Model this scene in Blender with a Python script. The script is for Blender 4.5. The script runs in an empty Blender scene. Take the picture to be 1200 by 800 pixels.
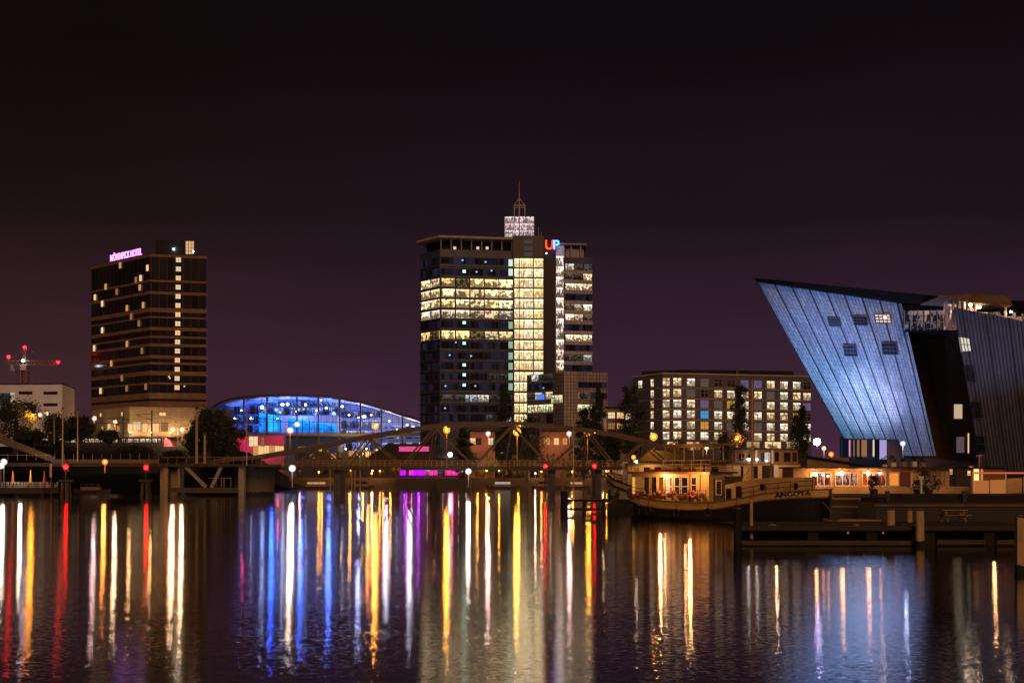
import bpy, math, random
from mathutils import Vector, Matrix
random.seed(7)
SC = bpy.context.scene
COL = SC.collection
F, HZ, H = 1500.0, 555.0, 4.0          # focal length in photo pixels, horizon row, eye height in metres
R = math.radians
def X(px, D): return (px - 600.0) / F * D
def Z(py, D): return H + (HZ - py) / F * D
def P(px, py, D): return Vector((X(px, D), D, Z(py, D)))

# ------------------------------------------------------------------ mesh builder
class MB:
    def __init__(s): s.v = []; s.f = []; s.uv = []; s.mi = []
    def face(s, pts, uv=None, m=0):
        i = len(s.v); s.v.extend([tuple(p) for p in pts]); s.f.append(tuple(range(i, i + len(pts))))
        s.uv.append(uv); s.mi.append(m); return s
    def hexa(s, b, t, m=0):
        """b, t: four bottom and four top corners, counter-clockwise from above"""
        i = len(s.v); s.v.extend([tuple(p) for p in list(b) + list(t)])
        for q in ((3, 2, 1, 0), (4, 5, 6, 7), (0, 1, 5, 4), (1, 2, 6, 5), (2, 3, 7, 6), (3, 0, 4, 7)):
            s.f.append(tuple(i + k for k in q)); s.uv.append(None); s.mi.append(m)
        return s
    def box(s, x0, x1, y0, y1, z0, z1, m=0):
        return s.hexa([(x0, y0, z0), (x1, y0, z0), (x1, y1, z0), (x0, y1, z0)],
                      [(x0, y0, z1), (x1, y0, z1), (x1, y1, z1), (x0, y1, z1)], m)
    def bar(s, p0, p1, w, h=None, m=0, up=None):
        p0, p1 = Vector(p0), Vector(p1); h = w if h is None else h
        d = (p1 - p0)
        if d.length < 1e-6: return s
        d.normalize()
        up = Vector(up) if up else (Vector((0, 0, 1)) if abs(d.z) < .95 else Vector((0, 1, 0)))
        a = d.cross(up).normalized(); b = a.cross(d).normalized()
        a = a * w / 2; b = b * h / 2
        return s.hexa([p0 - a - b, p0 + a - b, p1 + a - b, p1 - a - b], [p0 - a + b, p0 + a + b, p1 + a + b, p1 - a + b], m)
    def tube(s, p0, p1, r0, r1=None, n=8, m=0):
        p0, p1 = Vector(p0), Vector(p1); r1 = r0 if r1 is None else r1
        d = (p1 - p0).normalized()
        up = Vector((0, 0, 1)) if abs(d.z) < .95 else Vector((0, 1, 0))
        a = d.cross(up).normalized(); b = d.cross(a).normalized()
        i = len(s.v)
        for p, r in ((p0, r0), (p1, r1)):
            for k in range(n):
                t = 2 * math.pi * k / n
                s.v.append(tuple(p + a * (r * math.cos(t)) + b * (r * math.sin(t))))
        for k in range(n):
            k2 = (k + 1) % n
            s.f.append((i + k, i + k2, i + n + k2, i + n + k)); s.uv.append(None); s.mi.append(m)
        s.f.append(tuple(i + k for k in reversed(range(n)))); s.uv.append(None); s.mi.append(m)
        s.f.append(tuple(i + n + k for k in range(n))); s.uv.append(None); s.mi.append(m)
        return s
    def path(s, pts, r, n=6, m=0):
        for a, b in zip(pts, pts[1:]): s.tube(a, b, r, r, n, m)
        return s
    def ball(s, c, r, n=10, k=6, sx=1, sy=1, sz=1, m=0):
        c = Vector(c); i = len(s.v)
        s.v.append(tuple(c + Vector((0, 0, -r * sz))))
        for j in range(1, k):
            ph = -math.pi / 2 + math.pi * j / k
            for q in range(n):
                t = 2 * math.pi * q / n
                s.v.append(tuple(c + Vector((r * sx * math.cos(ph) * math.cos(t), r * sy * math.cos(ph) * math.sin(t), r * sz * math.sin(ph)))))
        s.v.append(tuple(c + Vector((0, 0, r * sz)))); last = len(s.v) - 1
        for q in range(n):
            q2 = (q + 1) % n
            s.f.append((i, i + 1 + q2, i + 1 + q)); s.uv.append(None); s.mi.append(m)
            for j in range(k - 2):
                a = i + 1 + j * n
                s.f.append((a + q, a + q2, a + n + q2, a + n + q)); s.uv.append(None); s.mi.append(m)
            a = i + 1 + (k - 2) * n
            s.f.append((a + q, a + q2, last)); s.uv.append(None); s.mi.append(m)
        return s
    def prism(s, poly, z0, z1, m=0):
        """vertical extrusion of a ground polygon; side faces get uv in metres"""
        ar = sum(a[0] * b[1] - b[0] * a[1] for a, b in zip(poly, poly[1:] + poly[:1]))
        if ar < 0: poly = poly[::-1]
        u = 0
        for a, b in zip(poly, poly[1:] + poly[:1]):
            w = math.hypot(b[0] - a[0], b[1] - a[1])
            s.face([(a[0], a[1], z0), (b[0], b[1], z0), (b[0], b[1], z1), (a[0], a[1], z1)], [(u, z0), (u + w, z0), (u + w, z1), (u, z1)], m)
            u += w
        s.face([(p[0], p[1], z1) for p in poly], None, m); s.face([(p[0], p[1], z0) for p in reversed(poly)], None, m)
        return s
    def build(s, name, mat, parent=None, smooth=False, local=False):
        off = Vector((0, 0, 0))
        if parent is not None and not local:
            q = parent
            while q is not None: off += q.location; q = q.parent
        me = bpy.data.meshes.new(name)
        me.from_pydata([tuple(Vector(p) - off) for p in s.v], [], s.f)
        mats = mat if isinstance(mat, (list, tuple)) else [mat]
        for q in mats: me.materials.append(q)
        uvl = me.uv_layers.new(name='UVMap')
        for p, uv, mi in zip(me.polygons, s.uv, s.mi):
            p.material_index = mi; p.use_smooth = smooth
            if uv is not None:
                for li, c in zip(p.loop_indices, uv): uvl.data[li].uv = c
            else:
                n = p.normal
                ax = max(range(3), key=lambda k: abs(n[k]))
                for li in p.loop_indices:
                    c = s.v[me.loops[li].vertex_index]
                    uvl.data[li].uv = (c[0], c[1]) if ax == 2 else ((c[0], c[2]) if ax == 1 else (c[1], c[2]))
        if smooth:
            import bmesh
            bm = bmesh.new(); bm.from_mesh(me); bmesh.ops.remove_doubles(bm, verts=bm.verts, dist=1e-4); bm.to_mesh(me); bm.free()
        me.update()
        o = bpy.data.objects.new(name, me); COL.objects.link(o)
        if parent is not None: o.parent = parent
        return o

class Face:
    """a vertical facade plane from ground point A to B, seen from the camera side; u runs along it"""
    def __init__(s, A, B):
        s.A, s.B = Vector((A[0], A[1])), Vector((B[0], B[1]))
        s.L = (s.B - s.A).length; s.d = (s.B - s.A) / s.L
        n = Vector((s.d.y, -s.d.x)); mid = (s.A + s.B) / 2
        s.n = n if n.dot(-mid) > 0 else -n
    def p(s, u, z, o=0.0):
        q = s.A + s.d * u + s.n * o; return Vector((q.x, q.y, z))
    def u(s, px):
        k = (px - 600) / F; return (k * s.A.y - s.A.x) / (s.d.x - k * s.d.y)
    def z(s, py, u): return H + (HZ - py) / F * (s.A.y + s.d.y * u)
    def box(s, mb, u0, u1, z0, z1, o0, o1, m=0):
        return mb.hexa([s.p(u0, z0, o1), s.p(u1, z0, o1), s.p(u1, z0, o0), s.p(u0, z0, o0)],
                       [s.p(u0, z1, o1), s.p(u1, z1, o1), s.p(u1, z1, o0), s.p(u0, z1, o0)], m)
    def pane(s, mb, u0, u1, z0, z1, o, m=0, bay=1.0, k0=0.0):
        """one glass sheet with a real thickness; uv: u in bays, v 0..1"""
        s.box(mb, u0, u1, z0, z1, o - .10, o - .004, m)
        return mb.face([s.p(u0, z0, o), s.p(u1, z0, o), s.p(u1, z1, o), s.p(u0, z1, o)],
                       [(k0, 0), (k0 + (u1 - u0) / bay, 0), (k0 + (u1 - u0) / bay, 1), (k0, 1)], m)

def tag(o, label=None, cat=None, group=None, kind=None):
    if label: o['label'] = label
    if cat: o['category'] = cat
    if group: o['group'] = group
    if kind: o['kind'] = kind
    return o
def thing(name, label, cat, loc=(0, 0, 0), group=None, rz=0.0):
    o = bpy.data.objects.new(name, None); COL.objects.link(o); o.empty_display_size = .5
    o.location = loc; o.rotation_euler = (0, 0, rz)
    return tag(o, label, cat, group)
def copy_tree(o, parent=None):
    c = o.copy(); COL.objects.link(c)
    if parent is not None: c.parent = parent
    for ch in list(o.children): copy_tree(ch, c)
    return c
def text(body, name, mat, parent, size, depth, M):
    """solid letters from the built-in font, placed by a 4x4 matrix (x along the line, y up the letters)"""
    cu = bpy.data.curves.new(name, 'FONT'); cu.body = body; cu.size = size; cu.extrude = depth; cu.offset = size * .012
    t = bpy.data.objects.new('tmp', cu); COL.objects.link(t)
    bpy.context.view_layer.update()
    me = bpy.data.meshes.new_from_object(t.evaluated_get(bpy.context.evaluated_depsgraph_get()))
    bpy.data.objects.remove(t); me.name = name
    off = Vector((0, 0, 0)); q = parent
    while q is not None: off += q.location; q = q.parent
    me.transform(Matrix.Translation(-off) @ M)
    me.materials.clear(); me.materials.append(mat)
    o = bpy.data.objects.new(name, me); COL.objects.link(o); o.parent = parent
    return o
def frame(origin, xdir, ydir=(0, 0, 1)):
    x = Vector(xdir).normalized(); y = Vector(ydir).normalized(); z = x.cross(y).normalized(); y = z.cross(x)
    M = Matrix.Identity(4)
    for r in range(3): M[r][0], M[r][1], M[r][2], M[r][3] = x[r], y[r], z[r], origin[r]
    return M

# ------------------------------------------------------------------ materials
MATS = {}
def nodes(name):
    m = bpy.data.materials.new(name); m.use_nodes = True
    nt = m.node_tree; nt.nodes.clear()
    out = nt.nodes.new('ShaderNodeOutputMaterial')
    return m, nt, out
def N(nt, t, **kw):
    n = nt.nodes.new(t)
    for k, v in kw.items():
        if k.startswith('i_'):
            key = k[2:]; n.inputs[int(key) if key.isdigit() else key.replace('_', ' ')].default_value = v
        else: setattr(n, k, v)
    return n
def math_n(nt, op, a, b=None, clamp=False):
    n = nt.nodes.new('ShaderNodeMath'); n.operation = op; n.use_clamp = clamp
    for i, q in enumerate((a, b)):
        if q is None: continue
        if isinstance(q, (int, float)): n.inputs[i].default_value = q
        else: nt.links.new(q, n.inputs[i])
    return n.outputs[0]
def mix_c(nt, fac, a, b, blend='MIX'):
    n = nt.nodes.new('ShaderNodeMix'); n.data_type = 'RGBA'; n.blend_type = blend
    for sock, q in ((n.inputs[0], fac), (n.inputs[6], a), (n.inputs[7], b)):
        if isinstance(q, (int, float)): sock.default_value = q
        elif isinstance(q, tuple): sock.default_value = q + (1,) if len(q) == 3 else q
        else: nt.links.new(q, sock)
    return n.outputs[2]
def mat(name, col, rough=.7, metal=0.0, var=.35, scale=1.2, bump=.0, spec=.5, streak=(1, 1, 1), wl=None):
    """painted or raw surface: base colour broken up by two scales of noise"""
    if name in MATS: return MATS[name]
    m, nt, out = nodes(name)
    b = N(nt, 'ShaderNodeBsdfPrincipled', i_Roughness=rough, i_Metallic=metal)
    b.inputs['Specular IOR Level'].default_value = spec
    tc = N(nt, 'ShaderNodeTexCoord'); mp = N(nt, 'ShaderNodeMapping'); mp.inputs['Scale'].default_value = streak
    nt.links.new(tc.outputs['Object'], mp.inputs[0])
    n1 = N(nt, 'ShaderNodeTexNoise', i_Scale=scale, i_Detail=6.0, i_Roughness=.65); nt.links.new(mp.outputs[0], n1.inputs['Vector'])
    n2 = N(nt, 'ShaderNodeTexNoise', i_Scale=scale * 7.3, i_Detail=3.0); nt.links.new(mp.outputs[0], n2.inputs['Vector'])
    f = math_n(nt, 'ADD', math_n(nt, 'MULTIPLY', n1.outputs[0], .7), math_n(nt, 'MULTIPLY', n2.outputs[0], .3))
    f = math_n(nt, 'MULTIPLY_ADD', f, 2.4); nt.nodes[-1].inputs[2].default_value = -.7; nt.nodes[-1].use_clamp = True
    c = mix_c(nt, f, tuple(q * (1 - var) for q in col), tuple(min(1, q * (1 + var * .8)) for q in col))
    if wl is not None:      # weed and wet stain up to the tide mark, with a ragged edge
        gp = N(nt, 'ShaderNodeNewGeometry'); sz = N(nt, 'ShaderNodeSeparateXYZ'); nt.links.new(gp.outputs['Position'], sz.inputs[0])
        nw = N(nt, 'ShaderNodeTexNoise', i_Scale=2.5, i_Detail=4.0); nt.links.new(gp.outputs['Position'], nw.inputs['Vector'])
        wet = math_n(nt, 'LESS_THAN', math_n(nt, 'ADD', sz.outputs[2], math_n(nt, 'MULTIPLY', nw.outputs[0], .5)), wl + .25)
        c = mix_c(nt, wet, c, (.012, .014, .008))
    nt.links.new(c, b.inputs['Base Color'])
    if bump:
        bp = N(nt, 'ShaderNodeBump', i_Strength=bump, i_Distance=.05); nt.links.new(n2.outputs[0], bp.inputs['Height']); nt.links.new(bp.outputs[0], b.inputs['Normal'])
    nt.links.new(b.outputs[0], out.inputs[0]); MATS[name] = m
    return m
def emit(name, col, s):
    if name in MATS: return MATS[name]
    m, nt, out = nodes(name)
    e = N(nt, 'ShaderNodeEmission', i_Strength=s); e.inputs[0].default_value = tuple(col) + (1,)
    nt.links.new(e.outputs[0], out.inputs[0]); MATS[name] = m
    return m
def tile(name, col, joint, w, h, rough=.45, var=.25, jw=.06, metal=0.0):
    """panelled cladding, panel size in metres on the uv"""
    if name in MATS: return MATS[name]
    m, nt, out = nodes(name)
    b = N(nt, 'ShaderNodeBsdfPrincipled', i_Roughness=rough, i_Metallic=metal)
    uv = N(nt, 'ShaderNodeUVMap')
    br = N(nt, 'ShaderNodeTexBrick', offset=0.0, squash=1.0)
    br.inputs['Color1'].default_value = tuple(q * (1 - var) for q in col) + (1,); br.inputs['Color2'].default_value = tuple(min(1, q * (1 + var)) for q in col) + (1,)
    br.inputs['Mortar'].default_value = tuple(joint) + (1,); br.inputs['Scale'].default_value = 1.0
    br.inputs['Mortar Size'].default_value = jw; br.inputs['Brick Width'].default_value = w; br.inputs['Row Height'].default_value = h
    nt.links.new(uv.outputs[0], br.inputs['Vector'])
    tc = N(nt, 'ShaderNodeTexCoord'); n1 = N(nt, 'ShaderNodeTexNoise', i_Scale=.15, i_Detail=5.0); nt.links.new(tc.outputs['Object'], n1.inputs['Vector'])
    c = mix_c(nt, .45, br.outputs[0], n1.outputs[0], 'OVERLAY')
    nt.links.new(c, b.inputs['Base Color']); nt.links.new(b.outputs[0], out.inputs[0]); MATS[name] = m
    return m
def litglass(name, c1, c2, s, dark=.12, sub=3.0, seed=0.0, lo=.35, clutter=.75):
    """glazing of a lit room: uv.x counts bays, uv.y runs 0..1 up one storey. Bays differ in lamp colour,
    blinds and furniture; thin glazing bars split every bay."""
    if name in MATS: return MATS[name]
    m, nt, out = nodes(name)
    uv = N(nt, 'ShaderNodeUVMap'); sp = N(nt, 'ShaderNodeSeparateXYZ'); nt.links.new(uv.outputs[0], sp.inputs[0])
    oi = N(nt, 'ShaderNodeObjectInfo')
    u = sp.outputs[0]; v = math_n(nt, 'MINIMUM', math_n(nt, 'MAXIMUM', sp.outputs[1], 0.0), 1.0)
    rnd = math_n(nt, 'MULTIPLY', oi.outputs['Random'], 91.7)
    cell = math_n(nt, 'ADD', math_n(nt, 'FLOOR', u), math_n(nt, 'ADD', rnd, seed))
    wn = N(nt, 'ShaderNodeTexWhiteNoise', noise_dimensions='1D'); nt.links.new(cell, wn.inputs['W'])
    ss = N(nt, 'ShaderNodeSeparateColor'); nt.links.new(wn.outputs['Color'], ss.inputs[0])
    r1, r2, r3 = ss.outputs
    on = math_n(nt, 'GREATER_THAN', r1, dark)
    lvl = math_n(nt, 'MULTIPLY', math_n(nt, 'ADD', math_n(nt, 'MULTIPLY', r2, 1 - lo), lo), math_n(nt, 'ADD', math_n(nt, 'MULTIPLY', on, .93), .07))
    # furniture, people, shelves: blotchy shapes low in the window, lamps high up
    cv = N(nt, 'ShaderNodeCombineXYZ'); nt.links.new(math_n(nt, 'MULTIPLY', u, sub * 1.7), cv.inputs[0]); nt.links.new(math_n(nt, 'MULTIPLY', v, 2.6), cv.inputs[1]); nt.links.new(rnd, cv.inputs[2])
    nz = N(nt, 'ShaderNodeTexNoise', i_Scale=.8, i_Detail=1.5, i_Roughness=.5); nt.links.new(cv.outputs[0], nz.inputs['Vector'])
    th = math_n(nt, 'ADD', .40, math_n(nt, 'MULTIPLY', math_n(nt, 'SUBTRACT', 1.0, v), .22))
    blot = math_n(nt, 'MULTIPLY', math_n(nt, 'LESS_THAN', nz.outputs[0], th), clutter)
    soft = math_n(nt, 'ADD', math_n(nt, 'MULTIPLY', nz.outputs[0], 1.1), .45)
    top = math_n(nt, 'ADD', .8, math_n(nt, 'MULTIPLY', math_n(nt, 'POWER', v, 3.0), .7))
    lvl = math_n(nt, 'MULTIPLY', math_n(nt, 'MULTIPLY', lvl, math_n(nt, 'SUBTRACT', 1.0, blot)), math_n(nt, 'MULTIPLY', soft, top))
    # glazing bars
    fx = math_n(nt, 'FRACT', math_n(nt, 'MULTIPLY', u, sub)); bx = math_n(nt, 'GREATER_THAN', fx, .10)
    fb = math_n(nt, 'FRACT', u); b2 = math_n(nt, 'GREATER_THAN', fb, .07)
    by = math_n(nt, 'LESS_THAN', math_n(nt, 'ABSOLUTE', math_n(nt, 'SUBTRACT', v, .72)), .035)
    by = math_n(nt, 'SUBTRACT', 1.0, math_n(nt, 'MULTIPLY', by, .6))
    bars = math_n(nt, 'MULTIPLY', math_n(nt, 'MULTIPLY', math_n(nt, 'ADD', .35, math_n(nt, 'MULTIPLY', bx, .65)), b2), by)
    lvl = math_n(nt, 'MULTIPLY', math_n(nt, 'MULTIPLY', lvl, bars), s)
    c = mix_c(nt, r3, c1, c2)
    b = N(nt, 'ShaderNodeBsdfPrincipled', i_Roughness=.08); b.inputs['Base Color'].default_value = (.01, .012, .016, 1)
    nt.links.new(c, b.inputs['Emission Color']); nt.links.new(lvl, b.inputs['Emission Strength'])
    nt.links.new(b.outputs[0], out.inputs[0]); MATS[name] = m
    return m
def darkglass(name, tint=(.010, .011, .016), sub=1.5, bar=.12, glow=0.0, gc=(.3, .35, .6), rough=.12):
    """unlit ribbon glazing: panes with slightly different tint, thin frames, a faint glow of standby light inside"""
    if name in MATS: return MATS[name]
    m, nt, out = nodes(name)
    uv = N(nt, 'ShaderNodeUVMap'); sp = N(nt, 'ShaderNodeSeparateXYZ'); nt.links.new(uv.outputs[0], sp.inputs[0])
    oi = N(nt, 'ShaderNodeObjectInfo')
    us = math_n(nt, 'MULTIPLY', sp.outputs[0], sub)
    wn = N(nt, 'ShaderNodeTexWhiteNoise', noise_dimensions='1D'); nt.links.new(math_n(nt, 'ADD', math_n(nt, 'FLOOR', us), math_n(nt, 'MULTIPLY', oi.outputs['Random'], 57.0)), wn.inputs['W'])
    fr = math_n(nt, 'LESS_THAN', math_n(nt, 'FRACT', us), bar)
    c = mix_c(nt, wn.outputs['Value'], tuple(q * .5 for q in tint), tuple(q * 1.9 for q in tint))
    c = mix_c(nt, fr, c, (.05, .045, .045))
    b = N(nt, 'ShaderNodeBsdfPrincipled', i_Roughness=rough); nt.links.new(c, b.inputs['Base Color'])
    if glow:
        g = math_n(nt, 'MULTIPLY', math_n(nt, 'POWER', wn.outputs['Value'], 3.0), glow)
        b.inputs['Emission Color'].default_value = tuple(gc) + (1,); nt.links.new(g, b.inputs['Emission Strength'])
    nt.links.new(b.outputs[0], out.inputs[0]); MATS[name] = m
    return m
def clear_glass(name, tint=(.9, .95, 1), a=.12):
    if name in MATS: return MATS[name]
    m, nt, out = nodes(name)
    t = N(nt, 'ShaderNodeBsdfTransparent'); t.inputs[0].default_value = tuple(tint) + (1,)
    g = N(nt, 'ShaderNodeBsdfGlossy', i_Roughness=.05); mx = N(nt, 'ShaderNodeMixShader'); mx.inputs[0].default_value = a
    nt.links.new(t.outputs[0], mx.inputs[1]); nt.links.new(g.outputs[0], mx.inputs[2]); nt.links.new(mx.outputs[0], out.inputs[0])
    MATS[name] = m; return m
def halo_mat(key, col, s):
    """added shell imitating glow, a lamp globe: half clear, half glowing"""
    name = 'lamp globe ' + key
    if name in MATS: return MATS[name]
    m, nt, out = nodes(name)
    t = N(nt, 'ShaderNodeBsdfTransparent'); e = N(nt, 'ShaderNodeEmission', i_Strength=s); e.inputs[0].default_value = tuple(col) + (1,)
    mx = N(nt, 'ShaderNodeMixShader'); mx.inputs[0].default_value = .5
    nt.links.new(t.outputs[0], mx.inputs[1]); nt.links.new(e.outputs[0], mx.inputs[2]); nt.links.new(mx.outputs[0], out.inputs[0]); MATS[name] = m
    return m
def leafmat(name, col):
    if name in MATS: return MATS[name]
    m, nt, out = nodes(name)
    b = N(nt, 'ShaderNodeBsdfPrincipled', i_Roughness=.6)
    tc = N(nt, 'ShaderNodeTexCoord'); n = N(nt, 'ShaderNodeTexNoise', i_Scale=.9, i_Detail=4.0); nt.links.new(tc.outputs['Object'], n.inputs['Vector'])
    c = mix_c(nt, n.outputs[0], tuple(q * .5 for q in col), tuple(q * 1.6 for q in col)); nt.links.new(c, b.inputs['Base Color'])
    nt.links.new(b.outputs[0], out.inputs[0]); MATS[name] = m
    return m
def plight(name, loc, col, w, r=.15, parent=None, spot=None, aim=None, blend=.6):
    l = bpy.data.lights.new(name, 'SPOT' if spot else 'POINT'); l.energy = w; l.color = col; l.shadow_soft_size = r
    if spot: l.spot_size = R(spot); l.spot_blend = blend
    o = bpy.data.objects.new(name, l); COL.objects.link(o)
    loc = Vector(loc)
    if aim is not None: o.rotation_euler = (Vector(aim) - loc).to_track_quat('-Z', 'Y').to_euler()
    if parent is not None:
        off = Vector((0, 0, 0)); q = parent
        while q is not None: off += q.location; q = q.parent
        o.parent = parent; loc = loc - off
    o.location = loc
    return o

# ------------------------------------------------------------------ camera, world, sun
cam = bpy.data.cameras.new('camera'); co = bpy.data.objects.new('camera', cam); COL.objects.link(co)
co.location = (0, 0, H); co.rotation_euler = (R(90), 0, 0)
cam.sensor_width = 36; cam.lens = 36 * F / 1200; cam.shift_y = (HZ - 400) / 1200
cam.clip_start = .5; cam.clip_end = 6000
SC.camera = co
SC.render.engine = 'CYCLES'
SC.view_settings.view_transform = 'Standard'; SC.view_settings.look = 'None'; SC.view_settings.exposure = 0; SC.view_settings.gamma = 1
SC.cycles.use_denoising = True
SC.cycles.max_bounces = 6; SC.cycles.diffuse_bounces = 2; SC.cycles.glossy_bounces = 4; SC.cycles.transparent_max_bounces = 10
SC.cycles.sample_clamp_indirect = 6.0; SC.cycles.caustics_reflective = False; SC.cycles.caustics_refractive = False
SC.cycles.use_light_tree = True
SUN_EL, SUN_AZ = 24.0, 176.0       # added warm fill for city glow from behind the camera, to the right (azimuth from +Y, clockwise)
w = bpy.data.worlds.new('World'); SC.world = w; w.use_nodes = True
nt = w.node_tree; nt.nodes.clear()
out = nt.nodes.new('ShaderNodeOutputWorld')
sky = N(nt, 'ShaderNodeTexSky', sky_type='NISHITA', sun_disc=False, sun_elevation=R(SUN_EL), sun_rotation=R(SUN_AZ))
bg1 = N(nt, 'ShaderNodeBackground', i_Strength=.00015); nt.links.new(sky.outputs[0], bg1.inputs[0])
tc = N(nt, 'ShaderNodeTexCoord'); sp = N(nt, 'ShaderNodeSeparateXYZ'); nt.links.new(tc.outputs['Generated'], sp.inputs[0])
el = N(nt, 'ShaderNodeMapRange', clamp=True); el.inputs[1].default_value = 0.0; el.inputs[2].default_value = .5; nt.links.new(sp.outputs[2], el.inputs[0])
cr = N(nt, 'ShaderNodeValToRGB'); nt.links.new(el.outputs[0], cr.inputs[0])
stops = [(0.0, (.066, .024, .044)), (.07, (.056, .0205, .040)), (.2, (.033, .0135, .0235)), (.38, (.0125, .0055, .0080)), (.62, (.0050, .0028, .0032)), (1.0, (.0025, .0015, .0016))]
while len(cr.color_ramp.elements) < len(stops): cr.color_ramp.elements.new(.5)
for e, (p_, c_) in zip(cr.color_ramp.elements, stops): e.position = p_; e.color = c_ + (1,)
# the glow of the town is redder in the west than over the harbour
az = N(nt, 'ShaderNodeMapRange', clamp=True); az.inputs[1].default_value = -.38; az.inputs[2].default_value = .0; nt.links.new(sp.outputs[0], az.inputs[0])
tint = mix_c(nt, az.outputs[0], (1.0, .96, .66), (1.0, 1.0, 1.12))
cl = N(nt, 'ShaderNodeTexNoise', i_Scale=2.2, i_Detail=4.0, i_Roughness=.5); cmp_ = N(nt, 'ShaderNodeMapping'); cmp_.inputs['Scale'].default_value = (1, 1, 3.2); nt.links.new(tc.outputs['Generated'], cmp_.inputs[0]); nt.links.new(cmp_.outputs[0], cl.inputs['Vector'])
skc = mix_c(nt, 1.0, cr.outputs[0], tint, 'MULTIPLY')
cv_ = N(nt, 'ShaderNodeMapRange'); cv_.inputs[1].default_value = .3; cv_.inputs[2].default_value = .7; cv_.inputs[3].default_value = .78; cv_.inputs[4].default_value = 1.22; nt.links.new(cl.outputs[0], cv_.inputs[0])
cc_ = N(nt, 'ShaderNodeCombineColor'); [nt.links.new(cv_.outputs[0], cc_.inputs[k_]) for k_ in range(3)]
skc = mix_c(nt, 1.0, skc, cc_.outputs[0], 'MULTIPLY')
bg2 = N(nt, 'ShaderNodeBackground', i_Strength=1.0); nt.links.new(skc, bg2.inputs[0])
ad = N(nt, 'ShaderNodeAddShader'); nt.links.new(bg1.outputs[0], ad.inputs[0]); nt.links.new(bg2.outputs[0], ad.inputs[1]); nt.links.new(ad.outputs[0], out.inputs[0])
sl = bpy.data.lights.new('sun', 'SUN'); sl.energy = .9; sl.angle = R(25); sl.color = (1, .52, .26)
so = bpy.data.objects.new('sun', sl); COL.objects.link(so)
sd = Vector((math.sin(R(SUN_AZ)) * math.cos(R(SUN_EL)), math.cos(R(SUN_AZ)) * math.cos(R(SUN_EL)), math.sin(R(SUN_EL))))
so.rotation_euler = sd.to_track_quat('Z', 'Y').to_euler(); so.location = (40, -60, 60)

# ------------------------------------------------------------------ water and land
def water_mat():
    m, nt, out = nodes('harbour water')
    b = N(nt, 'ShaderNodeBsdfPrincipled'); b.inputs['Base Color'].default_value = (.004, .004, .005, 1); b.inputs['IOR'].default_value = 1.9
    g = N(nt, 'ShaderNodeNewGeometry')
    def noise(sc, detail, rough=.5):
        mp = N(nt, 'ShaderNodeMapping'); mp.inputs['Scale'].default_value = sc; nt.links.new(g.outputs['Position'], mp.inputs[0])
        n = N(nt, 'ShaderNodeTexNoise', i_Scale=1.0, i_Detail=detail, i_Roughness=rough); nt.links.new(mp.outputs[0], n.inputs['Vector']); return n
    wind = noise((.006, .030, 1), 4.0)                     # long cat's paws: calm and ruffled bands
    rr = N(nt, 'ShaderNodeMapRange', clamp=True); rr.inputs[1].default_value = .36; rr.inputs[2].default_value = .64; rr.inputs[3].default_value = .5; rr.inputs[4].default_value = 1.1
    nt.links.new(wind.outputs[0], rr.inputs[0])
    # wave slopes: short ripples, steeper along the view than across it
    rip = noise((7.0, 45.0, 1), 1.0); swell = noise((.25, 1.6, 1), 2.0)
    def slope(n, ch, amp):
        s_ = N(nt, 'ShaderNodeSeparateColor'); nt.links.new(n.outputs['Color'], s_.inputs[0])
        return math_n(nt, 'MULTIPLY', math_n(nt, 'SUBTRACT', s_.outputs[ch], .5), amp)
    sx = math_n(nt, 'MULTIPLY', math_n(nt, 'ADD', slope(rip, 0, .065), slope(swell, 0, .004)), rr.outputs[0])
    sy = math_n(nt, 'MULTIPLY', math_n(nt, 'ADD', slope(rip, 1, .22), slope(swell, 1, .010)), rr.outputs[0])
    cv = N(nt, 'ShaderNodeCombineXYZ'); nt.links.new(sx, cv.inputs[0]); nt.links.new(sy, cv.inputs[1]); cv.inputs[2].default_value = 1.0
    vn = N(nt, 'ShaderNodeVectorMath', operation='NORMALIZE'); nt.links.new(cv.outputs[0], vn.inputs[0]); nt.links.new(vn.outputs[0], b.inputs['Normal'])
    nt.links.new(math_n(nt, 'ADD', math_n(nt, 'MULTIPLY', rr.outputs[0], .02), .045), b.inputs['Roughness'])
    # added mirror lobe on the same slopes brightens reflections beyond the Fresnel share
    gl = N(nt, 'ShaderNodeBsdfGlossy'); gl.inputs[0].default_value = (.92, .90, .92, 1); nt.links.new(vn.outputs[0], gl.inputs['Normal']); nt.links.new(b.inputs['Roughness'].links[0].from_socket, gl.inputs['Roughness'])
    mx = N(nt, 'ShaderNodeMixShader'); mx.inputs[0].default_value = .5; nt.links.new(b.outputs[0], mx.inputs[1]); nt.links.new(gl.outputs[0], mx.inputs[2])
    nt.links.new(mx.outputs[0], out.inputs[0]); return m
wm = MB(); wm.face([(-900, -60, 0), (900, -60, 0), (900, 420, 0), (-900, 420, 0)])
tag(wm.build('water', water_mat()), kind='structure')
asphalt = mat('asphalt', (.03, .028, .028), .95, var=.4, scale=.3)
stone = mat('quay stone', (.055, .045, .038), .85, var=.4, scale=.6)
g = MB(); g.face([(-3000, 352, 2.6), (3000, 352, 2.6), (3000, 5000, 2.6), (-3000, 5000, 2.6)])
tag(g.build('ground', asphalt), kind='structure')
q = MB(); q.box(-500, 500, 350.8, 352, -2, 2.9)
tag(q.build('quay_wall', stone), kind='structure')
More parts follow.
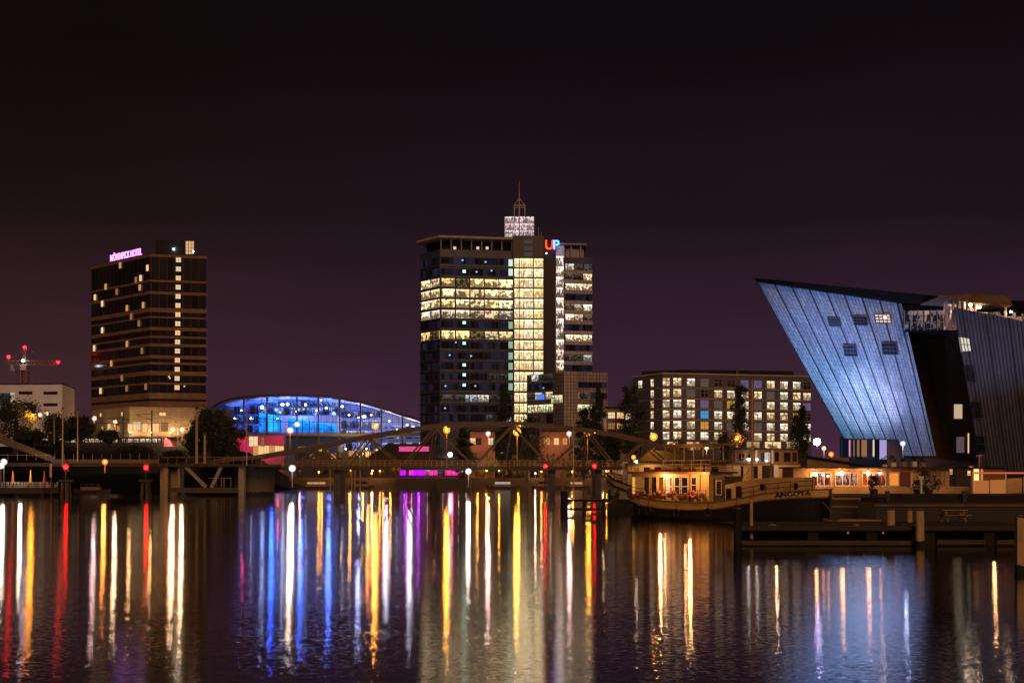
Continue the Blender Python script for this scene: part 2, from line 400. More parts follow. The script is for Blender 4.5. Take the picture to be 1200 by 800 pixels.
# ================================================================== HOTEL TOWER
conc = mat('pale concrete', (.36, .33, .30), .8, var=.25, scale=.5)
dkpanel = mat('dark facade panel', (.024, .020, .018), .75, var=.3, scale=.4, spec=.2)
dkmetal = mat('dark painted metal', (.045, .04, .04), .5, var=.3, scale=2)
gl_dark = darkglass('dark hotel glass', (.011, .010, .011), .5, .12)
warmA = emit('warm room light', (1.0, .58, .23), 1.05)
warmB = emit('amber room light', (1.0, .46, .14), .62)
warmC = emit('pale room light', (1.0, .72, .42), .9)
warmD = emit('dim room light', (.9, .42, .16), .32)
def u_of(px, A, d): k = (px - 600) / F; return (k * A[1] - A[0]) / (d[0] - k * d[1])
HC, HL, HR = (X(175.5, 400), 400), (X(107, 424.8), 424.8), (X(241.5, 404), 404)
HB = (HL[0] + HR[0] - HC[0], HL[1] + HR[1] - HC[1])
hotel = thing('hotel_tower', 'dark hotel tower with pale floor bands and one lit column of stair windows', 'building', (HC[0], HC[1], 2.6))
ztop = Z(298, 400); zpod = Z(478, 400)
MB().prism([HL, HC, HR, HB], zpod, ztop - .6).build('wall', dkpanel, hotel)
fl, frt = Face(HL, HC), Face(HC, HR)
bands = [(299.5, 3.2), (329, 2.4), (343, 3.4), (363, 5.0), (371.5, 2), (385, 4.0), (394.5, 2.4), (404, 3.4), (418, 4.0), (425.5, 2.4), (437, 5.0), (449, 2.4), (463.5, 7.0), (473, 6.5)]
def ring(mb, z0, z1, o):
    """a band that turns the corner of the two visible faces, butt jointed, and runs round the hidden sides"""
    def off(a, b, c):
        f1, f2 = Face(a, b), Face(b, c)
        n1 = f1.n; n2 = f2.n
        return None
    pts = [HL, HC, HR, HB]; cx = sum(p[0] for p in pts) / 4; cy = sum(p[1] for p in pts) / 4
    big = []
    for p in pts:
        v = Vector((p[0] - cx, p[1] - cy)); L = v.length; v = v * ((L + o * 1.25) / L); big.append((cx + v.x, cy + v.y))
    mb.prism(big, z0, z1); return mb
for i, (yc, t) in enumerate(bands):
    ring(MB(), Z(yc + t / 2, 400), Z(yc - t / 2, 400), .35 + .05 * (i % 3)).build('floor_band', mat('warm hotel band', (.22, .135, .08), .8, var=.3, scale=.25), hotel)
prev = [301.5] + [b[0] + b[1] / 2 for b in bands[1:]]
for i in range(len(bands) - 1):
    y0 = bands[i][0] + bands[i][1] / 2; y1 = bands[i + 1][0] - bands[i + 1][1] / 2
    if y1 - y0 < 2.5: continue
    for f in (fl, frt):
        mb = MB(); f.pane(mb, .3, f.L - .3, Z(y1, 400) + .15, Z(y0, 400) - .15, .12, bay=1.2)
        mb.build('window_band', gl_dark, hotel)
def lit_on(f, px, py, w_, h_, m, parent, o=.2, name='window', frames=None):
    u = f.u(px); z = f.z(py, u); mb = MB()
    f.pane(mb, u - w_ / 2, u + w_ / 2, z - h_ / 2, z + h_ / 2, o, bay=w_)
    b = mb.build(name, m, parent)
    if frames:
        fr = MB(); nx, nz = frames; t = .07
        for k in range(nx + 1): f.box(fr, u - w_ / 2 + w_ * k / nx - t / 2, u - w_ / 2 + w_ * k / nx + t / 2, z - h_ / 2, z + h_ / 2, o + .003, o + .06)
        for k in range(nz + 1): f.box(fr, u - w_ / 2 - t, u + w_ / 2 + t, z - h_ / 2 + h_ * k / nz - t / 2, z - h_ / 2 + h_ * k / nz + t / 2, o + .063, o + .09)
        fr.build('window_frame', dkmetal, b)
    return b
for k in range(15):
    lit_on(frt, 209.2 - k * .12, 304.8 + k * 10.66, 1.55, 1.5, (warmC, warmC, warmA)[(k * 7) % 3] if k not in (2, 5, 6) else warmA, hotel, .48, frames=(2, 2))
for px, py, m in [(142, 311, warmB), (174, 314, warmA), (160.5, 328, warmD), (166, 326, warmC), (125, 336, warmB), (165, 337, warmB), (112.5, 348.5, warmA), (138, 342, warmD), (121, 356, warmC), (150, 361, warmB), (169, 357.5, warmB),
                  (155, 371, warmD), (121, 387, warmC), (111.6, 408, warmC), (150, 403, warmB), (167.6, 411, warmD), (131.6, 426, warmB), (119, 458, warmA), (149.6, 455, warmD), (172, 453, warmD), (164, 379, warmD), (144, 443, warmD)]:
    lit_on(fl, px, py, 1.25, 1.9, m, hotel, .46)
for px, py in ((216, 452.5), (199, 443), (198, 441)):
    lit_on(frt, px, py, .45, .45, warmA, hotel, .3, 'lamp')
# podium
pods = tile('podium stone', (.40, .35, .27), (.2, .17, .13), 1.8, .9, .8, .12, .03)
PL, PC_, PR_ = (X(108, 422), 422), (X(152, 398), 398), (X(243, 402), 402)
MB().prism([PL, PC_, PR_, (PR_[0] + 3, 425), (PL[0] + 8, 440)], 2.6, zpod + .3).build('podium', pods, hotel)
pf, pl_ = Face(PC_, PR_), Face(PL, PC_)
for px, py, w_, h_, m, f in [(190.5, 485, 2.0, 1.1, warmA, pf), (118, 486, .9, 1.1, warmA, pl_), (143, 485, .9, 1.1, warmA, pl_), (161, 486, .6, 1.0, warmD, pf),
                             (156, 501, 3.2, 2.8, warmA, pf), (160, 499, 2.4, 2.6, warmC, pf), (170, 501, 1.6, 3.0, warmA, pf), (182.5, 501, 1.9, 3.0, warmA, pf), (193, 500, 2.0, 2.8, warmD, pf),
                             (128, 500, 2.2, 2.0, warmA, pl_), (120, 502, 1.5, 1.6, warmB, pl_), (139, 502, 1.5, 1.8, warmB, pl_)]:
    lit_on(f, px, py, w_, h_, m, hotel, .08, frames=(2, 1) if w_ > 1.4 else None)
for px, w_ in ((128, 1500), (153, 3200), (178, 2200), (200, 2200), (225, 1600)):
    f_ = pl_ if px < 152 else pf; q = f_.p(f_.u(px), Z(507, 400), 1.4); bo = MB(); bo.bar(f_.p(f_.u(px), q.z, .0), q, .08); bo = bo.build('lamp_bracket', dkmetal, hotel)
    MB().ball(q, .2).build('bulb', emit('entrance bulb', (1, .55, .2), 20), bo); plight('entrance_lamp', q + Vector((0, -1.2, .3)), (1, .50, .18), w_ * .32, .3, hotel)
cn = MB(); pf.box(cn, pf.u(153), pf.u(216), Z(512, 398), Z(510.5, 398), 0, 2.2); cn.build('canopy', conc, hotel)
# roof
cab = MB(); cab.prism([(X(182, 406), 406), (X(228, 407), 407), (X(226, 418), 418), (X(186, 418), 418)], ztop - .6, Z(281.5, 406)); cab.build('rooftop_cabin', dkpanel, hotel)
rf = Face((X(182, 406), 406), (X(228, 407), 407))
u0, u1 = rf.u(217.5), rf.u(227.5); mb = MB(); rf.pane(mb, u0, u1, Z(297.5, 406), Z(282, 406), .12, bay=(u1 - u0)); lp = mb.build('lit_panel', emit('peach panel light', (1, .55, .30), .75), hotel)
fr = MB()
for k in range(4): rf.box(fr, u0 + (u1 - u0) * k / 3 - .06, u0 + (u1 - u0) * k / 3 + .06, Z(297.5, 406), Z(282, 406), .124, .2)
for k in range(5): z = Z(297.5, 406) + (Z(282, 406) - Z(297.5, 406)) * k / 4; rf.box(fr, u0 - .1, u1 + .1, z - .06, z + .06, .203, .24)
fr.build('panel_frame', dkmetal, lp)
rl = MB(); fl.box(rl, 1, fl.L - 1, ztop + .0, ztop + .15, -.6, -.5); fl.box(rl, 1, fl.L - 1, ztop + .6, ztop + .68, -.6, -.5)
for k in range(13): fl.box(rl, 1 + k * (fl.L - 2) / 12 - .04, 1 + k * (fl.L - 2) / 12 + .04, ztop - .6, ztop + .6, -.59, -.51)
rl.build('roof_railing', dkmetal, hotel)
def rooflamp(parent, p, m, r=.28):
    b = MB(); b.tube(p - Vector((0, 0, .9)), p - Vector((0, 0, .2)), .06); o = b.build('lamp_bracket', dkmetal, parent)
    MB().ball(p, r).build('bulb', m, o)
E_bluewhite = emit('blue white bulb', (.55, .75, 1.0), 40)
E_warmw = emit('warm white bulb', (1.0, .72, .45), 60)
rooflamp(hotel, rf.p(rf.u(204), Z(292, 406), .6), E_bluewhite)
rooflamp(hotel, rf.p(rf.u(227), Z(294.5, 406), .6), emit('small warm bulb', (1, .6, .4), 20), .2)
sign = thing('rooftop_sign', 'glowing white and violet rooftop letters MÖVENPICK HOTEL on the dark tower', 'sign', tuple(fl.p(fl.u(130), ztop + .2, -.2)))
E_sign = emit('sign tube light', (.72, .26, 1.0), 2.6)
sgl = Face(HL, HC); us, ue = sgl.u(129.5), sgl.u(166)
t = text('MÖVENPICK HOTEL', 'lettering', E_sign, sign, 2.9, .12, frame(sgl.p(us, ztop + .5, .1), (sgl.d.x, sgl.d.y, 0)))
wx = max((v.co.xy - t.data.vertices[0].co.xy).length for v in t.data.vertices)
k = (ue - us) / max(.1, (max((Vector((v.co.x, v.co.y)).dot(sgl.d) for v in t.data.vertices)) - min(Vector((v.co.x, v.co.y)).dot(sgl.d) for v in t.data.vertices)))
base = sign.location; st = sgl.p(us, 0, 0)
for v in t.data.vertices:
    wv = Vector((v.co.x + base.x, v.co.y + base.y)); s_ = (wv - Vector((st.x, st.y))).dot(sgl.d)
    nv = wv + sgl.d * (s_ * k - s_); v.co.x, v.co.y = nv.x - base.x, nv.y - base.y
sf = MB(); sgl.box(sf, us, ue, ztop + .3, ztop + .42, -.25, -.15); sgl.box(sf, us, ue, ztop + 2.3, ztop + 2.42, -.25, -.15)
for k in range(9): sgl.box(sf, us + (ue - us) * k / 8 - .05, us + (ue - us) * k / 8 + .05, ztop - .2, ztop + 2.4, -.14, -.05)
sf.build('sign_frame', dkmetal, sign)

# ================================================================== OFFICE TOWER
off_sp = tile('tower spandrel', (.048, .058, .115), (.03, .03, .03), 1.4, 1.6, .4, .2, .06)
off_dk = darkglass('dark office glass', (.012, .014, .028), 1.0, .10, .035, (.25, .35, .9))
off_lit = litglass('lit office floor', (1.0, .62, .22), (1.0, .76, .42), 2.3, .07, 3.0, 0.0, .30, .78)
off_lit2 = litglass('lit office floor pale', (1.0, .70, .42), (1.0, .80, .56), 2.2, .14, 3.0, 3.1, .25, .8)
off_part = litglass('partly lit office floor', (.75, .85, 1.0), (1.0, .70, .34), 1.2, .62, 3.0, 5.7, .4, .7)
stair_lit = litglass('lit stair bay', (1.0, .68, .28), (1.0, .80, .50), 1.75, .0, 4.0, 9.2, .75, .38)
purple_dk = mat('dark violet cladding', (.014, .012, .022), .6, var=.2, scale=.2)
tower = thing('office_tower', 'tall office tower with lit floors, bright glazed stair bay and spire', 'building', (X(560, 422), 422, 2.6))
A0 = (X(515.5, 420), 420); B0 = (X(601.5, 424), 424); L0 = (X(492.5, 429), 429)
C1 = (X(637, 425), 425); D1 = (X(651, 425.5), 425.5); E1 = (X(661, 425), 425); G1 = (X(694.5, 427), 427)
ft, fs_, fw = Face(A0, B0), Face(L0, A0), Face(E1, G1)
z_roof = Z(292.5, 421)
MB().prism([L0, A0, B0, (B0[0] + 2, 450), (L0[0] + 4, 450)], 2.6, z_roof).build('wall', off_sp, tower)
zp = 12.12
lit = {0: None}
floors = [305.5 + zp * k for k in range(17)]
kinds = ['D', 'D', 'L', 'L', 'L', 'P', 'D', 'P2', 'D', 'D', 'D', 'D', 'H', 'D', 'W', 'D', 'T']
# storeys as in the photograph: five lit rows near the top, one lower, the rest mostly dark
kinds = ['d', 'd', 'L', 'L', 'L', 'L2', 'd', 'L', 'd', 'd', 'd', 'q', 'd', 'p', 'd', 'q']
ys = [305.5, 318.5, 331, 343.5, 355.5, 368, 380, 392.3, 404.3, 416.5, 428.5, 441, 453, 466.5, 478.5, 489.5]
for yc, kd in zip(ys, kinds):
    for f, nb in ((ft, 5), (fs_, 2)):
        u0, u1 = .25, f.L - .25
        zc = H + (HZ - yc) / F * 421; hh = 1.28 if kd[0] == 'L' else 1.12
        m = {'d': off_dk, 'L': off_lit, 'L2': off_lit2, 'q': off_dk, 'p': off_dk}[kd]
        if f is ft and kd in ('q', 'p'):
            a, b = {441: (.66, 1.0), 466.5: (0, 1.0), 489.5: (.62, .98)}[yc]
            us, ue = u0 + (u1 - u0) * a, u0 + (u1 - u0) * b
            if a > 0: mb = MB(); f.pane(mb, u0, us - .05, zc - hh, zc + hh, .05, bay=1.4); mb.build('window_band', off_dk, tower)
            mb = MB(); f.pane(mb, us, ue, zc - hh, zc + hh, .05, bay=(ue - us) / (6 if kd == 'p' else 3)); mb.build('window_band', off_part, tower)
        else:
            mb = MB(); f.pane(mb, u0, u1, zc - hh, zc + hh, .05, bay=(u1 - u0) / nb if kd[0] == 'L' else 1.4); mb.build('window_band', m, tower)
fin = MB()
for k in range(6): u = .1 + (ft.L - .2) * k / 5; ft.box(fin, u - .09, u + .09, Z(497, 421), z_roof, .055, .3)
fin.build('mullion', dkmetal, tower)
for yb in [311.8, 324.6, 337, 349.3, 361.6, 374, 386.1, 398.3, 410.4, 422.5, 434.7, 447, 459.5, 472.4, 484]:
    sl = MB(); z = H + (HZ - yb) / F * 421; ft.box(sl, .05, ft.L, z - .2, z + .2, .06, .38); fs_.box(sl, .0, fs_.L - .05, z - .2, z + .2, .06, .38); sl.build('floor_ledge', off_sp, tower)
# teal corridor lamps seen through the dark floors
teal = emit('teal corridor light', (.35, .95, .85), 2.2)
for py in (318, 378, 402, 427.5, 439, 451): lit_on(ft, 544, py, 1.0, .9, teal, tower, .09, 'corridor_lamp')
for px, py in ((542, 305), (558.5, 318.5), (576, 317), (534, 401), (527, 416), (552, 417), (569, 307), (522, 452), (557, 452), (521.5, 478)): lit_on(ft, px, py, .55, .5, emit('blue standby light', (.4, .7, 1.0), 1.0), tower, .09, 'corridor_lamp')
for px, py, m in ((598.5, 308, 'a'), (598.5, 319, 'a'), (598.5, 381, 'b'), (598.5, 404, 'b'), (598.5, 417, 'b'), (598.5, 429, 'b'), (598.5, 441, 'b'), (598.5, 453, 'b')):
    lit_on(ft, px, py, 1.5, 2.3, emit('green tinted room light', (.55, .85, .62), .5) if m == 'b' else emit('mint room light', (.75, .95, .8), .9), tower, .10)
# canopy roof on posts
cz0, cz1 = Z(279.5, 421), Z(277, 421)
cb = MB(); cb.prism([(L0[0] - 1.2, L0[1]), (A0[0] - .3, A0[1] - 1.2), (B0[0], B0[1] - 1), (B0[0] + 1, 446), (L0[0] + 3, 446)], cz0, cz1); cb.build('canopy', conc, tower)
for k in range(8): u = .4 + (ft.L - .8) * k / 7; pb = MB(); ft.box(pb, u - .15, u + .15, z_roof, cz0, -.6, -.3); pb.build('canopy_post', conc, tower)
pent = MB(); pent.prism([(L0[0] + 2, 431), (A0[0] + 1, 424.5), (B0[0], 428), (B0[0] + 1, 445), (L0[0] + 4, 445)], z_roof, cz0 - .05); pent.build('penthouse', darkglass('penthouse glass', (.01, .01, .012), .7, .1), tower)
for px in (560, 533, 571): lit_on(ft, px, 290.5, .9, .9, warmC, tower, -.15, 'lamp')
# stair bay
SB0, SB1 = (X(601.5, 421.5), 421.5), (X(637, 422), 422); fb = Face(SB0, SB1)
zsb = Z(302.5, 421.5)
MB().prism([SB0, SB1, (SB1[0], 440), (SB0[0], 440)], 2.6, Z(276, 421.5)).build('stair_tower', mat('tower frame', (.05, .045, .06), .5), tower)
ysb = [308, 320, 331.5, 343.5, 355.5, 367.5, 379.5, 391.5, 404, 416, 428, 441, 453, 465.5, 478, 490.5, 502]
for yc in ysb:
    z = Z(yc, 421.5); mb = MB(); fb.pane(mb, .15, fb.L - .15, z - 1.42, z + 1.42, .06, bay=(fb.L - .3) / 3.0); mb.build('stair_window', stair_lit, tower)
st = MB()
for u in (.05, fb.L * .20, fb.L * .66, fb.L - .05): fb.box(st, u - .11, u + .11, Z(508, 421.5), Z(276, 421.5), .065, .34)
st.build('mullion', dkmetal, tower)
sl = MB()
for yc in ysb: z = Z(yc - 6.1, 421.5); fb.box(sl, .0, fb.L, z - .2, z + .2, .067, .25)
sl.build('stair_slab', dkmetal, tower)
for yc in (283, 291, 298): z = Z(yc, 421.5); mb = MB(); fb.pane(mb, fb.L * .36, fb.L * .64, z - .7, z + .7, .06, bay=3); mb.build('stair_window', emit('faint stair light', (.6, .45, .42), .10), tower)
# crown, cage and mast
CR0, CR1 = (X(591.5, 424), 424), (X(626, 424), 424); fc = Face(CR0, CR1)
crown_m = litglass('crown lantern', (1.0, .72, .80), (1.0, .80, .86), 1.05, .0, 2.0, 2.2, .5, .7)
MB().prism([CR0, CR1, (CR1[0], 434), (CR0[0], 434)], Z(279, 424), Z(253.5, 424)).build('crown', mat('crown frame', (.3, .25, .25), .5), tower)
mb = MB()
u_, zz0, zz1 = fc.L, Z(278, 424), Z(254, 424)
for k in range(3): mb2 = MB(); fc.pane(mb2, .1, u_ - .1, zz0 + (zz1 - zz0) * k / 3 + .05, zz0 + (zz1 - zz0) * (k + 1) / 3 - .05, .08, bay=1.2, k0=k * 3.0); mb2.build('crown_window', crown_m, tower)
fcl = Face((CR0[0], 434), CR0); mb2 = MB(); fcl.pane(mb2, .1, fcl.L - .1, zz0, zz1, .08, bay=1.4); mb2.build('crown_window', crown_m, tower)
pale = mat('pale mast steel', (.55, .45, .42), .5, var=.15)
mast = MB(); xm = X(608.5, 424)
mast.tube((xm, 424, Z(297, 424)), (xm, 424, Z(240, 424)), .28, .22).tube((xm, 424, Z(240, 424)), (xm, 424, Z(212, 424)), .2, .07); mast.build('mast', pale, tower)
cg = MB(); xa, xb = X(602.7, 424), X(615.2, 424)
for x in (xa, xb):
    for y in (424.4, 427.8): cg.bar((x, y, Z(253.4, 424)), (x, y, Z(240.5, 424)), .22)
for y in (424.4, 427.8): cg.bar((xa, y, Z(240.5, 424)), (xb, y, Z(240.5, 424)), .28)
for x in (xa, xb): cg.bar((x, 424.4, Z(240.4, 424)), (x, 427.8, Z(240.4, 424)), .2); cg.bar((x, 424.4, Z(240.5, 424)), (xm, 424.2, Z(232, 424)), .16)
cg.build('mast_cage', pale, tower)
an = MB(); an.tube((X(631, 426), 426, Z(276, 426)), (X(631, 426), 426, Z(266, 426)), .07); an.tube((X(634, 426), 426, Z(285, 426)), (X(634, 426), 426, Z(272, 426)), .09); an.build('antenna', pale, tower)
# dark core and bright glass lift shaft
core = MB(); core.prism([(C1[0] + .15, 424), (D1[0] - .02, 424.3), (D1[0], 446), (C1[0] + .15, 446)], 2.6, Z(285, 424)); core.build('core_wall', purple_dk, tower)
MB().prism([(D1[0] + .05, 425), (E1[0] - .05, 425), (E1[0], 446), (D1[0], 446)], 2.6, Z(286, 425)).build('lift_shaft', mat('shaft frame', (.25, .2, .19), .5), tower)
fsft = Face((D1[0] + .05, 425), (E1[0] - .05, 425))
sh = litglass('lit lift shaft', (1.0, .72, .55), (1.0, .82, .72), 1.9, .0, 2.0, 4.4, .5, .85)
for k in range(12): z1 = Z(288 + 12.2 * k, 425); z0 = Z(299.4 + 12.2 * k, 425); mb = MB(); fsft.pane(mb, .1, fsft.L - .1, z0, z1, .06, bay=1.3, k0=k * 5.0); mb.build('shaft_window', sh if k > 0 else emit('dim shaft light', (.7, .55, .75), .35), tower)
# right wing
MB().prism([E1, G1, (G1[0], 447), (E1[0], 447)], 2.6, Z(301.5, 425.5)).build('right_wing', off_sp, tower)
wy = [313, 324.5, 336.3, 348.5, 360.3, 372, 384, 396, 407.5, 419.5, 431.5]
wk = ['p', 'L', 'L', 'd', 'L', 'L', 'd', 'L', 'd', 'p', 'd']
pale_sp = tile('pale spandrel', (.44, .42, .48), (.1, .09, .09), 1.2, 1.4, .5, .12, .05)
for yc, kd in zip(wy, wk):
    z = Z(yc, 426); mb = MB(); fw.pane(mb, .3, fw.L - .3, z - 1.0, z + 1.0, .06, bay=(fw.L - .6) / 3 if kd != 'd' else 1.2)
    mb.build('window_band', {'L': off_lit2, 'd': off_dk, 'p': off_part}[kd], tower)
    sp_ = MB(); fw.box(sp_, .1, fw.L - .1, z - 2.25, z - 1.08, .03, .12 if yc < 400 else .16); sp_.build('spandrel', pale_sp, tower)
cp = MB(); cp.prism([(X(652, 424), 424), (X(687.5, 425), 425), (X(685, 440), 440), (X(652, 440), 440)], Z(287, 425), Z(285.3, 425)); cp.build('canopy', conc, tower)
for px in (661.5, 669.5, 680.5): pb = MB(); pb.box(X(px, 425.5) - .2, X(px, 425.5) + .2, 425.6, 426, Z(301.5, 425.5), Z(287, 425)); pb.build('canopy_post', conc, tower)
MB().prism([(X(663, 427), 427), (X(684, 427.6), 427.6), (X(684, 438), 438), (X(663, 438), 438)], Z(301.5, 425.5), Z(291.5, 427)).build('roof_house', mat('roof house grey', (.34, .31, .36), .6), tower)
up = thing('rooftop_sign', 'glowing rooftop letters UP, red U beside light blue P', 'sign', (X(647, 423.5), 423.5, Z(292, 423.5)))
zb = Z(292.0, 423.2); M1 = frame((X(638.3, 423.2), 423.2, zb), (1, 0, 0)); M2 = frame((X(647.8, 423.2), 423.2, zb), (1, 0, 0))
text('U', 'letter', emit('red letter light', (1.0, .055, .010), 3.0), up, 4.3, .2, M1)
text('P', 'letter', emit('blue letter light', (.04, .16, 1.0), 7.5), up, 4.3, .2, M2)
sfm = MB()
for px in (641, 646.5, 652): sfm.bar((X(px, 423.7), 423.75, Z(294, 423.7)), (X(px, 423.7), 423.75, zb + 2.6), .14)
sfm.bar((X(639, 423.7), 423.6, zb + .25), (X(656, 423.7), 423.6, zb + .25), .12); sfm.build('sign_frame', dkmetal, up)
rooflamp(tower, Vector((X(640.3, 423.2), 423.1, Z(296.8, 423.2))), emit('tiny blue white bulb', (.7, .8, 1), 8), .22)

# ================================================================== ANNEX in front of the tower
tileL = tile('shaded annex tiles', (.17, .145, .155), (.03, .028, .03), 1.1, 1.1, .4, .18, .09)  # same tiles darkened: the left face's shade put into the colour
tileR = tile('pink annex tiles', (.36, .30, .32), (.05, .04, .04), 1.1, 1.1, .45, .12, .09)
AL, AC, AM, AR = (X(617.5, 416), 416), (X(660.5, 404), 404), (X(676, 404.5), 404.5), (X(712, 408), 408)
annex = thing('annex_building', 'low tiled office annex with pinkish panels, left face coloured as shaded, in front of the tower', 'building', (AC[0], AC[1], 2.6))
za = Z(435.5, 404)
MB().prism([AL, AC, (AC[0] + .3, 426), (AL[0], 428)], 2.6, za - .15).build('left_block', tileL, annex)
MB().prism([(AC[0] + .01, 404), AM, (AM[0], 426), (AC[0] + .31, 426)], 2.6, za).build('corner_pier', tileR, annex)
MB().prism([(AM[0] + .02, AM[1] + .6), AR, (AR[0], 428), (AM[0] + .02, 426)], 2.6, za - .05).build('right_block', tileR, annex)
fa, fr_ = Face(AL, AC), Face((AM[0] + .02, AM[1] + .6), AR)
blue_screen = emit('blue screen light', (.08, .22, 1.0), 1.0)
yel = litglass('lit annex floor', (1.0, .80, .36), (.95, 1.0, .6), 1.5, .12, 2.0, 1.7, .5, .7)
for f, a, b, y, h, m in [(fa, 619, 648, 442.5, 1.0, off_part), (fa, 619, 648, 453, 1.0, off_dk), (fa, 619, 648, 464, 1.1, off_part), (fa, 618.5, 648, 478.5, 1.15, yel), (fa, 646, 659, 467.5, 1.2, yel), (fa, 640, 648, 490, 1.5, off_dk),
                         (fr_, 677.5, 711.5, 451, .95, off_dk), (fr_, 678.5, 690, 463.5, 1.0, off_lit2), (fr_, 692, 711.5, 463.5, 1.0, off_dk), (fr_, 676.8, 702, 478, 1.05, yel)]:
    u0, u1 = f.u(a), f.u(b); z = f.z(y, (u0 + u1) / 2); mb = MB(); f.pane(mb, u0, u1, z - h, z + h, .07, bay=1.6); mb.build('window_band', m, annex)
lit_on(fa, 634, 465, 3.2, 1.7, blue_screen, annex, .1, 'screen')
lit_on(fa, 637, 454.5, .8, .6, emit('small blue glow', (.3, .4, 1), .7), annex, .1, 'screen')

# ================================================================== TERRACOTTA PAVILION on the far bank
terra = mat('terracotta render', (.34, .15, .10), .8, var=.3, scale=.5)
pav = thing('pavilion', 'low terracotta pavilion with lit windows behind the arched bridge', 'building', (X(610, 372), 372, 2.6))
MB().box(X(551, 372), X(580, 372), 372, 384, 2.6, Z(505.5, 372)).build('wall', terra, pav); MB().box(X(580, 372) + .01, X(632, 372) - .01, 373, 384, 2.6, Z(505.6, 372)).build('dark_wall', dkpanel, pav); MB().box(X(632, 372), X(668, 372), 372, 384, 2.6, Z(505.5, 372)).build('wall', terra, pav)
MB().box(X(549, 372), X(670, 372), 371.4, 384.6, Z(505.5, 372), Z(503.8, 372)).build('roof', dkpanel, pav)
fp = Face((X(551, 372), 372), (X(668, 372), 372))
for px, w_, m in ((554, 1.6, warmA), (561, 1.5, dkpanel), (575, 1.6, warmC), (641, 1.8, warmB), (652, 1.5, warmA), (662, 1.4, warmB), ):
    lit_on(fp, px, 517, w_, 2.0, m, pav, .06, frames=(2, 2))
for px in (558, 570, 645, 657): plight('wall_lamp', (X(px, 370), 369.5, Z(520, 370)), (1, .45, .25), 90, .3, pav)

# ================================================================== APARTMENT BLOCK
apt_wall = mat('violet grey brick', (.085, .09, .14), .85, var=.22, scale=.7)
apt = thing('apartment_block', 'seven storey brick apartment block with a grid of lit windows', 'building', (X(777, 330), 330, 2.6))
PA, PB, PCc = (X(742, 343), 343), (X(777, 330), 330), (X(951, 341), 341)
zt = Z(438, 330)
MB().prism([PA, PB, PCc, (PCc[0], 362), (PA[0], 362)], 2.6, zt).build('wall', apt_wall, apt)
fA, fB = Face(PA, PB), Face(PB, PCc)
for f, a, b in ((fA, .0, fA.L), (fB, .02, fB.L)):
    mb = MB(); f.box(mb, a, b, zt, zt + .35, -.5, .25); mb.build('parapet', conc, apt)
MB().prism([(X(752, 350), 350), (X(810, 345), 345), (X(930, 350), 350), (X(930, 360), 360), (X(752, 360), 360)], zt, Z(434, 348)).build('roof_house', dkpanel, apt)
win_kinds = [litglass('lit flat window', (1.0, .66, .34), (1.0, .74, .46), 1.7, .0, 1.0, 1.3, .45, .62),
             litglass('lit flat window pale', (1.0, .78, .52), (1.0, .82, .62), 1.7, .0, 1.0, 8.3, .5, .62),
             emit('dim flat window', (.55, .40, .36), .16), emit('violet flat window', (.40, .32, .75), .28),
             emit('blue flat window', (.05, .42, .95), .75), emit('amber flat window', (1.0, .52, .08), .55), darkglass('dark flat window', (.02, .018, .02), .8, .1)]
frame_m = mat('pale window frame', (.30, .26, .25), .6)
cols = [793.5, 809.5, 825.5, 841.5, 856.5, 872.5, 888, 903, 918.5, 933.5, 945.5]
rows = [447.5, 460.5, 472.7, 485.3, 498, 510.4]
spec = {(0, 2): 2, (0, 3): 6, (0, 4): 6, (0, 5): 3, (0, 6): 3, (1, 1): 2, (1, 2): 6, (2, 2): 3, (2, 3): 2, (2, 4): 5, (3, 2): 4, (4, 2): 5, (4, 4): 2, (3, 9): 5, (2, 6): 2, (4, 6): 2, (1, 7): 2, (5, 4): 2, (5, 5): 6, (3, 10): 6, (2, 10): 3, (1, 10): 0, (0, 10): 6}
def flat_window(f, px, y, w_, h_, m):
    u = f.u(px); z = H + (HZ - y) / F * 330; mb = MB()
    f.pane(mb, u - w_ / 2, u + w_ / 2, z - h_ / 2, z + h_ / 2, .03, bay=w_ / 2); wo = mb.build('window', m, apt)
    fr = MB(); t = .09
    for k in (0, .5, 1): f.box(fr, u - w_ / 2 + w_ * k - t / 2, u - w_ / 2 + w_ * k + t / 2, z - h_ / 2, z + h_ / 2, .033, .10)
    for k in (0, .62, 1): f.box(fr, u - w_ / 2 - t / 2, u + w_ / 2 + t / 2, z - h_ / 2 + h_ * k - t / 2, z - h_ / 2 + h_ * k + t / 2, .103, .13)
    f.box(fr, u - w_ / 2 - .12, u + w_ / 2 + .12, z - h_ / 2 - .2, z - h_ / 2 - .05, .0, .18)
    fr.build('window_frame', frame_m, wo)
rw = random.Random(3)
for r, y in enumerate(rows):
    for c, px in enumerate(cols):
        k = spec.get((r, c)); k = k if k is not None else (0 if rw.random() < .5 else 1)
        yy = y - .6 + (px - 793) * .012
        flat_window(fB, px, yy, 2.25, 1.95, win_kinds[k])
    for px, w_ in ((778.8, 1.9), (764.5, 1.5), (750.5, 2.0)):
        if px < 760 and r > 0: continue
        flat_window(fA if px < 777 else fB, px if px < 777 else 780.5, y - .2, w_, 1.95, win_kinds[0 if (r + int(px)) % 3 else 1])
shop = litglass('lit shop front', (1.0, .55, .20), (1.0, .78, .5), 1.3, .15, 2.0, 6.6, .3, .7)
for px, w_ in ((790, 4.5), (812, 4.0), (836, 4.5), (858, 4), (882, 4), (905, 5), (928, 4)):
    lit_on(fB, px, 522.5, w_, 2.2, shop, apt, .06, 'shop_window', frames=(4, 1))
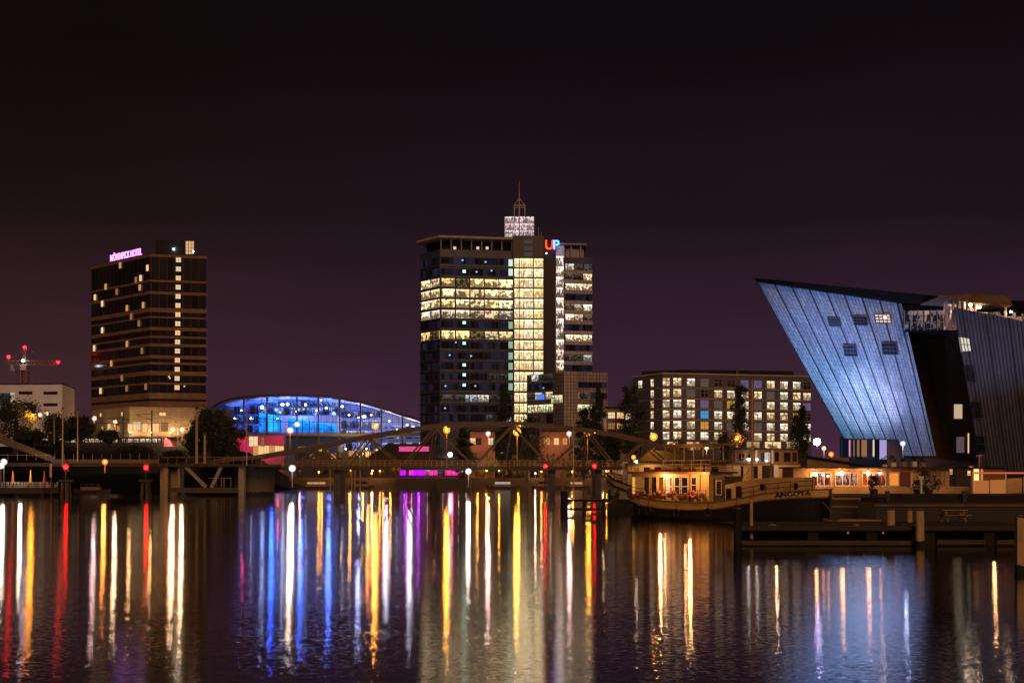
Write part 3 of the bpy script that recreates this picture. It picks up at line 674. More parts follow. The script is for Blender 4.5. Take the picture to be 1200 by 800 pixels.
for k, yb in enumerate((454, 466.7, 479, 491.7, 504.3)):
    z = H + (HZ - yb) / F * 330; mb = MB(); fB.box(mb, .0, fB.L, z - .09, z + .09, .0, .07); fA.box(mb, .0, fA.L - .01, z - .09, z + .09, .0, .07); mb.build('string_course', conc, apt)
dv = MB(); dv.bar((X(867, 340), 345, zt + .4), (X(868, 340), 345, Z(431, 345)), .5); dv.bar((X(867, 340), 345, Z(433, 345)), (X(877, 340), 345, Z(428, 345)), .25); dv.build('roof_davit', dkmetal, apt)
low = thing('pale_house', 'low pale house with lit windows between the annex and the brick apartment block', 'building', (X(725, 350), 350, 2.6))
MB().box(X(711, 350), X(748, 350), 350, 362, 2.6, Z(478, 350)).build('wall', mat('pale render', (.30, .24, .19), .8), low)
MB().box(X(710, 350), X(749, 350), 349.6, 362.4, Z(478, 350), Z(476.5, 350)).build('roof', dkpanel, low)
flw = Face((X(711, 350), 350), (X(748, 350), 350))
for px, y, m in ((716.5, 486.5, warmC), (727, 486.5, warmA), (737, 488, warmC), (716.5, 499, warmD), (727, 499, warmB), (738, 500, warmD)): lit_on(flw, px, y, 1.9, 1.7, m, low, .05, frames=(2, 2))

# ================================================================== WHITE OFFICE BLOCK and CRANE at the left edge
wht = mat('white render', (.72, .74, .86), .8, var=.15, scale=.4)
wo_ = thing('white_office_block', 'white rendered office block at the left edge with dark strip windows', 'building', (X(40, 370), 370, 2.6))
WA, WB = (X(-60, 372), 372), (X(73, 370), 370)
MB().prism([WA, WB, (WB[0] - 4, 392), (WA[0], 392)], 2.6, Z(450, 370)).build('wall', wht, wo_)
fW = Face(WA, WB)
gw = darkglass('strip window glass', (.015, .014, .014), 1.0, .15)
for a, b, y in ((22, 38, 460), (51, 67.5, 460.3), (22, 38, 473.5), (51, 67.5, 474)):
    u0, u1 = fW.u(a), fW.u(b); z = Z(y, 370); mb = MB(); fW.pane(mb, u0, u1, z - .45, z + .45, .04, bay=.9); mb.build('window', gw, wo_)
u0, u1 = fW.u(-40), fW.u(17); mb = MB(); fW.pane(mb, u0, u1, Z(475, 370), Z(460, 370), .05, bay=2.2); mb.build('window', litglass('lit corner office', (1, .7, .36), (.85, .85, .75), .7, .2, 2.0, 3.3, .3, .5), wo_)
MB().prism([(WA[0], WA[1] - .3), (WB[0] + .2, WB[1] - .3), (WB[0] - 4, 392.2), (WA[0], 392.2)], Z(450, 370), Z(448.8, 370)).build('roof', dkpanel, wo_)
crane = thing('tower_crane', 'tower crane with red warning lights behind the white office block', 'crane', (X(29, 430), 430, 2.6))
cst = mat('crane steel', (.30, .16, .07), .6)
def lattice(mb, p0, p1, w_, n, up=(0, 0, 1), t=.12):
    p0, p1 = Vector(p0), Vector(p1); d = (p1 - p0).normalized(); a = d.cross(Vector(up)).normalized() * w_ / 2; b = a.cross(d).normalized() * w_ / 2
    cs = [a + b, a - b, -a - b, -a + b]
    for c in cs: mb.bar(p0 + c, p1 + c, t)
    for k in range(n):
        q0, q1 = p0.lerp(p1, k / n), p0.lerp(p1, (k + 1) / n)
        for j in range(4): mb.bar(q0 + cs[j], q1 + cs[(j + 1) % 4], t * .7)
xc = X(29, 430); zj = Z(425, 430)
mb = MB(); lattice(mb, (xc, 430, 2.6), (xc, 430, zj - .8), 1.9, 22, (0, 1, 0), .3); mb.build('tower', cst, crane)
mb = MB(); lattice(mb, (X(7, 430), 430, zj), (X(70, 430), 430, zj), 1.3, 14, (0, 0, 1), .2); mb.build('jib', cst, crane)
mb = MB(); lattice(mb, (xc, 430, zj + .6), (xc, 430, Z(407, 430)), .8, 4, (0, 1, 0), .16); mb.bar((xc, 430, Z(408, 430)), (X(60, 430), 430, zj + .6), .08); mb.bar((xc, 430, Z(408, 430)), (X(10, 430), 430, zj + .6), .08); mb.build('apex', cst, crane)
mb = MB(); mb.box(xc - 1.0, xc + 1.0, 428.6, 430.8, zj - 2.6, zj - .7); mb.build('cab', mat('cab white', (.55, .5, .48), .5), crane)
mb = MB(); mb.box(X(13, 430), X(16.5, 430), 429.2, 430.8, zj - 2.8, zj - .6); mb.build('counterweight', conc, crane)
E_redlamp = emit('red warning bulb', (1.0, .004, .008), 30)
for px, py in ((10, 418), (29, 407), (68, 424)):
    p_ = P(px, py, 430); b_ = MB(); b_.tube((p_.x, 430, min(p_.z, zj) - .2 if py > 410 else p_.z - .5), p_, .08); bo = b_.build('lamp_stem', cst, crane); MB().ball(p_, .55).build('warning_light', E_redlamp, bo)
MB().ball((xc, 428.3, Z(423, 430)), .42).build('work_light', E_bluewhite, crane)
# ================================================================== GLASS WAVE HALL
hall = thing('glass_hall', 'wave roofed glass terminal hall glowing blue and white inside', 'building', (X(390, 520), 520, 2.6))
roofpx = [(252, 477), (262, 471), (275, 466.8), (300, 463.8), (340, 462), (380, 463.5), (405, 466.5), (425, 470.5), (445, 476), (465, 482.5), (485, 489), (505, 495.5), (525, 502), (548, 509)]
rtop = [(X(a, 520), Z(b, 520)) for a, b in roofpx]
hr = mat('dark roof metal', (.06, .06, .075), .4, metal=.6, var=.2, scale=.1)
hw = mat('white hall lining', (.55, .57, .68), .6, var=.12, scale=.3)
mb = MB()
for (xa, za_), (xb, zb_) in zip(rtop, rtop[1:]):
    mb.hexa([(xa, 514, za_ - 1.0), (xb, 514, zb_ - 1.0), (xb, 566, zb_ - 1.0), (xa, 566, za_ - 1.0)], [(xa, 514, za_), (xb, 514, zb_), (xb, 566, zb_ + .01), (xa, 566, za_ + .01)])
mb.build('roof', hr, hall)
mb = MB()
for (xa, za_), (xb, zb_) in zip(rtop[1:], rtop[2:]):
    mb.face([(xa, 519, za_ - 1.05), (xa, 565, za_ - 1.05), (xb, 565, zb_ - 1.05), (xb, 519, zb_ - 1.05)])
mb.build('ceiling', hw, hall)
zf = Z(507.5, 520)
def xz(px, py): return X(px, 520), Z(py, 520)
MB().box(X(264, 520), X(540, 520), 521.5, 565, zf - 1.0, zf).build('floor_slab', conc, hall)
def roof_z(x):
    for (xa, za_), (xb, zb_) in zip(rtop, rtop[1:]):
        if xa <= x <= xb: return za_ + (zb_ - za_) * (x - xa) / (xb - xa)
    return rtop[-1][1]
mb = MB()
for a, b in zip(range(268, 530, 8), range(276, 538, 8)):
    xa, xb = X(a, 555), X(b, 555)
    mb.face([(xa, 555, 2.7), (xb, 555, 2.7), (xb, 555, roof_z(xb) - 1.2), (xa, 555, roof_z(xa) - 1.2)])
mb.build('back_wall', hw, hall)
# galleries and the blue auditorium box behind the glass
bluebox = litglass('blue glowing auditorium wall', (.004, .20, .95), (.01, .34, 1.0), 2.0, .0, 1.0, 2.0, .6, .35)  # wall glows by itself in place of blue lamps shining on it
D_ = 530
fbx = Face((X(303, D_), D_), (X(397, D_), D_))
MB().box(X(302, D_), X(396, D_), D_ + .2, D_ + 14, zf + .02, Z(487, D_)).build('auditorium', hw, hall)
for a, b, yt0, yt1, yb in ((303.5, 330.5, 483.5, 487.5, 505.5), (337.5, 366, 489.5, 493, 507), (367.5, 394.5, 493.5, 497.5, 507)):
    u0, u1 = fbx.u(a), fbx.u(b); mb = MB()
    for k in range(6):
        ua, ub = u0 + (u1 - u0) * k / 6, u0 + (u1 - u0) * (k + 1) / 6
        za1, zb1 = Z(yt0 + (yt1 - yt0) * k / 6, D_), Z(yt0 + (yt1 - yt0) * (k + 1) / 6, D_); zb_ = Z(yb, D_)
        mb.face([fbx.p(ua, zb_, .08), fbx.p(ub, zb_, .08), fbx.p(ub, zb1, .08), fbx.p(ua, za1, .08)], [(ua / 3, 0), (ub / 3, 0), (ub / 3, 1), (ua / 3, 1)])
    mb.build('blue_panel', bluebox, hall)
deep = litglass('deep blue gallery', (.01, .03, .65), (.10, .25, 1.0), .9, .15, 4.0, 4.1, .2, .8)
fdp = Face((X(264, 528), 528), (X(303, 528), 528))
for k in range(3): mb = MB(); z0 = zf + .3 + k * 3.9; fdp.pane(mb, .2 + k * .6, fdp.L, z0, min(z0 + 3.3, roof_z(X(272, 528)) - 1.5 - .2 * k), 0, bay=2.2, k0=k * 9.0); mb.build('gallery_window', deep, hall)
gal = litglass('white hall gallery', (.14, .24, 1.0), (.85, .75, .95), 1.1, .25, 3.0, 7.7, .25, .75)
fg = Face((X(396, 540), 540), (X(535, 540), 540))
for k in range(6):
    z0 = zf - 15.5 + k * 4.4 + (.6 if k > 2 else 0)
    for a, b in ((398, 446), (447, 497), (498, 530)):
        u0, u1 = fg.u(a), fg.u(b); zt_ = min(z0 + 3.4, roof_z(fg.p(u1, 0).x) - 1.7)
        if zt_ - z0 > 1: mb = MB(); fg.pane(mb, u0, u1, z0, zt_, 0, bay=2.6, k0=k * 7.0 + a); mb.build('gallery_window', gal, hall)
gal2 = litglass('blue white gallery', (.10, .25, 1.0), (.45, .6, 1.0), 1.2, .25, 3.0, 17.7, .25, .8)
fg2 = Face((X(306, 546), 546), (X(396, 546), 546))
for k in range(2): z0 = Z(486, 546) + k * 3.6; mb = MB(); fg2.pane(mb, 0, fg2.L, z0, z0 + 3.0, 0, bay=2.4, k0=k * 11.0); mb.build('gallery_window', gal2, hall)
# roof trusses, columns and front glazing
steel = mat('hall steel', (.10, .10, .12), .5)
for px in (286, 313, 348, 373, 398, 422.5, 447, 471.5, 497, 520):
    x = X(px, 519.5); mb = MB(); mb.tube((x, 519.5, 2.6), (x, 519.5, roof_z(x) - 1.0), .38, .38, 8); mb.build('column', steel, hall)
gz = MB()
for a in range(264, 540, 7):
    x = X(a, 520.5); gz.box(x - .06, x + .06, 520.4, 520.6, zf, roof_z(x) - 1.1)
for k in range(4):
    z = zf + .2 + k * 4.4
    xs = [X(a, 520.5) for a in range(262, 545, 3) if roof_z(X(a, 520.5)) - 1.2 > z]
    if xs: gz.box(xs[0], xs[-1], 520.36, 520.64, z - .09, z + .09)
gz.build('glazing_frame', steel, hall)
mb = MB()
for a, b in zip(range(262, 536, 6), range(268, 542, 6)):
    xa, xb = X(a, 520.5), X(b, 520.5); mb.face([(xa, 520.75, 3), (xb, 520.75, 3), (xb, 520.75, roof_z(xb) - 1.1), (xa, 520.75, roof_z(xa) - 1.1)])
mb.build('front_glass', clear_glass('hall glass', (.92, .95, 1), .06), hall)
E_hall = emit('hall spotlight', (.62, .75, 1.0), 45); E_hallw = emit('hall white spotlight', (.72, .76, 1.0), 26)
for px, py, m, r in [(307, 477, E_hall, .75), (331, 474, E_hall, .7), (337, 473.5, E_hall, .6), (358, 474, E_hallw, .55), (382.5, 478, E_hallw, .5), (401, 476, E_hallw, .5), (409, 486, E_hallw, .4), (371, 481, E_hallw, .35), (347, 482, E_hall, .35),
                     (376, 469, E_hallw, .3), (420, 489, E_hallw, .3), (435, 486, E_hallw, .35), (456, 493, E_hallw, .35), (477, 498, E_hallw, .4), (488, 502, E_hallw, .35), (502, 506, E_hallw, .4), (283, 481, E_hall, .35), (275, 490, E_hall, .3), (294, 490, E_hall, .35), (442, 497, E_hallw, .3), (465, 503, E_hallw, .3), (325, 490, E_hall, .25)]:
    p_ = P(px, py, 526); b_ = MB(); b_.tube(p_ + Vector((0, 0, r)), (p_.x, p_.y, roof_z(p_.x) - 1.1), .05); bo = b_.build('lamp_rod', steel, hall); MB().ball(p_, r * .8).build('bulb', m, bo)
for px, y, z, c, e in ((284, 535, zf + 6, (.05, .15, 1), 4500), (318, 540, zf + 11, (.03, .10, 1), 6500), (352, 526, zf + 9, (.05, .14, 1), 6500), (385, 538, zf + 9.5, (.08, .18, 1), 6500), (420, 530, zf + 8, (.40, .46, 1), 5500), (452, 530, zf + 5.5, (.75, .70, 1), 4200), (480, 530, zf + 3.2, (.95, .82, .95), 3400), (505, 530, zf - 1.5, (.85, .85, 1), 3000), (440, 528, zf - 6, (.8, .8, 1), 3500)):
    plight('hall_lamp', (X(px, y), y, z), c, e, .8, hall)
# magenta lit entrance block
mag = mat('rose plaster', (.45, .22, .28), .8, var=.2)
MB().box(X(268, 518), X(334, 518), 516, 521, 2.6, zf - 1.05).build('entrance_block', mag, hall)
fe = Face((X(268, 516), 516), (X(334, 516), 516))
for px, y, w_, h_, m in [(297, 517, 3.6, 4.0, warmC), (308, 517.5, 1.4, 3.6, warmD), (306, 528, 2.4, 4.2, warmA), (312.5, 528, 2.4, 4.2, warmA), (319, 528, 2.4, 4.2, warmB), (325, 528, 2.2, 4.0, warmA), (300, 528, 2.4, 4.2, warmB), (330, 528, 1.8, 3.8, warmA)]:
    lit_on(fe, px, y, w_, h_, m, hall, .06, frames=(2, 1))
for px, py in ((272, 512), (284, 512), (288, 525), (310, 535), (325, 512)): plight('rose_lamp', (X(px, 511), 511.5, Z(py, 511)), (1.0, .02, .20), 560, .4, hall)
MB().box(X(334.2, 517), X(560, 517), 518.4, 521.2, zf - 1.0, zf - .1).build('deck_edge', conc, hall)
MB().box(X(345, 519), X(440, 519), 521.7, 523, 2.6, zf - 8).build('lower_wall', mat('brown lower wall', (.09, .06, .04), .8), hall)
flo = Face((X(345, 519), 521.6), (X(440, 519), 521.6))
for px, py, w_, m in ((350, 526, 2.2, warmD), (357, 526, 1.6, warmB), (366, 534, 2.0, warmD), (374, 526, 2.4, warmA), (383, 526, 1.6, warmD), (391, 534, 2.0, warmB), (399, 526, 2.0, warmD), (412, 531, 2.4, warmB), (421, 526, 2.0, warmD), (431, 532, 2.0, warmA)): lit_on(flo, px, py, w_, 2.2, m, hall, .06, frames=(2, 1))
for px in (400, 425): plight('amber_lamp', (X(px, 514), 514, Z(525, 514)), (1, .60, .08), 1200, .4, hall)

# ================================================================== SHIP-PROW BUILDING
def copper():
    m, nt, out = nodes('weathered copper panels')
    b = N(nt, 'ShaderNodeBsdfPrincipled', i_Roughness=.55, i_Metallic=.0)
    uv = N(nt, 'ShaderNodeUVMap'); sp = N(nt, 'ShaderNodeSeparateXYZ'); nt.links.new(uv.outputs[0], sp.inputs[0])
    sw = N(nt, 'ShaderNodeCombineXYZ'); nt.links.new(sp.outputs[1], sw.inputs[0]); nt.links.new(sp.outputs[0], sw.inputs[1])
    br = N(nt, 'ShaderNodeTexBrick', offset=.43, offset_frequency=2); br.inputs['Scale'].default_value = 1.0
    br.inputs['Brick Width'].default_value = 1.25; br.inputs['Row Height'].default_value = .41; br.inputs['Mortar Size'].default_value = .045; br.inputs['Mortar Smooth'].default_value = .2
    br.inputs['Color1'].default_value = (.25, .29, .30, 1); br.inputs['Color2'].default_value = (.40, .43, .42, 1); br.inputs['Mortar'].default_value = (.10, .115, .12, 1)
    nt.links.new(sw.outputs[0], br.inputs['Vector'])
    n1 = N(nt, 'ShaderNodeTexNoise', i_Scale=.5, i_Detail=8.0, i_Roughness=.75)
    mp = N(nt, 'ShaderNodeMapping'); mp.inputs['Scale'].default_value = (1.6, .45, 1); nt.links.new(uv.outputs[0], mp.inputs[0]); nt.links.new(mp.outputs[0], n1.inputs['Vector'])
    c = mix_c(nt, .9, br.outputs[0], n1.outputs[0], 'OVERLAY')
    f = math_n(nt, 'FRACT', math_n(nt, 'DIVIDE', sp.outputs[0], 2.05)); seam = math_n(nt, 'LESS_THAN', f, .115)
    c = mix_c(nt, seam, c, (.012, .014, .016))
    nt.links.new(c, b.inputs['Base Color'])
    bp = N(nt, 'ShaderNodeBump', i_Strength=.4, i_Distance=.05); nt.links.new(br.outputs['Fac'], bp.inputs['Height']); bp.invert = True; nt.links.new(bp.outputs[0], b.inputs['Normal'])
    nt.links.new(b.outputs[0], out.inputs[0]); return m
cop = copper()
ship = thing('prow_shaped_building', 'huge building shaped like a ship prow, clad in blue floodlit copper panels', 'building', (X(1060, 165), 165, 1.8))
TL, BL, BR, TR = P(885.5, 328.5, 158), P(999.5, 534, 168.5), P(1097, 534, 160), P(1056, 353, 156)
def bil(u, v):   # u left to right, v bottom to top
    a = BL.lerp(BR, u); b = TL.lerp(TR, u); return a.lerp(b, v)
def bnorm(u, v):
    du = (bil(min(1, u + .01), v) - bil(max(0, u - .01), v)); dv = (bil(u, min(1, v + .01)) - bil(u, max(0, v - .01)))
    n = du.cross(dv).normalized(); return n if n.y < 0 else -n
def skin(mb, fn, W, Hh, nu=22, nv=22, m=0, cut=None):
    for i in range(nu):
        for j in range(nv):
            if cut and i < cut[0] and j < cut[1]: continue
            a, b, c, d = (i / nu, j / nv), ((i + 1) / nu, j / nv), ((i + 1) / nu, (j + 1) / nv), (i / nu, (j + 1) / nv)
            mb.face([fn(*q) for q in (a, b, c, d)], [(q[0] * W, q[1] * Hh) for q in (a, b, c, d)], m)
mb = MB(); skin(mb, bil, 17.0, 24.0, 25, 28, 0, (16, 3))
BK0, BK1, BK2, BK3 = Vector((X(1010, 205), 205, TL.z - 6)), Vector((X(1040, 205), 205, BL.z)), Vector((BR.x + 14, 205, BR.z)), Vector((TR.x + 12, 205, TR.z - 2))
def westf(u, v): return (BK1 + Vector((0, 0, 3))).lerp(bil(0, 3 / 28), u).lerp(BK0.lerp(TL, u), v)
skin(mb, westf, 40.0, 24.0, 10, 10)
mb.face([TL, TR, BK3, BK0]); q0_, q1_ = bil(0, 3 / 28), bil(16 / 25, 3 / 28); mb.face([q0_, q1_, q1_ + Vector((6, 30, 0)), BK1 + Vector((0, 0, q0_.z - BL.z))]); mb.face([bil(16 / 25, 0), q1_, q1_ + Vector((6, 30, 0)), bil(16 / 25, 0) + Vector((6, 30, 0))])
eb = MB()
hull_o = mb.build('copper_hull', cop, ship)
def find_uv(px, py):
    u, v = .5, .5
    for _ in range(40):
        p_ = bil(u, v); ex = px - (600 + p_.x / p_.y * F); ey = py - (HZ - (p_.z - H) / p_.y * F)
        e = .001; pu, pv = bil(u + e, v), bil(u, v + e)
        def pr(q): return (600 + q.x / q.y * F, HZ - (q.z - H) / q.y * F)
        a, b, c = pr(p_), pr(pu), pr(pv)
        J = ((b[0] - a[0]) / e, (c[0] - a[0]) / e, (b[1] - a[1]) / e, (c[1] - a[1]) / e); det = J[0] * J[3] - J[1] * J[2]
        u += (J[3] * ex - J[1] * ey) / det; v += (-J[2] * ex + J[0] * ey) / det
    return u, v
grey_pane = mat('hull window glass', (.012, .014, .02), .6, spec=.1)
blackframe = mat('black window bars', (.02, .022, .025), .5)
for px, py, w_, h_, m in [(978, 376.5, 7, 4.5, grey_pane), (1008, 375, 8, 4.8, grey_pane), (1034.5, 372.5, 9, 5, emit('hull lit window', (1.0, .70, .62), .9)), (996.5, 409.5, 7.5, 6.5, grey_pane), (1042.5, 407.5, 8.5, 6.8, grey_pane)]:
    cs = [find_uv(px - w_ - (dy > 0) * 1.2 + 1.2, py + dy) if False else find_uv(px + dx, py + dy) for dx, dy in ((-w_ + 1, h_), (w_ + 1, h_ + .5), (w_ - 1, -h_ + .5), (-w_ - 1, -h_))]
    pts = [bil(*q) + bnorm(*q) * .08 for q in cs]; bk = [bil(*q) - bnorm(*q) * .3 for q in cs]
    mb = MB(); mb.hexa(bk, pts); wo2 = mb.build('window', m, ship)
    fr = MB(); n = bnorm(*cs[0])
    for k in range(5): t = k / 4; fr.bar(pts[0].lerp(pts[1], t) + n * .06, pts[3].lerp(pts[2], t) + n * .06, .11, .06, up=n)
    for k in range(4): t = k / 3; fr.bar(pts[0].lerp(pts[3], t) + n * .13, pts[1].lerp(pts[2], t) + n * .13, .11, .06, up=n)
    fr.build('window_frame', blackframe, wo2)
p_ = bil(*find_uv(1037, 371.5)); nn = bnorm(.8, .9); MB().ball(p_ + nn * .35, .12).build('lamp', E_warmw, ship)
# roof slab with its dark soffit, thickening to the right
rd = mat('dark roof edge', (.012, .009, .008), .95, var=.25, spec=.05)
r0, r1 = P(884.5, 325.5, 157), P(1112, 348, 153.5); l0, l1 = P(885, 328.2, 157.2), P(1112, 361.5, 154)
mb = MB(); bk = BK0 - l0 + Vector((0, 1, .7))
mb.hexa([l0, l1, l1 + Vector((10, 50, 1)), l0 + bk + Vector((0, 0, -.5))], [r0, r1, r1 + Vector((10, 50, 1)), r0 + bk]); mb.build('roof', rd, ship)
# recessed core wall between the two copper volumes
corew = mat('brown recess wall', (.10, .05, .026), .9, var=.3, scale=.3)
c0, c1 = (X(1040, 164), 164), (X(1160, 164), 164)
MB().prism([c0, c1, (c1[0] + 4, 200), (c0[0] + 10, 200)], 1.8, Z(362.5, 164)).build('recess_wall', corew, ship)
fcw = Face(c0, c1)
sky_rest = litglass('lit restaurant glazing', (1.0, .62, .50), (.5, .66, 1.0), .55, .15, 2.0, 6.1, .2, .95)
fcw = Face((X(1058.5, 155), 155), (X(1115, 154.2), 154.2)); MB().prism([(X(1058.5, 155), 155), (X(1115, 154.2), 154.2), (X(1115, 154) + 3, 166), (X(1058.5, 155) + 3, 166)], Z(387, 155), Z(358, 155)).build('restaurant_bay', rd, ship)
mb = MB(); fcw.pane(mb, .1, fcw.L - .1, Z(385.5, 154.6), Z(364, 154.6), .03, bay=1.1); rw_ = mb.build('window', sky_rest, ship)
fr = MB()
for k in range(8): u = .1 + (fcw.L - .2) * k / 7; fcw.box(fr, u - .06, u + .06, Z(387, 154.6), Z(363, 154.6), .035, .15)
fcw.box(fr, 0, fcw.L, Z(378, 154.6), Z(377.2, 154.6), .155, .2)
fr.build('window_frame', mat('pale bars', (.22, .20, .20), .5), rw_); fcw = Face(c0, c1)
for px, y, w_, h_, m in [(1122.5, 482, 1.15, 1.9, emit('beige room light', (1.0, .72, .45), .55)), (1125, 521, 1.1, 2.1, emit('faint violet room', (.6, .42, .5), .16)), (1134.5, 519, .25, 2.6, warmC)]:
    lit_on(fcw, px, y, w_, h_, m, ship, .08, frames=(1, 1))
# stern volume: leaning seamed copper wall
cop2 = cop
STL, SBL, SBR, STR = P(1118, 360, 148), P(1150, 552, 156), P(1330, 552, 150), P(1330, 402, 142)
def stern(u, v): return SBL.lerp(SBR, u).lerp(STL.lerp(STR, u), v)
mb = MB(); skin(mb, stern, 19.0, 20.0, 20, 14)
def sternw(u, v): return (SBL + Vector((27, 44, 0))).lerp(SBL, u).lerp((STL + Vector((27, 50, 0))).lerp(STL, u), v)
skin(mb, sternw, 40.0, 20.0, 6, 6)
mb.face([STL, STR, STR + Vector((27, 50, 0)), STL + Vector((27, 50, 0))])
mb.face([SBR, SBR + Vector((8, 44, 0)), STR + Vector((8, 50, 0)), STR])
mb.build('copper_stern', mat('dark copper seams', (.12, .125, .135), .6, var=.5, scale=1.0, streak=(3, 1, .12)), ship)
sm = MB()
for k in range(46):
    u = k / 45; big = k % 6 == 2
    for j in range(8):
        a, b = stern(u, j / 8), stern(u, (j + 1) / 8); n = Vector((-.05, -1, .05)); sm.bar(a + n * .05, b + n * .05, .16 if big else .06, .14 if big else .10, up=n)
sm.build('seam', mat('seam metal', (.035, .036, .045), .6), ship)
def sfind(px, py):
    best = None
    for i in range(81):
        for j in range(81):
            p_ = stern(i / 160, j / 80); e = abs(600 + p_.x / p_.y * F - px) + abs(HZ - (p_.z - H) / p_.y * F - py)
            if best is None or e < best[0]: best = (e, i / 160, j / 80)
    return best[1], best[2]
for px, y, w_, h_, m in [(1130.5, 403.5, 5.5, 8, emit('cool room light', (1.0, .92, .72), .75)), (1134.5, 438, 6, 9, gw), (1141, 480, 6, 9, gw), (1146, 520, 6, 9, gw)]:
    q = [stern(*sfind(px + a, y + b)) + Vector((0, -.25, 0)) for a, b in ((-w_ + 1.4, h_), (w_ + 1.4, h_ + .8), (w_ - 1.4, -h_ + .8), (-w_ - 1.4, -h_))]
    mb = MB(); mb.hexa([p_ + Vector((0, .4, 0)) for p_ in q], q); wo2 = mb.build('window', m, ship)
    fr = MB()
    for k in range(4): fr.bar(q[0].lerp(q[1], k / 3) + Vector((0, -.05, 0)), q[3].lerp(q[2], k / 3) + Vector((0, -.05, 0)), .08)
    for k in range(3): fr.bar(q[0].lerp(q[3], k / 2) + Vector((0, -.13, 0)), q[1].lerp(q[2], k / 2) + Vector((0, -.13, 0)), .07)
    fr.build('window_frame', blackframe, wo2)
# roof terrace: glazed pavilion, posts, tan roof
TD = 152
tz = lambda px: stern(max(0, (px - 1118) / 212.0), 1).z
pr_ = litglass('lit terrace pavilion', (1.0, .50, .36), (1.0, .74, .64), .9, .12, 2.0, 12.1, .3, .8)
ftr = Face((X(1104, TD), TD), (X(1330, TD), TD))
xa = 1106
for a, b, yt in ((1106, 1122, 350), (1122, 1142, 351), (1142, 1163, 353), (1163, 1184, 357), (1184, 1210, 362), (1210, 1290, 366)):
    mb = MB(); u0, u1 = ftr.u(a), ftr.u(b) - .06; ftr.pane(mb, u0, u1, Z(386, TD), Z(yt, TD), 0, bay=1.0, k0=a); mb.build('terrace_window', pr_, ship)
pale_post = mat('pale terrace post', (.6, .48, .44), .6)
for px, yt in ((1109, 350), (1117, 350.5), (1124, 351), (1130, 351.5), (1137.5, 352), (1144, 352.5), (1158.5, 355), (1166, 356), (1178, 357.5), (1188.5, 359), (1199, 362)):
    mb = MB(); x = X(px, 149.5); mb.box(x - .12, x + .12, 149.3, 149.7, Z(383, 149.5), Z(yt, 149.5)); mb.build('terrace_post', pale_post, ship)
mb = MB(); mb.bar((X(1107, 149.5), 149.1, Z(362, 149.5)), (X(1300, 149.5), 149.1, Z(388, 149.5)), .1); mb.build('terrace_railing', pale_post, ship)
tan = mat('tan roof cladding', (.17, .12, .07), .9, spec=.1)
mb = MB()
y0_, y1_ = 147.5, 172
mb.hexa([(X(1138, y0_), y0_, Z(353.5, y0_)), (X(1187, y0_), y0_, Z(357.5, y0_)), (X(1187, y0_) + 3, y1_, Z(357, y0_)), (X(1138, y0_) + 3, y1_, Z(353, y0_))],
        [(X(1148, y0_), y0_ + .4, Z(343.5, y0_)), (X(1183.5, y0_), y0_ + .4, Z(347, y0_)), (X(1183, y0_) + 3, y1_, Z(347, y0_)), (X(1148, y0_) + 3, y1_, Z(343, y0_))]); mb.build('terrace_roof', tan, ship)
mb = MB(); mb.hexa([(X(1098, 148), 148, Z(348.5, 148)), (X(1140, 148), 148, Z(352, 148)), (X(1142, 148), 170, Z(352, 148)), (X(1100, 148), 170, Z(348.5, 148))], [(X(1100, 148), 148, Z(346.5, 148)), (X(1148, 148), 148, Z(343.6, 148)), (X(1148, 148), 170, Z(343.6, 148)), (X(1100, 148), 170, Z(346.5, 148))]); mb.build('terrace_eave', tan, ship)
mb = MB(); mb.hexa([(X(1187.5, 148), 148, Z(364, 148)), (X(1300, 148), 148, Z(372, 148)), (X(1300, 148), 170, Z(372, 148)), (X(1188, 148), 170, Z(364, 148))], [(X(1187.5, 148), 148, Z(352, 148)), (X(1300, 148), 148, Z(356, 148)), (X(1300, 148), 170, Z(356, 148)), (X(1188, 148), 170, Z(352, 148))]); mb.build('terrace_roof', rd, ship)
for px, py in ((1148, 360), (1185, 365), (1137, 357)):
    MB().ball(P(px, py, 148.9), .16).build('terrace_lamp', E_warmw, ship)
par = thing('parasol', 'dark parasol open on the lit roof terrace of the prow shaped building', 'parasol', (X(1165, 146.5), 147.6, Z(384, 146.5)))
mb = MB(); c = Vector((X(1165, 146.5), 147.6, Z(355.5, 146.5))); rim = [c + Vector((1.65 * math.cos(t), 1.65 * math.sin(t), -.55)) for t in [k * math.pi / 4 for k in range(8)]]
for k in range(8): mb.face([c, rim[k], rim[(k + 1) % 8]]); mb.face([c - Vector((0, 0, .04)), rim[(k + 1) % 8] - Vector((0, 0, .12)), rim[k] - Vector((0, 0, .12))])
for k in range(8): a, b = rim[k], rim[(k + 1) % 8]; mb.face([a, a - Vector((0, 0, .12)), b - Vector((0, 0, .12)), b])
mb.build('canopy', mat('dark canvas', (.03, .028, .03), .9), par); MB().tube((c.x, c.y, par.location.z), c - Vector((0, 0, .1)), .05).build('pole', dkmetal, par)
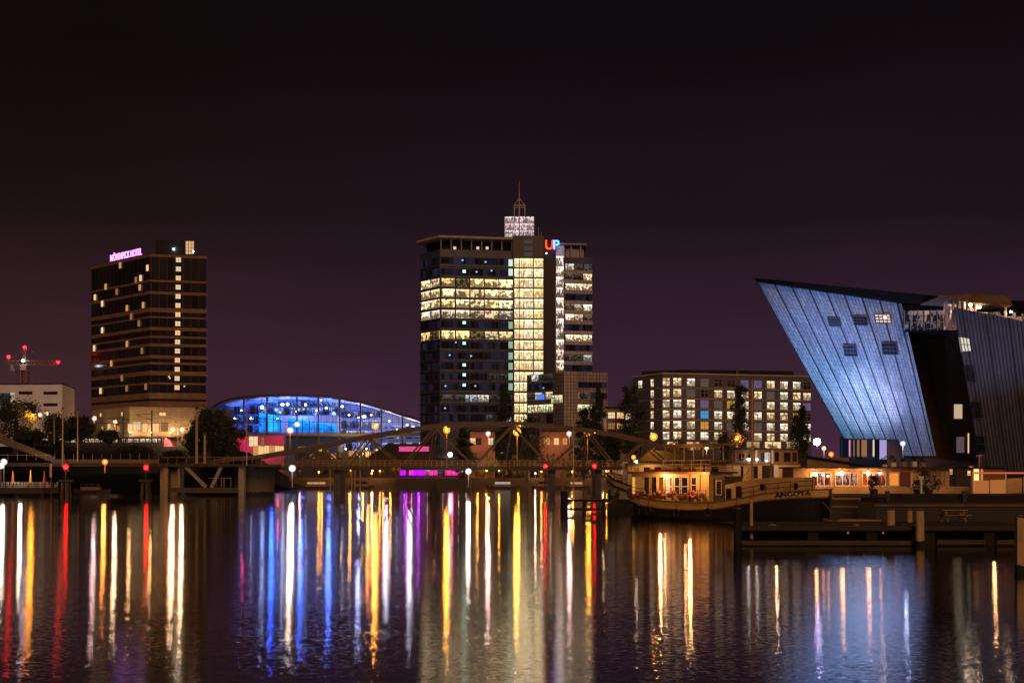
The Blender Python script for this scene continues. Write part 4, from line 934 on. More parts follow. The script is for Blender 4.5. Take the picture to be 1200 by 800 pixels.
# glazed ground storey under the overhang
gA, gB = (X(984, 171.5), 171.5), (X(1100, 165), 165); fgd = Face(gA, gB)
MB().prism([gA, gB, (gB[0] + 8, 200), (gA[0] + 12, 204)], 1.8, 9.0).build('ground_storey', dkpanel, ship)
for a, b, m in ((986, 1000, 'd'), (1000.5, 1012, 'd'), (1012, 1031, 'd'), (1031, 1039.5, 'v'), (1040.5, 1049, 'v'), (1050, 1072, 'd')):
    mb = MB(); u0, u1 = fgd.u(a), fgd.u(b) - .05; fgd.pane(mb, u0, u1, Z(538, 169), Z(511.5, 169), .1, bay=1.5); mb.build('ground_window', {'d': darkglass('ground glass', (.012, .012, .018), 1.2, .14, .02, (.6, .45, .7)), 'v': emit('violet foyer light', (.62, .50, 1.0), .62)}[m], ship)
for px, w_, m in ((996, .2, emit('pink tube', (1, .4, .55), .7)), (1006, .3, warmD), (1013, .7, warmD), (1024, .2, warmC), (1001, .15, warmD)): lit_on(fgd, px, 525, w_, 2.2, m, ship, .14, 'light_strip')
# ================================================================== QUAY UNDER THE PROW BUILDING, EMBANKMENT
g = MB(); g.prism([(X(905, 142), 142), (600, 142), (600, 350.6), (X(960, 345), 350.6), (X(935, 200), 200)], -2, 1.8)
tag(g.build('promenade', mat('promenade paving', (.09, .08, .07), .85, var=.3, scale=.5)), kind='structure')
soil = mat('dark embankment', (.007, .008, .005), .95, var=.5, scale=.3, bump=.6, spec=.05)
g = MB()
def ridge(x): return 10.6 + .5 * math.sin(x * .13)
xs = [-330 + k * 6 for k in range(47)]
prof = [(262, -.4), (268, 2.2), (290, 4.6), (308, 8.2), (318, 10.8), (350.5, 10.8)]
for xa, xb in zip(xs, xs[1:]):
    def f_(x, k):
        yy, zz = prof[k]; t = min(1, max(0, (-54 - x) / 22.0)); t = t * t * (3 - 2 * t)
        return (x, yy + (1 - t) * (40 if k < 3 else 8), -.5 + (zz + .5) * t + (.35 * math.sin(x * .9 + k * 2) if 1 <= k <= 3 else 0))
    for k in range(5): g.face([f_(xa, k), f_(xb, k), f_(xb, k + 1), f_(xa, k + 1)])
tag(g.build('embankment', soil, smooth=True), kind='structure')

# ================================================================== TRAIN and catenary
train = thing('passenger_train', 'passenger train with lit windows and a red nose on the embankment', 'train', (X(150, 328), 328, 10.9))
tb = mat('train body', (.06, .035, .03), .4); tn = mat('red train nose', (.55, .03, .07), .4)
def tr_x(px): return X(px, 328)
z0, z1 = Z(524, 328), Z(512, 328)
for k, (a, b) in enumerate(((20, 79.5), (80, 139.5), (140, 194))):
    mb = MB(); xa, xb = tr_x(a), tr_x(b); n = 8
    sec = [(326.6, z0), (326.5, z0 + 1.7), (326.9, z1 - .35), (327.6, z1), (329.4, z1), (330.2, z1 - .4), (330.4, z0)]
    for (ya, za_), (yb, zb_) in zip(sec, sec[1:]): mb.face([(xa, ya, za_), (xb, ya, za_), (xb, yb, zb_), (xa, yb, zb_)])
    mb.face([(xa, *s_) for s_ in sec]); mb.face([(xb, *s_) for s_ in reversed(sec)]); mb.build('carriage', tb, train)
mb = MB(); xa, xb = tr_x(194), tr_x(204)
mb.hexa([(xa, 326.5, z0), (xb, 327.0, z0), (xb, 330.0, z0), (xa, 330.4, z0)], [(xa, 327.0, z1 - .1), (xb - .9, 327.4, z1 - .8), (xb - .9, 329.6, z1 - .8), (xa, 330.0, z1 - .1)]); mb.build('nose', tn, train)
ftn = Face((tr_x(20), 326.45), (tr_x(194), 326.45))
tw = [litglass('train window light', (1.0, .70, .42), (1.0, .86, .70), 1.1, .12, 2.0, 2.9, .4, .8)]
rw = random.Random(5)
for px in list(range(28, 78, 7)) + list(range(86, 138, 7)) + list(range(146, 192, 7)):
    mb = MB(); u = ftn.u(px); ftn.pane(mb, u - .62, u + .62, z0 + 1.25, z0 + 2.15, .06, bay=.62); mb.build('window', tw[0], train)
plight('nose_light', (tr_x(207), 325, z0 + 2.0), (1, .05, .2), 25, .2, train)
def catenary(px, yt, label):
    t = thing('catenary_mast', label, 'mast', (X(px, 324.5), 324.5, 10.7), 'catenary masts along the railway')
    mb = MB(); mb.bar((X(px, 324.5), 324.5, 10.5), (X(px, 324.5), 324.5, Z(yt, 324.5)), .32); mb.build('pole', dkmetal, t)
    mb = MB(); z = Z(yt, 324.5) - .8; mb.bar((X(px, 324.5), 324.65, z), (X(px, 324.5) - 5, 328, z), .14); mb.bar((X(px, 324.5), 324.65, z - 1.6), (X(px, 324.5) - 4.8, 328, z - .1), .1); mb.build('bracket', dkmetal, t)
catenary(144.5, 485, 'shorter dark catenary mast in front of the hotel podium'); catenary(178, 481, 'taller dark catenary mast with pale top before the hotel')
cw = MB()
for z in (Z(488.5, 325), Z(494, 325)): cw.path([(X(90, 325) + k * 3, 325.2, z - .5 * math.sin(math.pi * (k % 9) / 9)) for k in range(10)], .05, 4)
tag(cw.build('overhead_wire', dkmetal), 'thin overhead railway wires strung before the hotel podium', 'wire')

# ================================================================== ARCHED TRUSS BRIDGE
bst = mat('riveted bridge steel', (.10, .065, .04), .6, var=.4, scale=.8)
bdk = mat('bridge deck steel', (.045, .033, .024), .7, var=.4, scale=.8)
bridge = thing('truss_bridge', 'arched steel truss bridge with lattice web spanning the harbour mouth', 'bridge', (X(600, 240), 244, 0))
chord = [(224, 545), (262, 538), (300, 535), (340, 528), (376, 522), (405, 515), (430, 511), (470, 504), (509, 498.5), (556, 496), (600, 495.5), (643, 498), (690, 503.5), (726, 509), (755, 516), (785, 525), (820, 535), (850, 541)]
for D_ in (240.0, 248.0):
    ZZ = lambda py: Z(py, 240); XX = lambda px: X(px, 240)
    mb = MB()
    for (a, b), (c, d) in zip(chord, chord[1:]): mb.bar((XX(a), D_, ZZ(b)), (XX(c), D_, ZZ(d)), .5, .58)
    mb.build('top_chord', bst, bridge)
    mb = MB(); mb.bar((XX(300), D_, ZZ(547.6)), (XX(852), D_, ZZ(547.6)), .5, .5); mb.build('bottom_chord', bst, bridge)
    nodes_t = [376, 430, 509, 600, 690, 755, 820]
    def cy(px):
        for (a, b), (c, d) in zip(chord, chord[1:]):
            if a <= px <= c: return b + (d - b) * (px - a) / (c - a)
    bots = [340, 403, 470, 555, 645, 722, 788, 850]
    for k, px in enumerate(nodes_t):
        for q in (bots[k], bots[k + 1]):
            mb = MB(); mb.bar((XX(px), D_, ZZ(cy(px)) - .36), (XX(q), D_, ZZ(547.6) + .25), .26, .30); mb.build('diagonal', bst, bridge)
            # lacing of the second, thinner web member
        mb = MB(); a = bots[k] + (px - bots[k]) * .55; b = bots[k + 1] + (px - bots[k + 1]) * .55
        mb.bar((XX(px), D_ + .02, ZZ(cy(px)) - .36), (XX((px * .6 + a * .4)), D_ + .02, ZZ(547.6) + .25), .14, .14)
        mb.build('hanger', bst, bridge)
    mb = MB(); mb.bar((XX(376), D_, ZZ(523)), (XX(352), D_, ZZ(549)), .3); mb.build('end_post', bst, bridge)
mb = MB(); mb.box(X(300, 240), X(905, 240), 240.4, 247.6, Z(549.6, 240), Z(546.9, 240)); mb.build('deck', bdk, bridge)
mb = MB(); mb.box(X(300, 240), X(905, 240), 239.2, 239.75, Z(550.6, 240), Z(547.2, 240)); mb.build('deck_girder', bdk, bridge)
for px in (520, 610, 700): # sway bracing across the two trusses
    mb = MB(); mb.bar((X(px, 240), 240.3, Z(cy(px) , 240) - .1), (X(px, 240), 247.7, Z(cy(px), 240) - .1), .3); mb.build('cross_beam', bst, bridge)
for D_, a, b in ((238.9, 300, 560), (238.9, 561, 905), (249.2, 300, 905)):
    mb = MB(); n = int((b - a) / 6)
    for k in range(n + 1): x = X(a + (b - a) * k / n, D_); mb.bar((x, D_, Z(547, D_)), (x, D_, Z(539.5, D_)), .07)
    for py in (539.5, 542, 544.5): mb.bar((X(a, D_), D_, Z(py, D_)), (X(b, D_), D_, Z(py, D_)), .07)
    mb.build('railing', mat('bridge railing', (.36, .22, .10), .6), bridge)
for px in (398, 646, 699, 760, 850):
    mb = MB(); mb.box(X(px - 4, 244), X(px + 4, 244), 240.5, 247.5, -1.5, Z(549.7, 240)); mb.build('pier', mat('dark bridge pier', (.08, .07, .06), .85, var=.4), bridge)
for px in (461.5, 468):
    mb = MB(); c = P(px, 549.5, 238.4)
    d_ = .48; mb.hexa([c + Vector((-d_, -.03, 0)), c + Vector((0, -.03, -d_)), c + Vector((0, .03, -d_)), c + Vector((-d_, .03, 0))], [c + Vector((0, -.03, d_)), c + Vector((d_, -.03, 0)), c + Vector((d_, .03, 0)), c + Vector((0, .03, d_))])
    mb.build('diamond_sign', mat('amber sign face', (.40, .20, .03), .6), bridge)

# ================================================================== SWING SPAN at the left with its timber guide and drum pier
swing = thing('swing_bridge_span', 'left bridge span with sloping girder resting on pale raking struts', 'bridge', (X(150, 235), 238, 0))
mb = MB(); mb.bar((X(-45, 233), 233, Z(495, 233)), (X(64, 233), 233, Z(538.5, 233)), .6, 1.0); mb.build('sloping_girder', bst, swing)
mb = MB(); mb.bar((X(-45, 241), 241, Z(497, 233)), (X(64, 241), 241, Z(538.5, 233)), .6, 1.0); mb.build('sloping_girder', bst, swing)
mb = MB(); mb.box(X(-45, 233), X(186, 233), 233.4, 240.6, Z(546, 233), Z(542, 233)); mb.build('deck', bdk, swing)
mb = MB(); mb.bar((X(62, 233), 233, Z(540, 233)), (X(186, 233), 233, Z(540.5, 233)), .4, .7); mb.build('edge_girder', bst, swing)
mb = MB(); mb.box(X(186.4, 233), X(322, 233), 233.2, 240.6, Z(546.5, 233), Z(543.6, 233)); mb.build('approach_deck', bdk, swing)
mb = MB()
for k in range(33): x = X(-45 + k * 11, 233); z0_ = Z(542, 233) + (.45 if -45 + k * 11 < 186 else -.3); mb.bar((x, 232.7, z0_), (x, 232.7, z0_ + 1.2), .06)
mb.bar((X(-45, 233), 232.7, Z(533, 233)), (X(60, 233), 232.7, Z(533, 233)), .07); mb.bar((X(190, 233), 232.7, Z(535.6, 233)), (X(310, 233), 232.7, Z(535.6, 233)), .07); mb.build('railing', mat('bridge railing', (.36, .22, .10), .6), swing)
palest = mat('pale painted strut', (.30, .25, .17), .7, var=.25)
for a, b, c, d in ((216, 546.5, 240, 570.5), (258, 546.5, 246.5, 571)):
    mb = MB(); mb.bar((X(a, 233), 234, Z(b, 233)), (X(c, 233), 234, Z(d, 233)), .5, .62); mb.build('raking_strut', palest, swing)
for px, w_ in ((192, 5), (207.5, 2.4), (281, 6.5)):
    mb = MB(); mb.box(X(px - w_ / 2, 233), X(px + w_ / 2, 233), 234.2, 236, 0, Z(546.6, 233)); mb.build('support_post', palest, swing)
mb = MB(); mb.box(X(182, 233), X(205, 233), 236.2, 239.5, -1, Z(546.6, 233)); mb.build('abutment', mat('ochre concrete', (.30, .23, .11), .8, var=.4, scale=.8), swing)
mb = MB(); mb.box(X(200, 232), X(276, 232), 231.4, 234, Z(577, 232), Z(571.3, 232)); mb.build('timber_fender', mat('wet timber', (.07, .05, .035), .7, var=.5, scale=1), swing)
mb = MB()
for px in (253, 259, 262, 270): mb.bar((X(px, 235), 235.4, Z(571, 235)), (X(px, 235), 235.4, Z(560, 235)), .12)
mb.bar((X(244, 235), 235.4, Z(560, 235)), (X(270, 235), 235.4, Z(560, 235)), .1); mb.build('inspection_rail', palest, swing)
drum = thing('drum_pier', 'round concrete drum pier standing in the water at the bridge joint', 'pier', (X(294, 242), 242, 0))
mb = MB(); c = X(294.5, 240); mb.tube((c, 243, -2), (c, 243, Z(546.2, 240)), 3.75, 3.75, 40); mb.build('drum', mat('stained concrete', (.13, .105, .075), .85, var=.5, scale=.5, streak=(1.5, 1.5, .3), wl=.6), drum)
mb = MB(); mb.tube((c, 243, Z(546.1, 240)), (c, 243, Z(544, 240)), 3.95, 3.95, 40); mb.build('cap', conc, drum)
def dolphin(px, D_, label, red=True, pz=None):
    t = thing('mooring_dolphin', label, 'dolphin', (X(px, D_), D_, 0), 'navigation light dolphins')
    for dx, dy in ((-.9, 0), (.5, -.6), (.7, .7)):
        mb = MB(); mb.tube((X(px, D_) + dx, D_ + dy, -2), (X(px, D_) + dx * .55, D_ + dy * .6, 2.6), .32, .28, 8); mb.build('pile', mat('wet timber', (.07, .05, .035), .7), t)
    mb = MB(); mb.box(X(px, D_) - 1.0, X(px, D_) + 1.0, D_ - .8, D_ + .9, 2.6, 3.0); mb.build('cap', bdk, t)
    p_ = P(px, pz, D_); mb = MB(); mb.tube((p_.x, D_, 3.0), (p_.x, D_, p_.z - .3), .09); mb.build('lamp_post', dkmetal, t)
    mb = MB(); mb.box(p_.x - .45, p_.x + .45, D_ + .25, D_ + .4, p_.z - .75, p_.z + .75); mb.build('signal_board', dkmetal, t)
    MB().ball(p_, .36).build('red_light', E_nav, t); return t
E_nav = emit('red signal bulb', (1.0, .0022, .004), 40)
dolphin(77, 226, 'timber dolphin with red signal light beside the sloping girder', pz=547)
dolphin(171, 226, 'timber dolphin with red signal light left of the pale abutment', pz=547.5)
for px, py, lb in ((639, 546, 'red signal light on a short post under the bridge arch'), (696.5, 546, 'red signal light on a short post nearest the white boat bow')):
    t = thing('signal_light', lb, 'signal light', (X(px, 236), 236, 0), 'red signal lights at the bridge')
    p_ = P(px, py, 236); mb = MB(); mb.tube((p_.x, 236.3, -1), (p_.x, 236.3, p_.z + .5), .14); mb.build('post', dkmetal, t)
    MB().box(p_.x - .38, p_.x + .38, 236.1, 236.25, p_.z - .6, p_.z + .6).build('signal_board', dkmetal, t); MB().ball((p_.x, 235.8, p_.z), .27).build('bulb', emit('small red signal bulb', (1, .003, .006), 35), t)

# ================================================================== STREET LAMPS
lamp_post_m = mat('lamp post paint', (.12, .09, .06), .5)
AMB, ORG, WRM, PNK, WHT, YEL, VIO = (1.0, .35, .03), (1.0, .26, .04), (1.0, .60, .34), (1.0, .60, .56), (1.0, .82, .70), (1.0, .46, .04), (.52, .36, 1.0)
def street_lamp(px, py, D_, z0, col, st, r, label, cat='street lamp', style='halo', lw=0, name='street_lamp'):
    p_ = P(px, py, D_); t = thing(name, label, cat, (p_.x, D_, z0), 'street lamps and quay lamps')
    mb = MB()
    if style == 'arm': # curved bracket lamp
        mb.tube((p_.x + 1.2, D_ + .3, z0), (p_.x + 1.2, D_ + .3, p_.z + .25), .12, .08, 8); mb.tube((p_.x + 1.2, D_ + .3, p_.z + .25), (p_.x, D_ + .05, p_.z + r + .1), .06, .05, 6)
    else:
        mb.tube((p_.x, D_, z0), (p_.x, D_, z0 + .9), .16, .12, 8); mb.tube((p_.x, D_, z0 + .9), (p_.x, D_, p_.z - r * 1.5), .09, .07, 8)
    mb.build('pole', lamp_post_m, t)
    cap = MB(); cap.tube((p_.x, D_, p_.z + r * 1.45), (p_.x, D_, p_.z + r * 1.9), r * .9, r * .15, 10); cap.build('lamp_cap', dkmetal, t)
    key = '%.2f %.2f %.2f %d' % (col + (st,))
    go_ = MB().ball(p_, r * 1.55, 14, 9).build('lamp_halo', halo_mat(key, col, 1.6), t, smooth=True)  # glowing shell added round the bulb to imitate its halo
    MB().ball(p_, r * .72).build('bulb', emit('lamp glow ' + key, col, st * .2), go_)
    if lw: plight('lamp_light', (p_.x, D_ - r * 1.6 - .35, p_.z - .2), col, lw * 2.5, r, t)
    return t
L = [
 (38, 487, 300, 8.0, AMB, 42, .62, 'bright amber street lamp before the white office block', 'halo', 900),
 (47, 486, 330, 10, WHT, 20, .35, 'small white lamp just right of the bright amber lamp', 'halo', 0),
 (55, 485, 330, 10, WRM, 24, .42, 'warm white lamp standing beside the two lamps before the white block', 'halo', 0),
 (123, 541, 228, 4.2, ORG, 40, .34, 'orange deck lamp midway between the two red signal dolphins', 'halo', 300),
 (110.5, 490, 345, 10.5, PNK, 26, .42, 'pinkish lamp at the left corner of the hotel podium', 'halo', 500),
 (135, 494, 345, 10.5, WRM, 22, .38, 'warm lamp in front of the hotel entrance left of a mast', 'halo', 800),
 (202.5, 503, 325, 9, WRM, 45, .42, 'left lamp of the warm pair before the hotel podium', 'arm', 900),
 (213.5, 503, 325, 9, WRM, 45, .42, 'right lamp of the warm pair before the hotel podium', 'halo', 900),
 (340, 504, 262, 2.6, WRM, 48, .42, 'tall warm white lamp in front of the magenta hall entrance', 'halo', 500),
 (348, 497, 420, 3, WHT, 30, .55, 'pale lamp against the blue panels of the glass hall', 'halo', 0),
 (342.5, 548.5, 228, 1.6, WHT, 62, .40, 'low white lamp beside the round drum pier', 'halo', 300),
 (440, 499, 250.5, 5, AMB, 40, .42, 'amber lamp above the bridge chord before the glass hall', 'halo', 600),
 (432, 531, 262, 2.6, ORG, 30, .32, 'low orange lamp behind the bridge lattice under the amber lamp', 'halo', 300),
 (523.5, 504, 250.5, 5, AMB, 42, .44, 'amber lamp at the foot of the office tower left corner', 'halo', 700),
 (549, 552, 236, 1.4, WHT, 60, .36, 'low white lamp under the bridge deck beside the purple bar', 'halo', 250),
 (572, 508, 358, 2.6, PNK, 34, .46, 'pinkish white lamp left of the poplar and terracotta pavilion', 'halo', 700),
 (606, 506, 250.5, 5, YEL, 60, .52, 'largest golden lamp at the crown of the bridge arch', 'halo', 1000),
 (589, 532, 354, 2.6, YEL, 30, .36, 'low golden lamp among the shrubs under the bridge arch', 'halo', 900),
 (667, 508, 356, 2.6, PNK, 40, .48, 'pinkish white lamp before the pink annex pier', 'halo', 700),
 (688.5, 507, 250.5, 5, AMB, 46, .44, 'amber lamp in front of the twin poplars', 'halo', 1200),
 (725, 510.5, 353, 2.6, ORG, 34, .42, 'orange lamp in front of the low pale house', 'halo', 900),
 (766, 511.5, 250.5, 5, AMB, 52, .50, 'bright amber lamp before the corner of the apartment block', 'halo', 1200),
 (742.5, 535.5, 300, 2.6, AMB, 26, .36, 'low amber lamp behind the white boat bow', 'halo', 700),
 (865, 512, 300, 2.6, ORG, 40, .46, 'orange lamp in front of the middle of the apartment block', 'halo', 800),
 (828, 524.5, 310, 2.6, WRM, 26, .36, 'small warm lamp before the apartment block shop fronts', 'halo', 500),
 (790, 521, 315, 2.6, YEL, 14, .26, 'small golden lamp above the dark roofed shelter', 'halo', 300),
 (965.5, 525, 146, 1.8, WRM, 24, .17, 'warm lamp under the violet floodlight', 'halo', 60),
 (974, 532, 140, 1.8, ORG, 26, .19, 'orange lamp low between the violet floodlight and the red windowed houseboat', 'halo', 80),
 (1058, 519.5, 150, 1.8, (.62, .72, 1.0), 40, .20, 'bluish white lamp before the copper hull foot', 'halo', 120),
 (1138, 547, 128, 1.8, ORG, 34, .16, 'orange lamp at the gangway shelter by the right edge boat', 'halo', 60),
 (4.5, 541, 224, 1.6, WHT, 50, .36, 'higher white lamp of the pair at the floating terrace', 'halo', 300),
 (1.0, 545.5, 223, 1.6, WHT, 36, .36, 'lower white lamp of the pair at the floating terrace', 'halo', 0),
]
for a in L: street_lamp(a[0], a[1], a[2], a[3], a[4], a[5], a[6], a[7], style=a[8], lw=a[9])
# the violet quay floodlight and the ones that wash the copper hull
fl_t = thing('floodlight', 'brilliant violet white floodlight at the foot of the copper hull', 'floodlight', (X(957.5, 150), 150, 1.8), 'floodlights of the prow shaped building')
p_ = P(957.5, 517.5, 150)
mb = MB(); mb.tube((p_.x, 150, 1.8), (p_.x, 150, p_.z - .3), .1, .08); mb.build('pole', lamp_post_m, fl_t)
MB().ball(p_, .42, sy=.7).build('lens', emit('violet white bulb', (.62, .50, 1.0), 70), fl_t); MB().box(p_.x - .35, p_.x + .35, 150.32, 150.6, p_.z - .35, p_.z + .35).build('housing', dkmetal, fl_t)
plight('flood_beam', p_ + Vector((.5, -.6, .5)), (.22, .39, 1.0), 11000, .3, fl_t, 120, bil(.35, .5), .8)
def flood(px, D_, z, col, w_, aim, ang, label):
    t = thing('floodlight', label, 'floodlight', (X(px, D_), D_, 1.8), 'floodlights of the prow shaped building')
    x = X(px, D_); aim = Vector(aim); q = Vector((x, D_, z)); d = (aim - q).normalized()
    mb = MB(); mb.tube((x, D_, 1.8), (x, D_, z - .15), .06); mb.build('stand', dkmetal, t)
    mb = MB(); mb.tube(q - d * .3, q + d * .05, .16, .24, 10); mb.build('housing', dkmetal, t)
    mb = MB(); mb.tube(q + d * .055, q + d * .07, .2, .2, 10); mb.build('lens', emit('flood lens %.2f' % col[0], col, 8), t)
    plight('flood_beam', q + d * .2, col, w_, .2, t, ang, aim, .9)
flood(1010, 146, 3.0, (.24, .38, 1.0), 6500, bil(.55, .8), 85, 'blue floodlight on a stand aimed at the upper copper hull')
flood(1022, 150, 3.0, (.60, .60, 1.0), 13500, bil(.46, .34), 40, 'violet floodlight on a stand aimed at the middle of the copper hull')
flood(975, 150, 3.2, (.05, .50, .75), 7000, bil(.04, .30), 60, 'teal floodlight on a stand aimed at the lower left copper edge')
flood(1170, 138, 3.0, (.35, .40, .95), 3600, stern(.2, .95), 60, 'dim blue floodlight on a stand aimed at the dark seamed wall')

# ================================================================== TREES AND SHRUBS
bark = mat('bark', (.05, .035, .025), .9)
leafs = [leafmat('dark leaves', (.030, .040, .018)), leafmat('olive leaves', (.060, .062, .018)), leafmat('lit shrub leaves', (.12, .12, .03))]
def leafcloud(mb, c, rx, ry, rz, n, s, rnd, hollow=.35, clumps=14):
    cl = []
    for k in range(clumps):
        while True:
            q = Vector((rnd.uniform(-1, 1), rnd.uniform(-1, 1), rnd.uniform(-1, 1)))
            if hollow < q.length < 1: break
        cl.append((Vector((q.x * rx * .85, q.y * ry * .85, q.z * rz * .88)), rnd.uniform(.22, .42)))
    for k in range(n):
        cc, cr = cl[rnd.randrange(clumps)]
        q = Vector((rnd.gauss(0, .5), rnd.gauss(0, .5), rnd.gauss(0, .5)))
        pos = Vector(c) + cc + Vector((q.x * cr * rx * 1.2, q.y * cr * ry * 1.2, q.z * cr * min(rz, rx * 2.2)))
        a = Vector((rnd.uniform(-1, 1), rnd.uniform(-1, 1), rnd.uniform(-1, 1))).normalized(); b = a.orthogonal().normalized()
        w_ = s * rnd.uniform(.5, 1.2); a = a * w_; b = b * w_ * .55
        mb.face([pos - a * .5, pos + b * .5, pos + a * .5, pos - b * .5])
def tree(px, D_, ybase, ytop, wpx, label, kind='round', lm=0, n=4200, seed=0, group='trees along the far bank', zb=None):
    rnd = random.Random(seed + int(px)); x = X(px, D_); zb = Z(ybase, D_) if zb is None else zb; zt_ = Z(ytop, D_); hh = zt_ - zb; r = wpx / 2 / F * D_
    t = thing('poplar_tree' if kind == 'poplar' else 'tree', label, 'tree', (x, D_, zb), group)
    tr = MB(); tr.tube((x, D_, zb - .3), (x + .1, D_, zb + hh * .45), r * .10 + .12, r * .06 + .06, 8); tr.tube((x + .1, D_, zb + hh * .45), (x, D_, zt_ - hh * .08), r * .06 + .06, .04, 6)
    for k in range(7):
        h0 = zb + hh * (.2 + .08 * k); a = rnd.uniform(0, 6.28); l = r * (.75 if kind != 'poplar' else .45)
        tr.tube((x, D_, h0), (x + math.cos(a) * l, D_ + math.sin(a) * l, h0 + hh * (.14 if kind != 'poplar' else .2)), .09, .03, 5)
    tr.build('trunk', bark, t)
    mb = MB(); s = max(.5, 3.2 / F * D_)
    if kind == 'poplar':
        for k in range(5):
            f0 = (k + .5) / 5; rr = r * (.85, 1.1, 1.05, .85, .5)[k]
            leafcloud(mb, (x + rnd.uniform(-.12, .12) * r, D_, zb + hh * (.12 + .86 * f0)), rr * 1.25, rr * 1.25, hh * .125, n // 4, s * .95, rnd, .15, 11)
    else:
        leafcloud(mb, (x, D_, zb + hh * .60), r, r * .9, hh * .42, n, s, rnd, .3, 22)
    mb.build('crown', leafs[lm], t); return t
for a in [(18, 296, 530, 466, 60, 'dark bushy tree at the left edge under the white office block'), (66, 300, 530, 484, 36, 'dark tree right of the white office block'), (93, 304, 525, 486, 30, 'dark tree left of the hotel podium'),
          (127, 300, 524, 503, 22, 'small dark tree in front of the train'), (245, 285, 545, 470, 42, 'tall dark round tree between the hotel and glass hall'), (266, 282, 545, 486, 38, 'lower dark tree touching the magenta hall entrance'),
          (231, 288, 545, 500, 26, 'small dark tree at the right foot of the hotel'), (40, 292, 530, 505, 42, 'low dark tree below the bright amber lamp'), (160, 298, 540, 522, 40, 'low spreading dark tree below the train'), (200, 294, 545, 527, 34, 'low dark tree right of the train nose')]:
    tree(*a, zb=Z(a[2], a[1]) if a[1] > 250 else None)
for a in [(591, 345, 556, 455, 22, 'tall dark poplar at the foot of the office tower', 'poplar'), (618, 349, 556, 487, 40, 'bushy dark tree right of the tower poplar before the stair bay'), (684, 346, 556, 478, 22, 'left poplar of the twin before the annex', 'poplar'),
          (702, 346, 556, 452, 20, 'right taller poplar of the twin before the annex', 'poplar'), (740, 338, 556, 450, 30, 'broad dark poplar before the corner of the apartment block', 'poplar'), (867, 300, 556, 448, 20, 'narrow dark poplar before the middle of the apartment block', 'poplar'),
          (544, 347, 556, 503, 22, 'small dark tree beside the terracotta pavilion left end', 'poplar'), (716, 344, 556, 500, 24, 'short dark tree beside the low pale house', 'round'), (795, 318, 556, 514, 30, 'low dark tree before the apartment block left part', 'round'), (850, 306, 556, 505, 26, 'low dark tree beside the narrow poplar', 'round'), (938, 290, 556, 468, 22, 'dark tree beside the copper hull edge', 'round')]:
    tree(*a, zb=2.5)
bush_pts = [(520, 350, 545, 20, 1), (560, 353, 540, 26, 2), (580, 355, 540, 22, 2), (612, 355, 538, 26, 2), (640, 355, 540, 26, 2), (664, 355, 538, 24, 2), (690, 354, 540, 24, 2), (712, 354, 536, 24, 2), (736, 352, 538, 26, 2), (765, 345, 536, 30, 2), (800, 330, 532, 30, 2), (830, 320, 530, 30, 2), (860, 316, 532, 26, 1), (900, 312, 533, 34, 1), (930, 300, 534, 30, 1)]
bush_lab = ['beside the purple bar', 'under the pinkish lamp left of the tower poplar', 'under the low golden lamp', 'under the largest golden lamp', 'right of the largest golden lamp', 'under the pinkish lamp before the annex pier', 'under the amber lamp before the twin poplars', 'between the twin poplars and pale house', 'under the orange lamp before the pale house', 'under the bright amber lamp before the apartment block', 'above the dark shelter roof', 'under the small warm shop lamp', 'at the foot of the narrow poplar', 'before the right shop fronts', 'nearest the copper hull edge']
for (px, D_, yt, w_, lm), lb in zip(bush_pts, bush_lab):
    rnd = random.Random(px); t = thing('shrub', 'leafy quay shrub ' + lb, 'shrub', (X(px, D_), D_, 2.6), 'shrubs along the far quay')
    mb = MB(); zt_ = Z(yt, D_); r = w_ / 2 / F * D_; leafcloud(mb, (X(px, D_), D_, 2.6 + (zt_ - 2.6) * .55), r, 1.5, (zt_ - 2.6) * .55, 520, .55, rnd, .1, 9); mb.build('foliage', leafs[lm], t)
    mb = MB(); [mb.tube((X(px, D_), D_, 2.5), (X(px, D_) + math.cos(k * 1.6) * r * .5, D_ + math.sin(k * 1.6) * .6, 2.6 + (zt_ - 2.6) * .6), .06, .02, 5) for k in range(4)]; mb.build('stem', bark, t)
hd = MB(); rnd = random.Random(9)
for k in range(60): x = -60 + k * 3.2; leafcloud(hd, (x, 400, 4.3), 2.4, 1.4, 2.0 + rnd.random(), 60, .8, rnd, .1, 5)
tag(hd.build('hedgerow', leafs[0]), kind='stuff')

# ================================================================== tall lit poles
for px, yt, yb, D_, lb, r in [(73.5, 478, 547, 232, 'tall lit pole directly above the left red signal dolphin', .16), (91, 480, 541, 231.5, 'tall lit pole right of the left red signal dolphin', .14), (63.5, 487, 520, 290, 'short lit pole below the warm white lamp', .16),
                              (230.5, 478, 543, 231.8, 'thick sunlit coloured pole before the dark round tree'.replace('sunlit coloured', 'amber lit'), .26), (240, 508, 543, 231.6, 'shorter amber lit pole right of the thick pole', .24), (289, 470, 545, 230.8, 'thin dark pole crossing the magenta hall entrance', .13)]:
    t = thing('tall_pole', lb, 'pole', (X(px, D_), D_, Z(yb, D_)), 'tall poles on the left bridge span')
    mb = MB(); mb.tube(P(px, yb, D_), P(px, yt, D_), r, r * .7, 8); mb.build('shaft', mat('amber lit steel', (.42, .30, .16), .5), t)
    mb = MB(); mb.ball(P(px, yt, D_), r * 1.3); mb.build('finial', dkmetal, t)

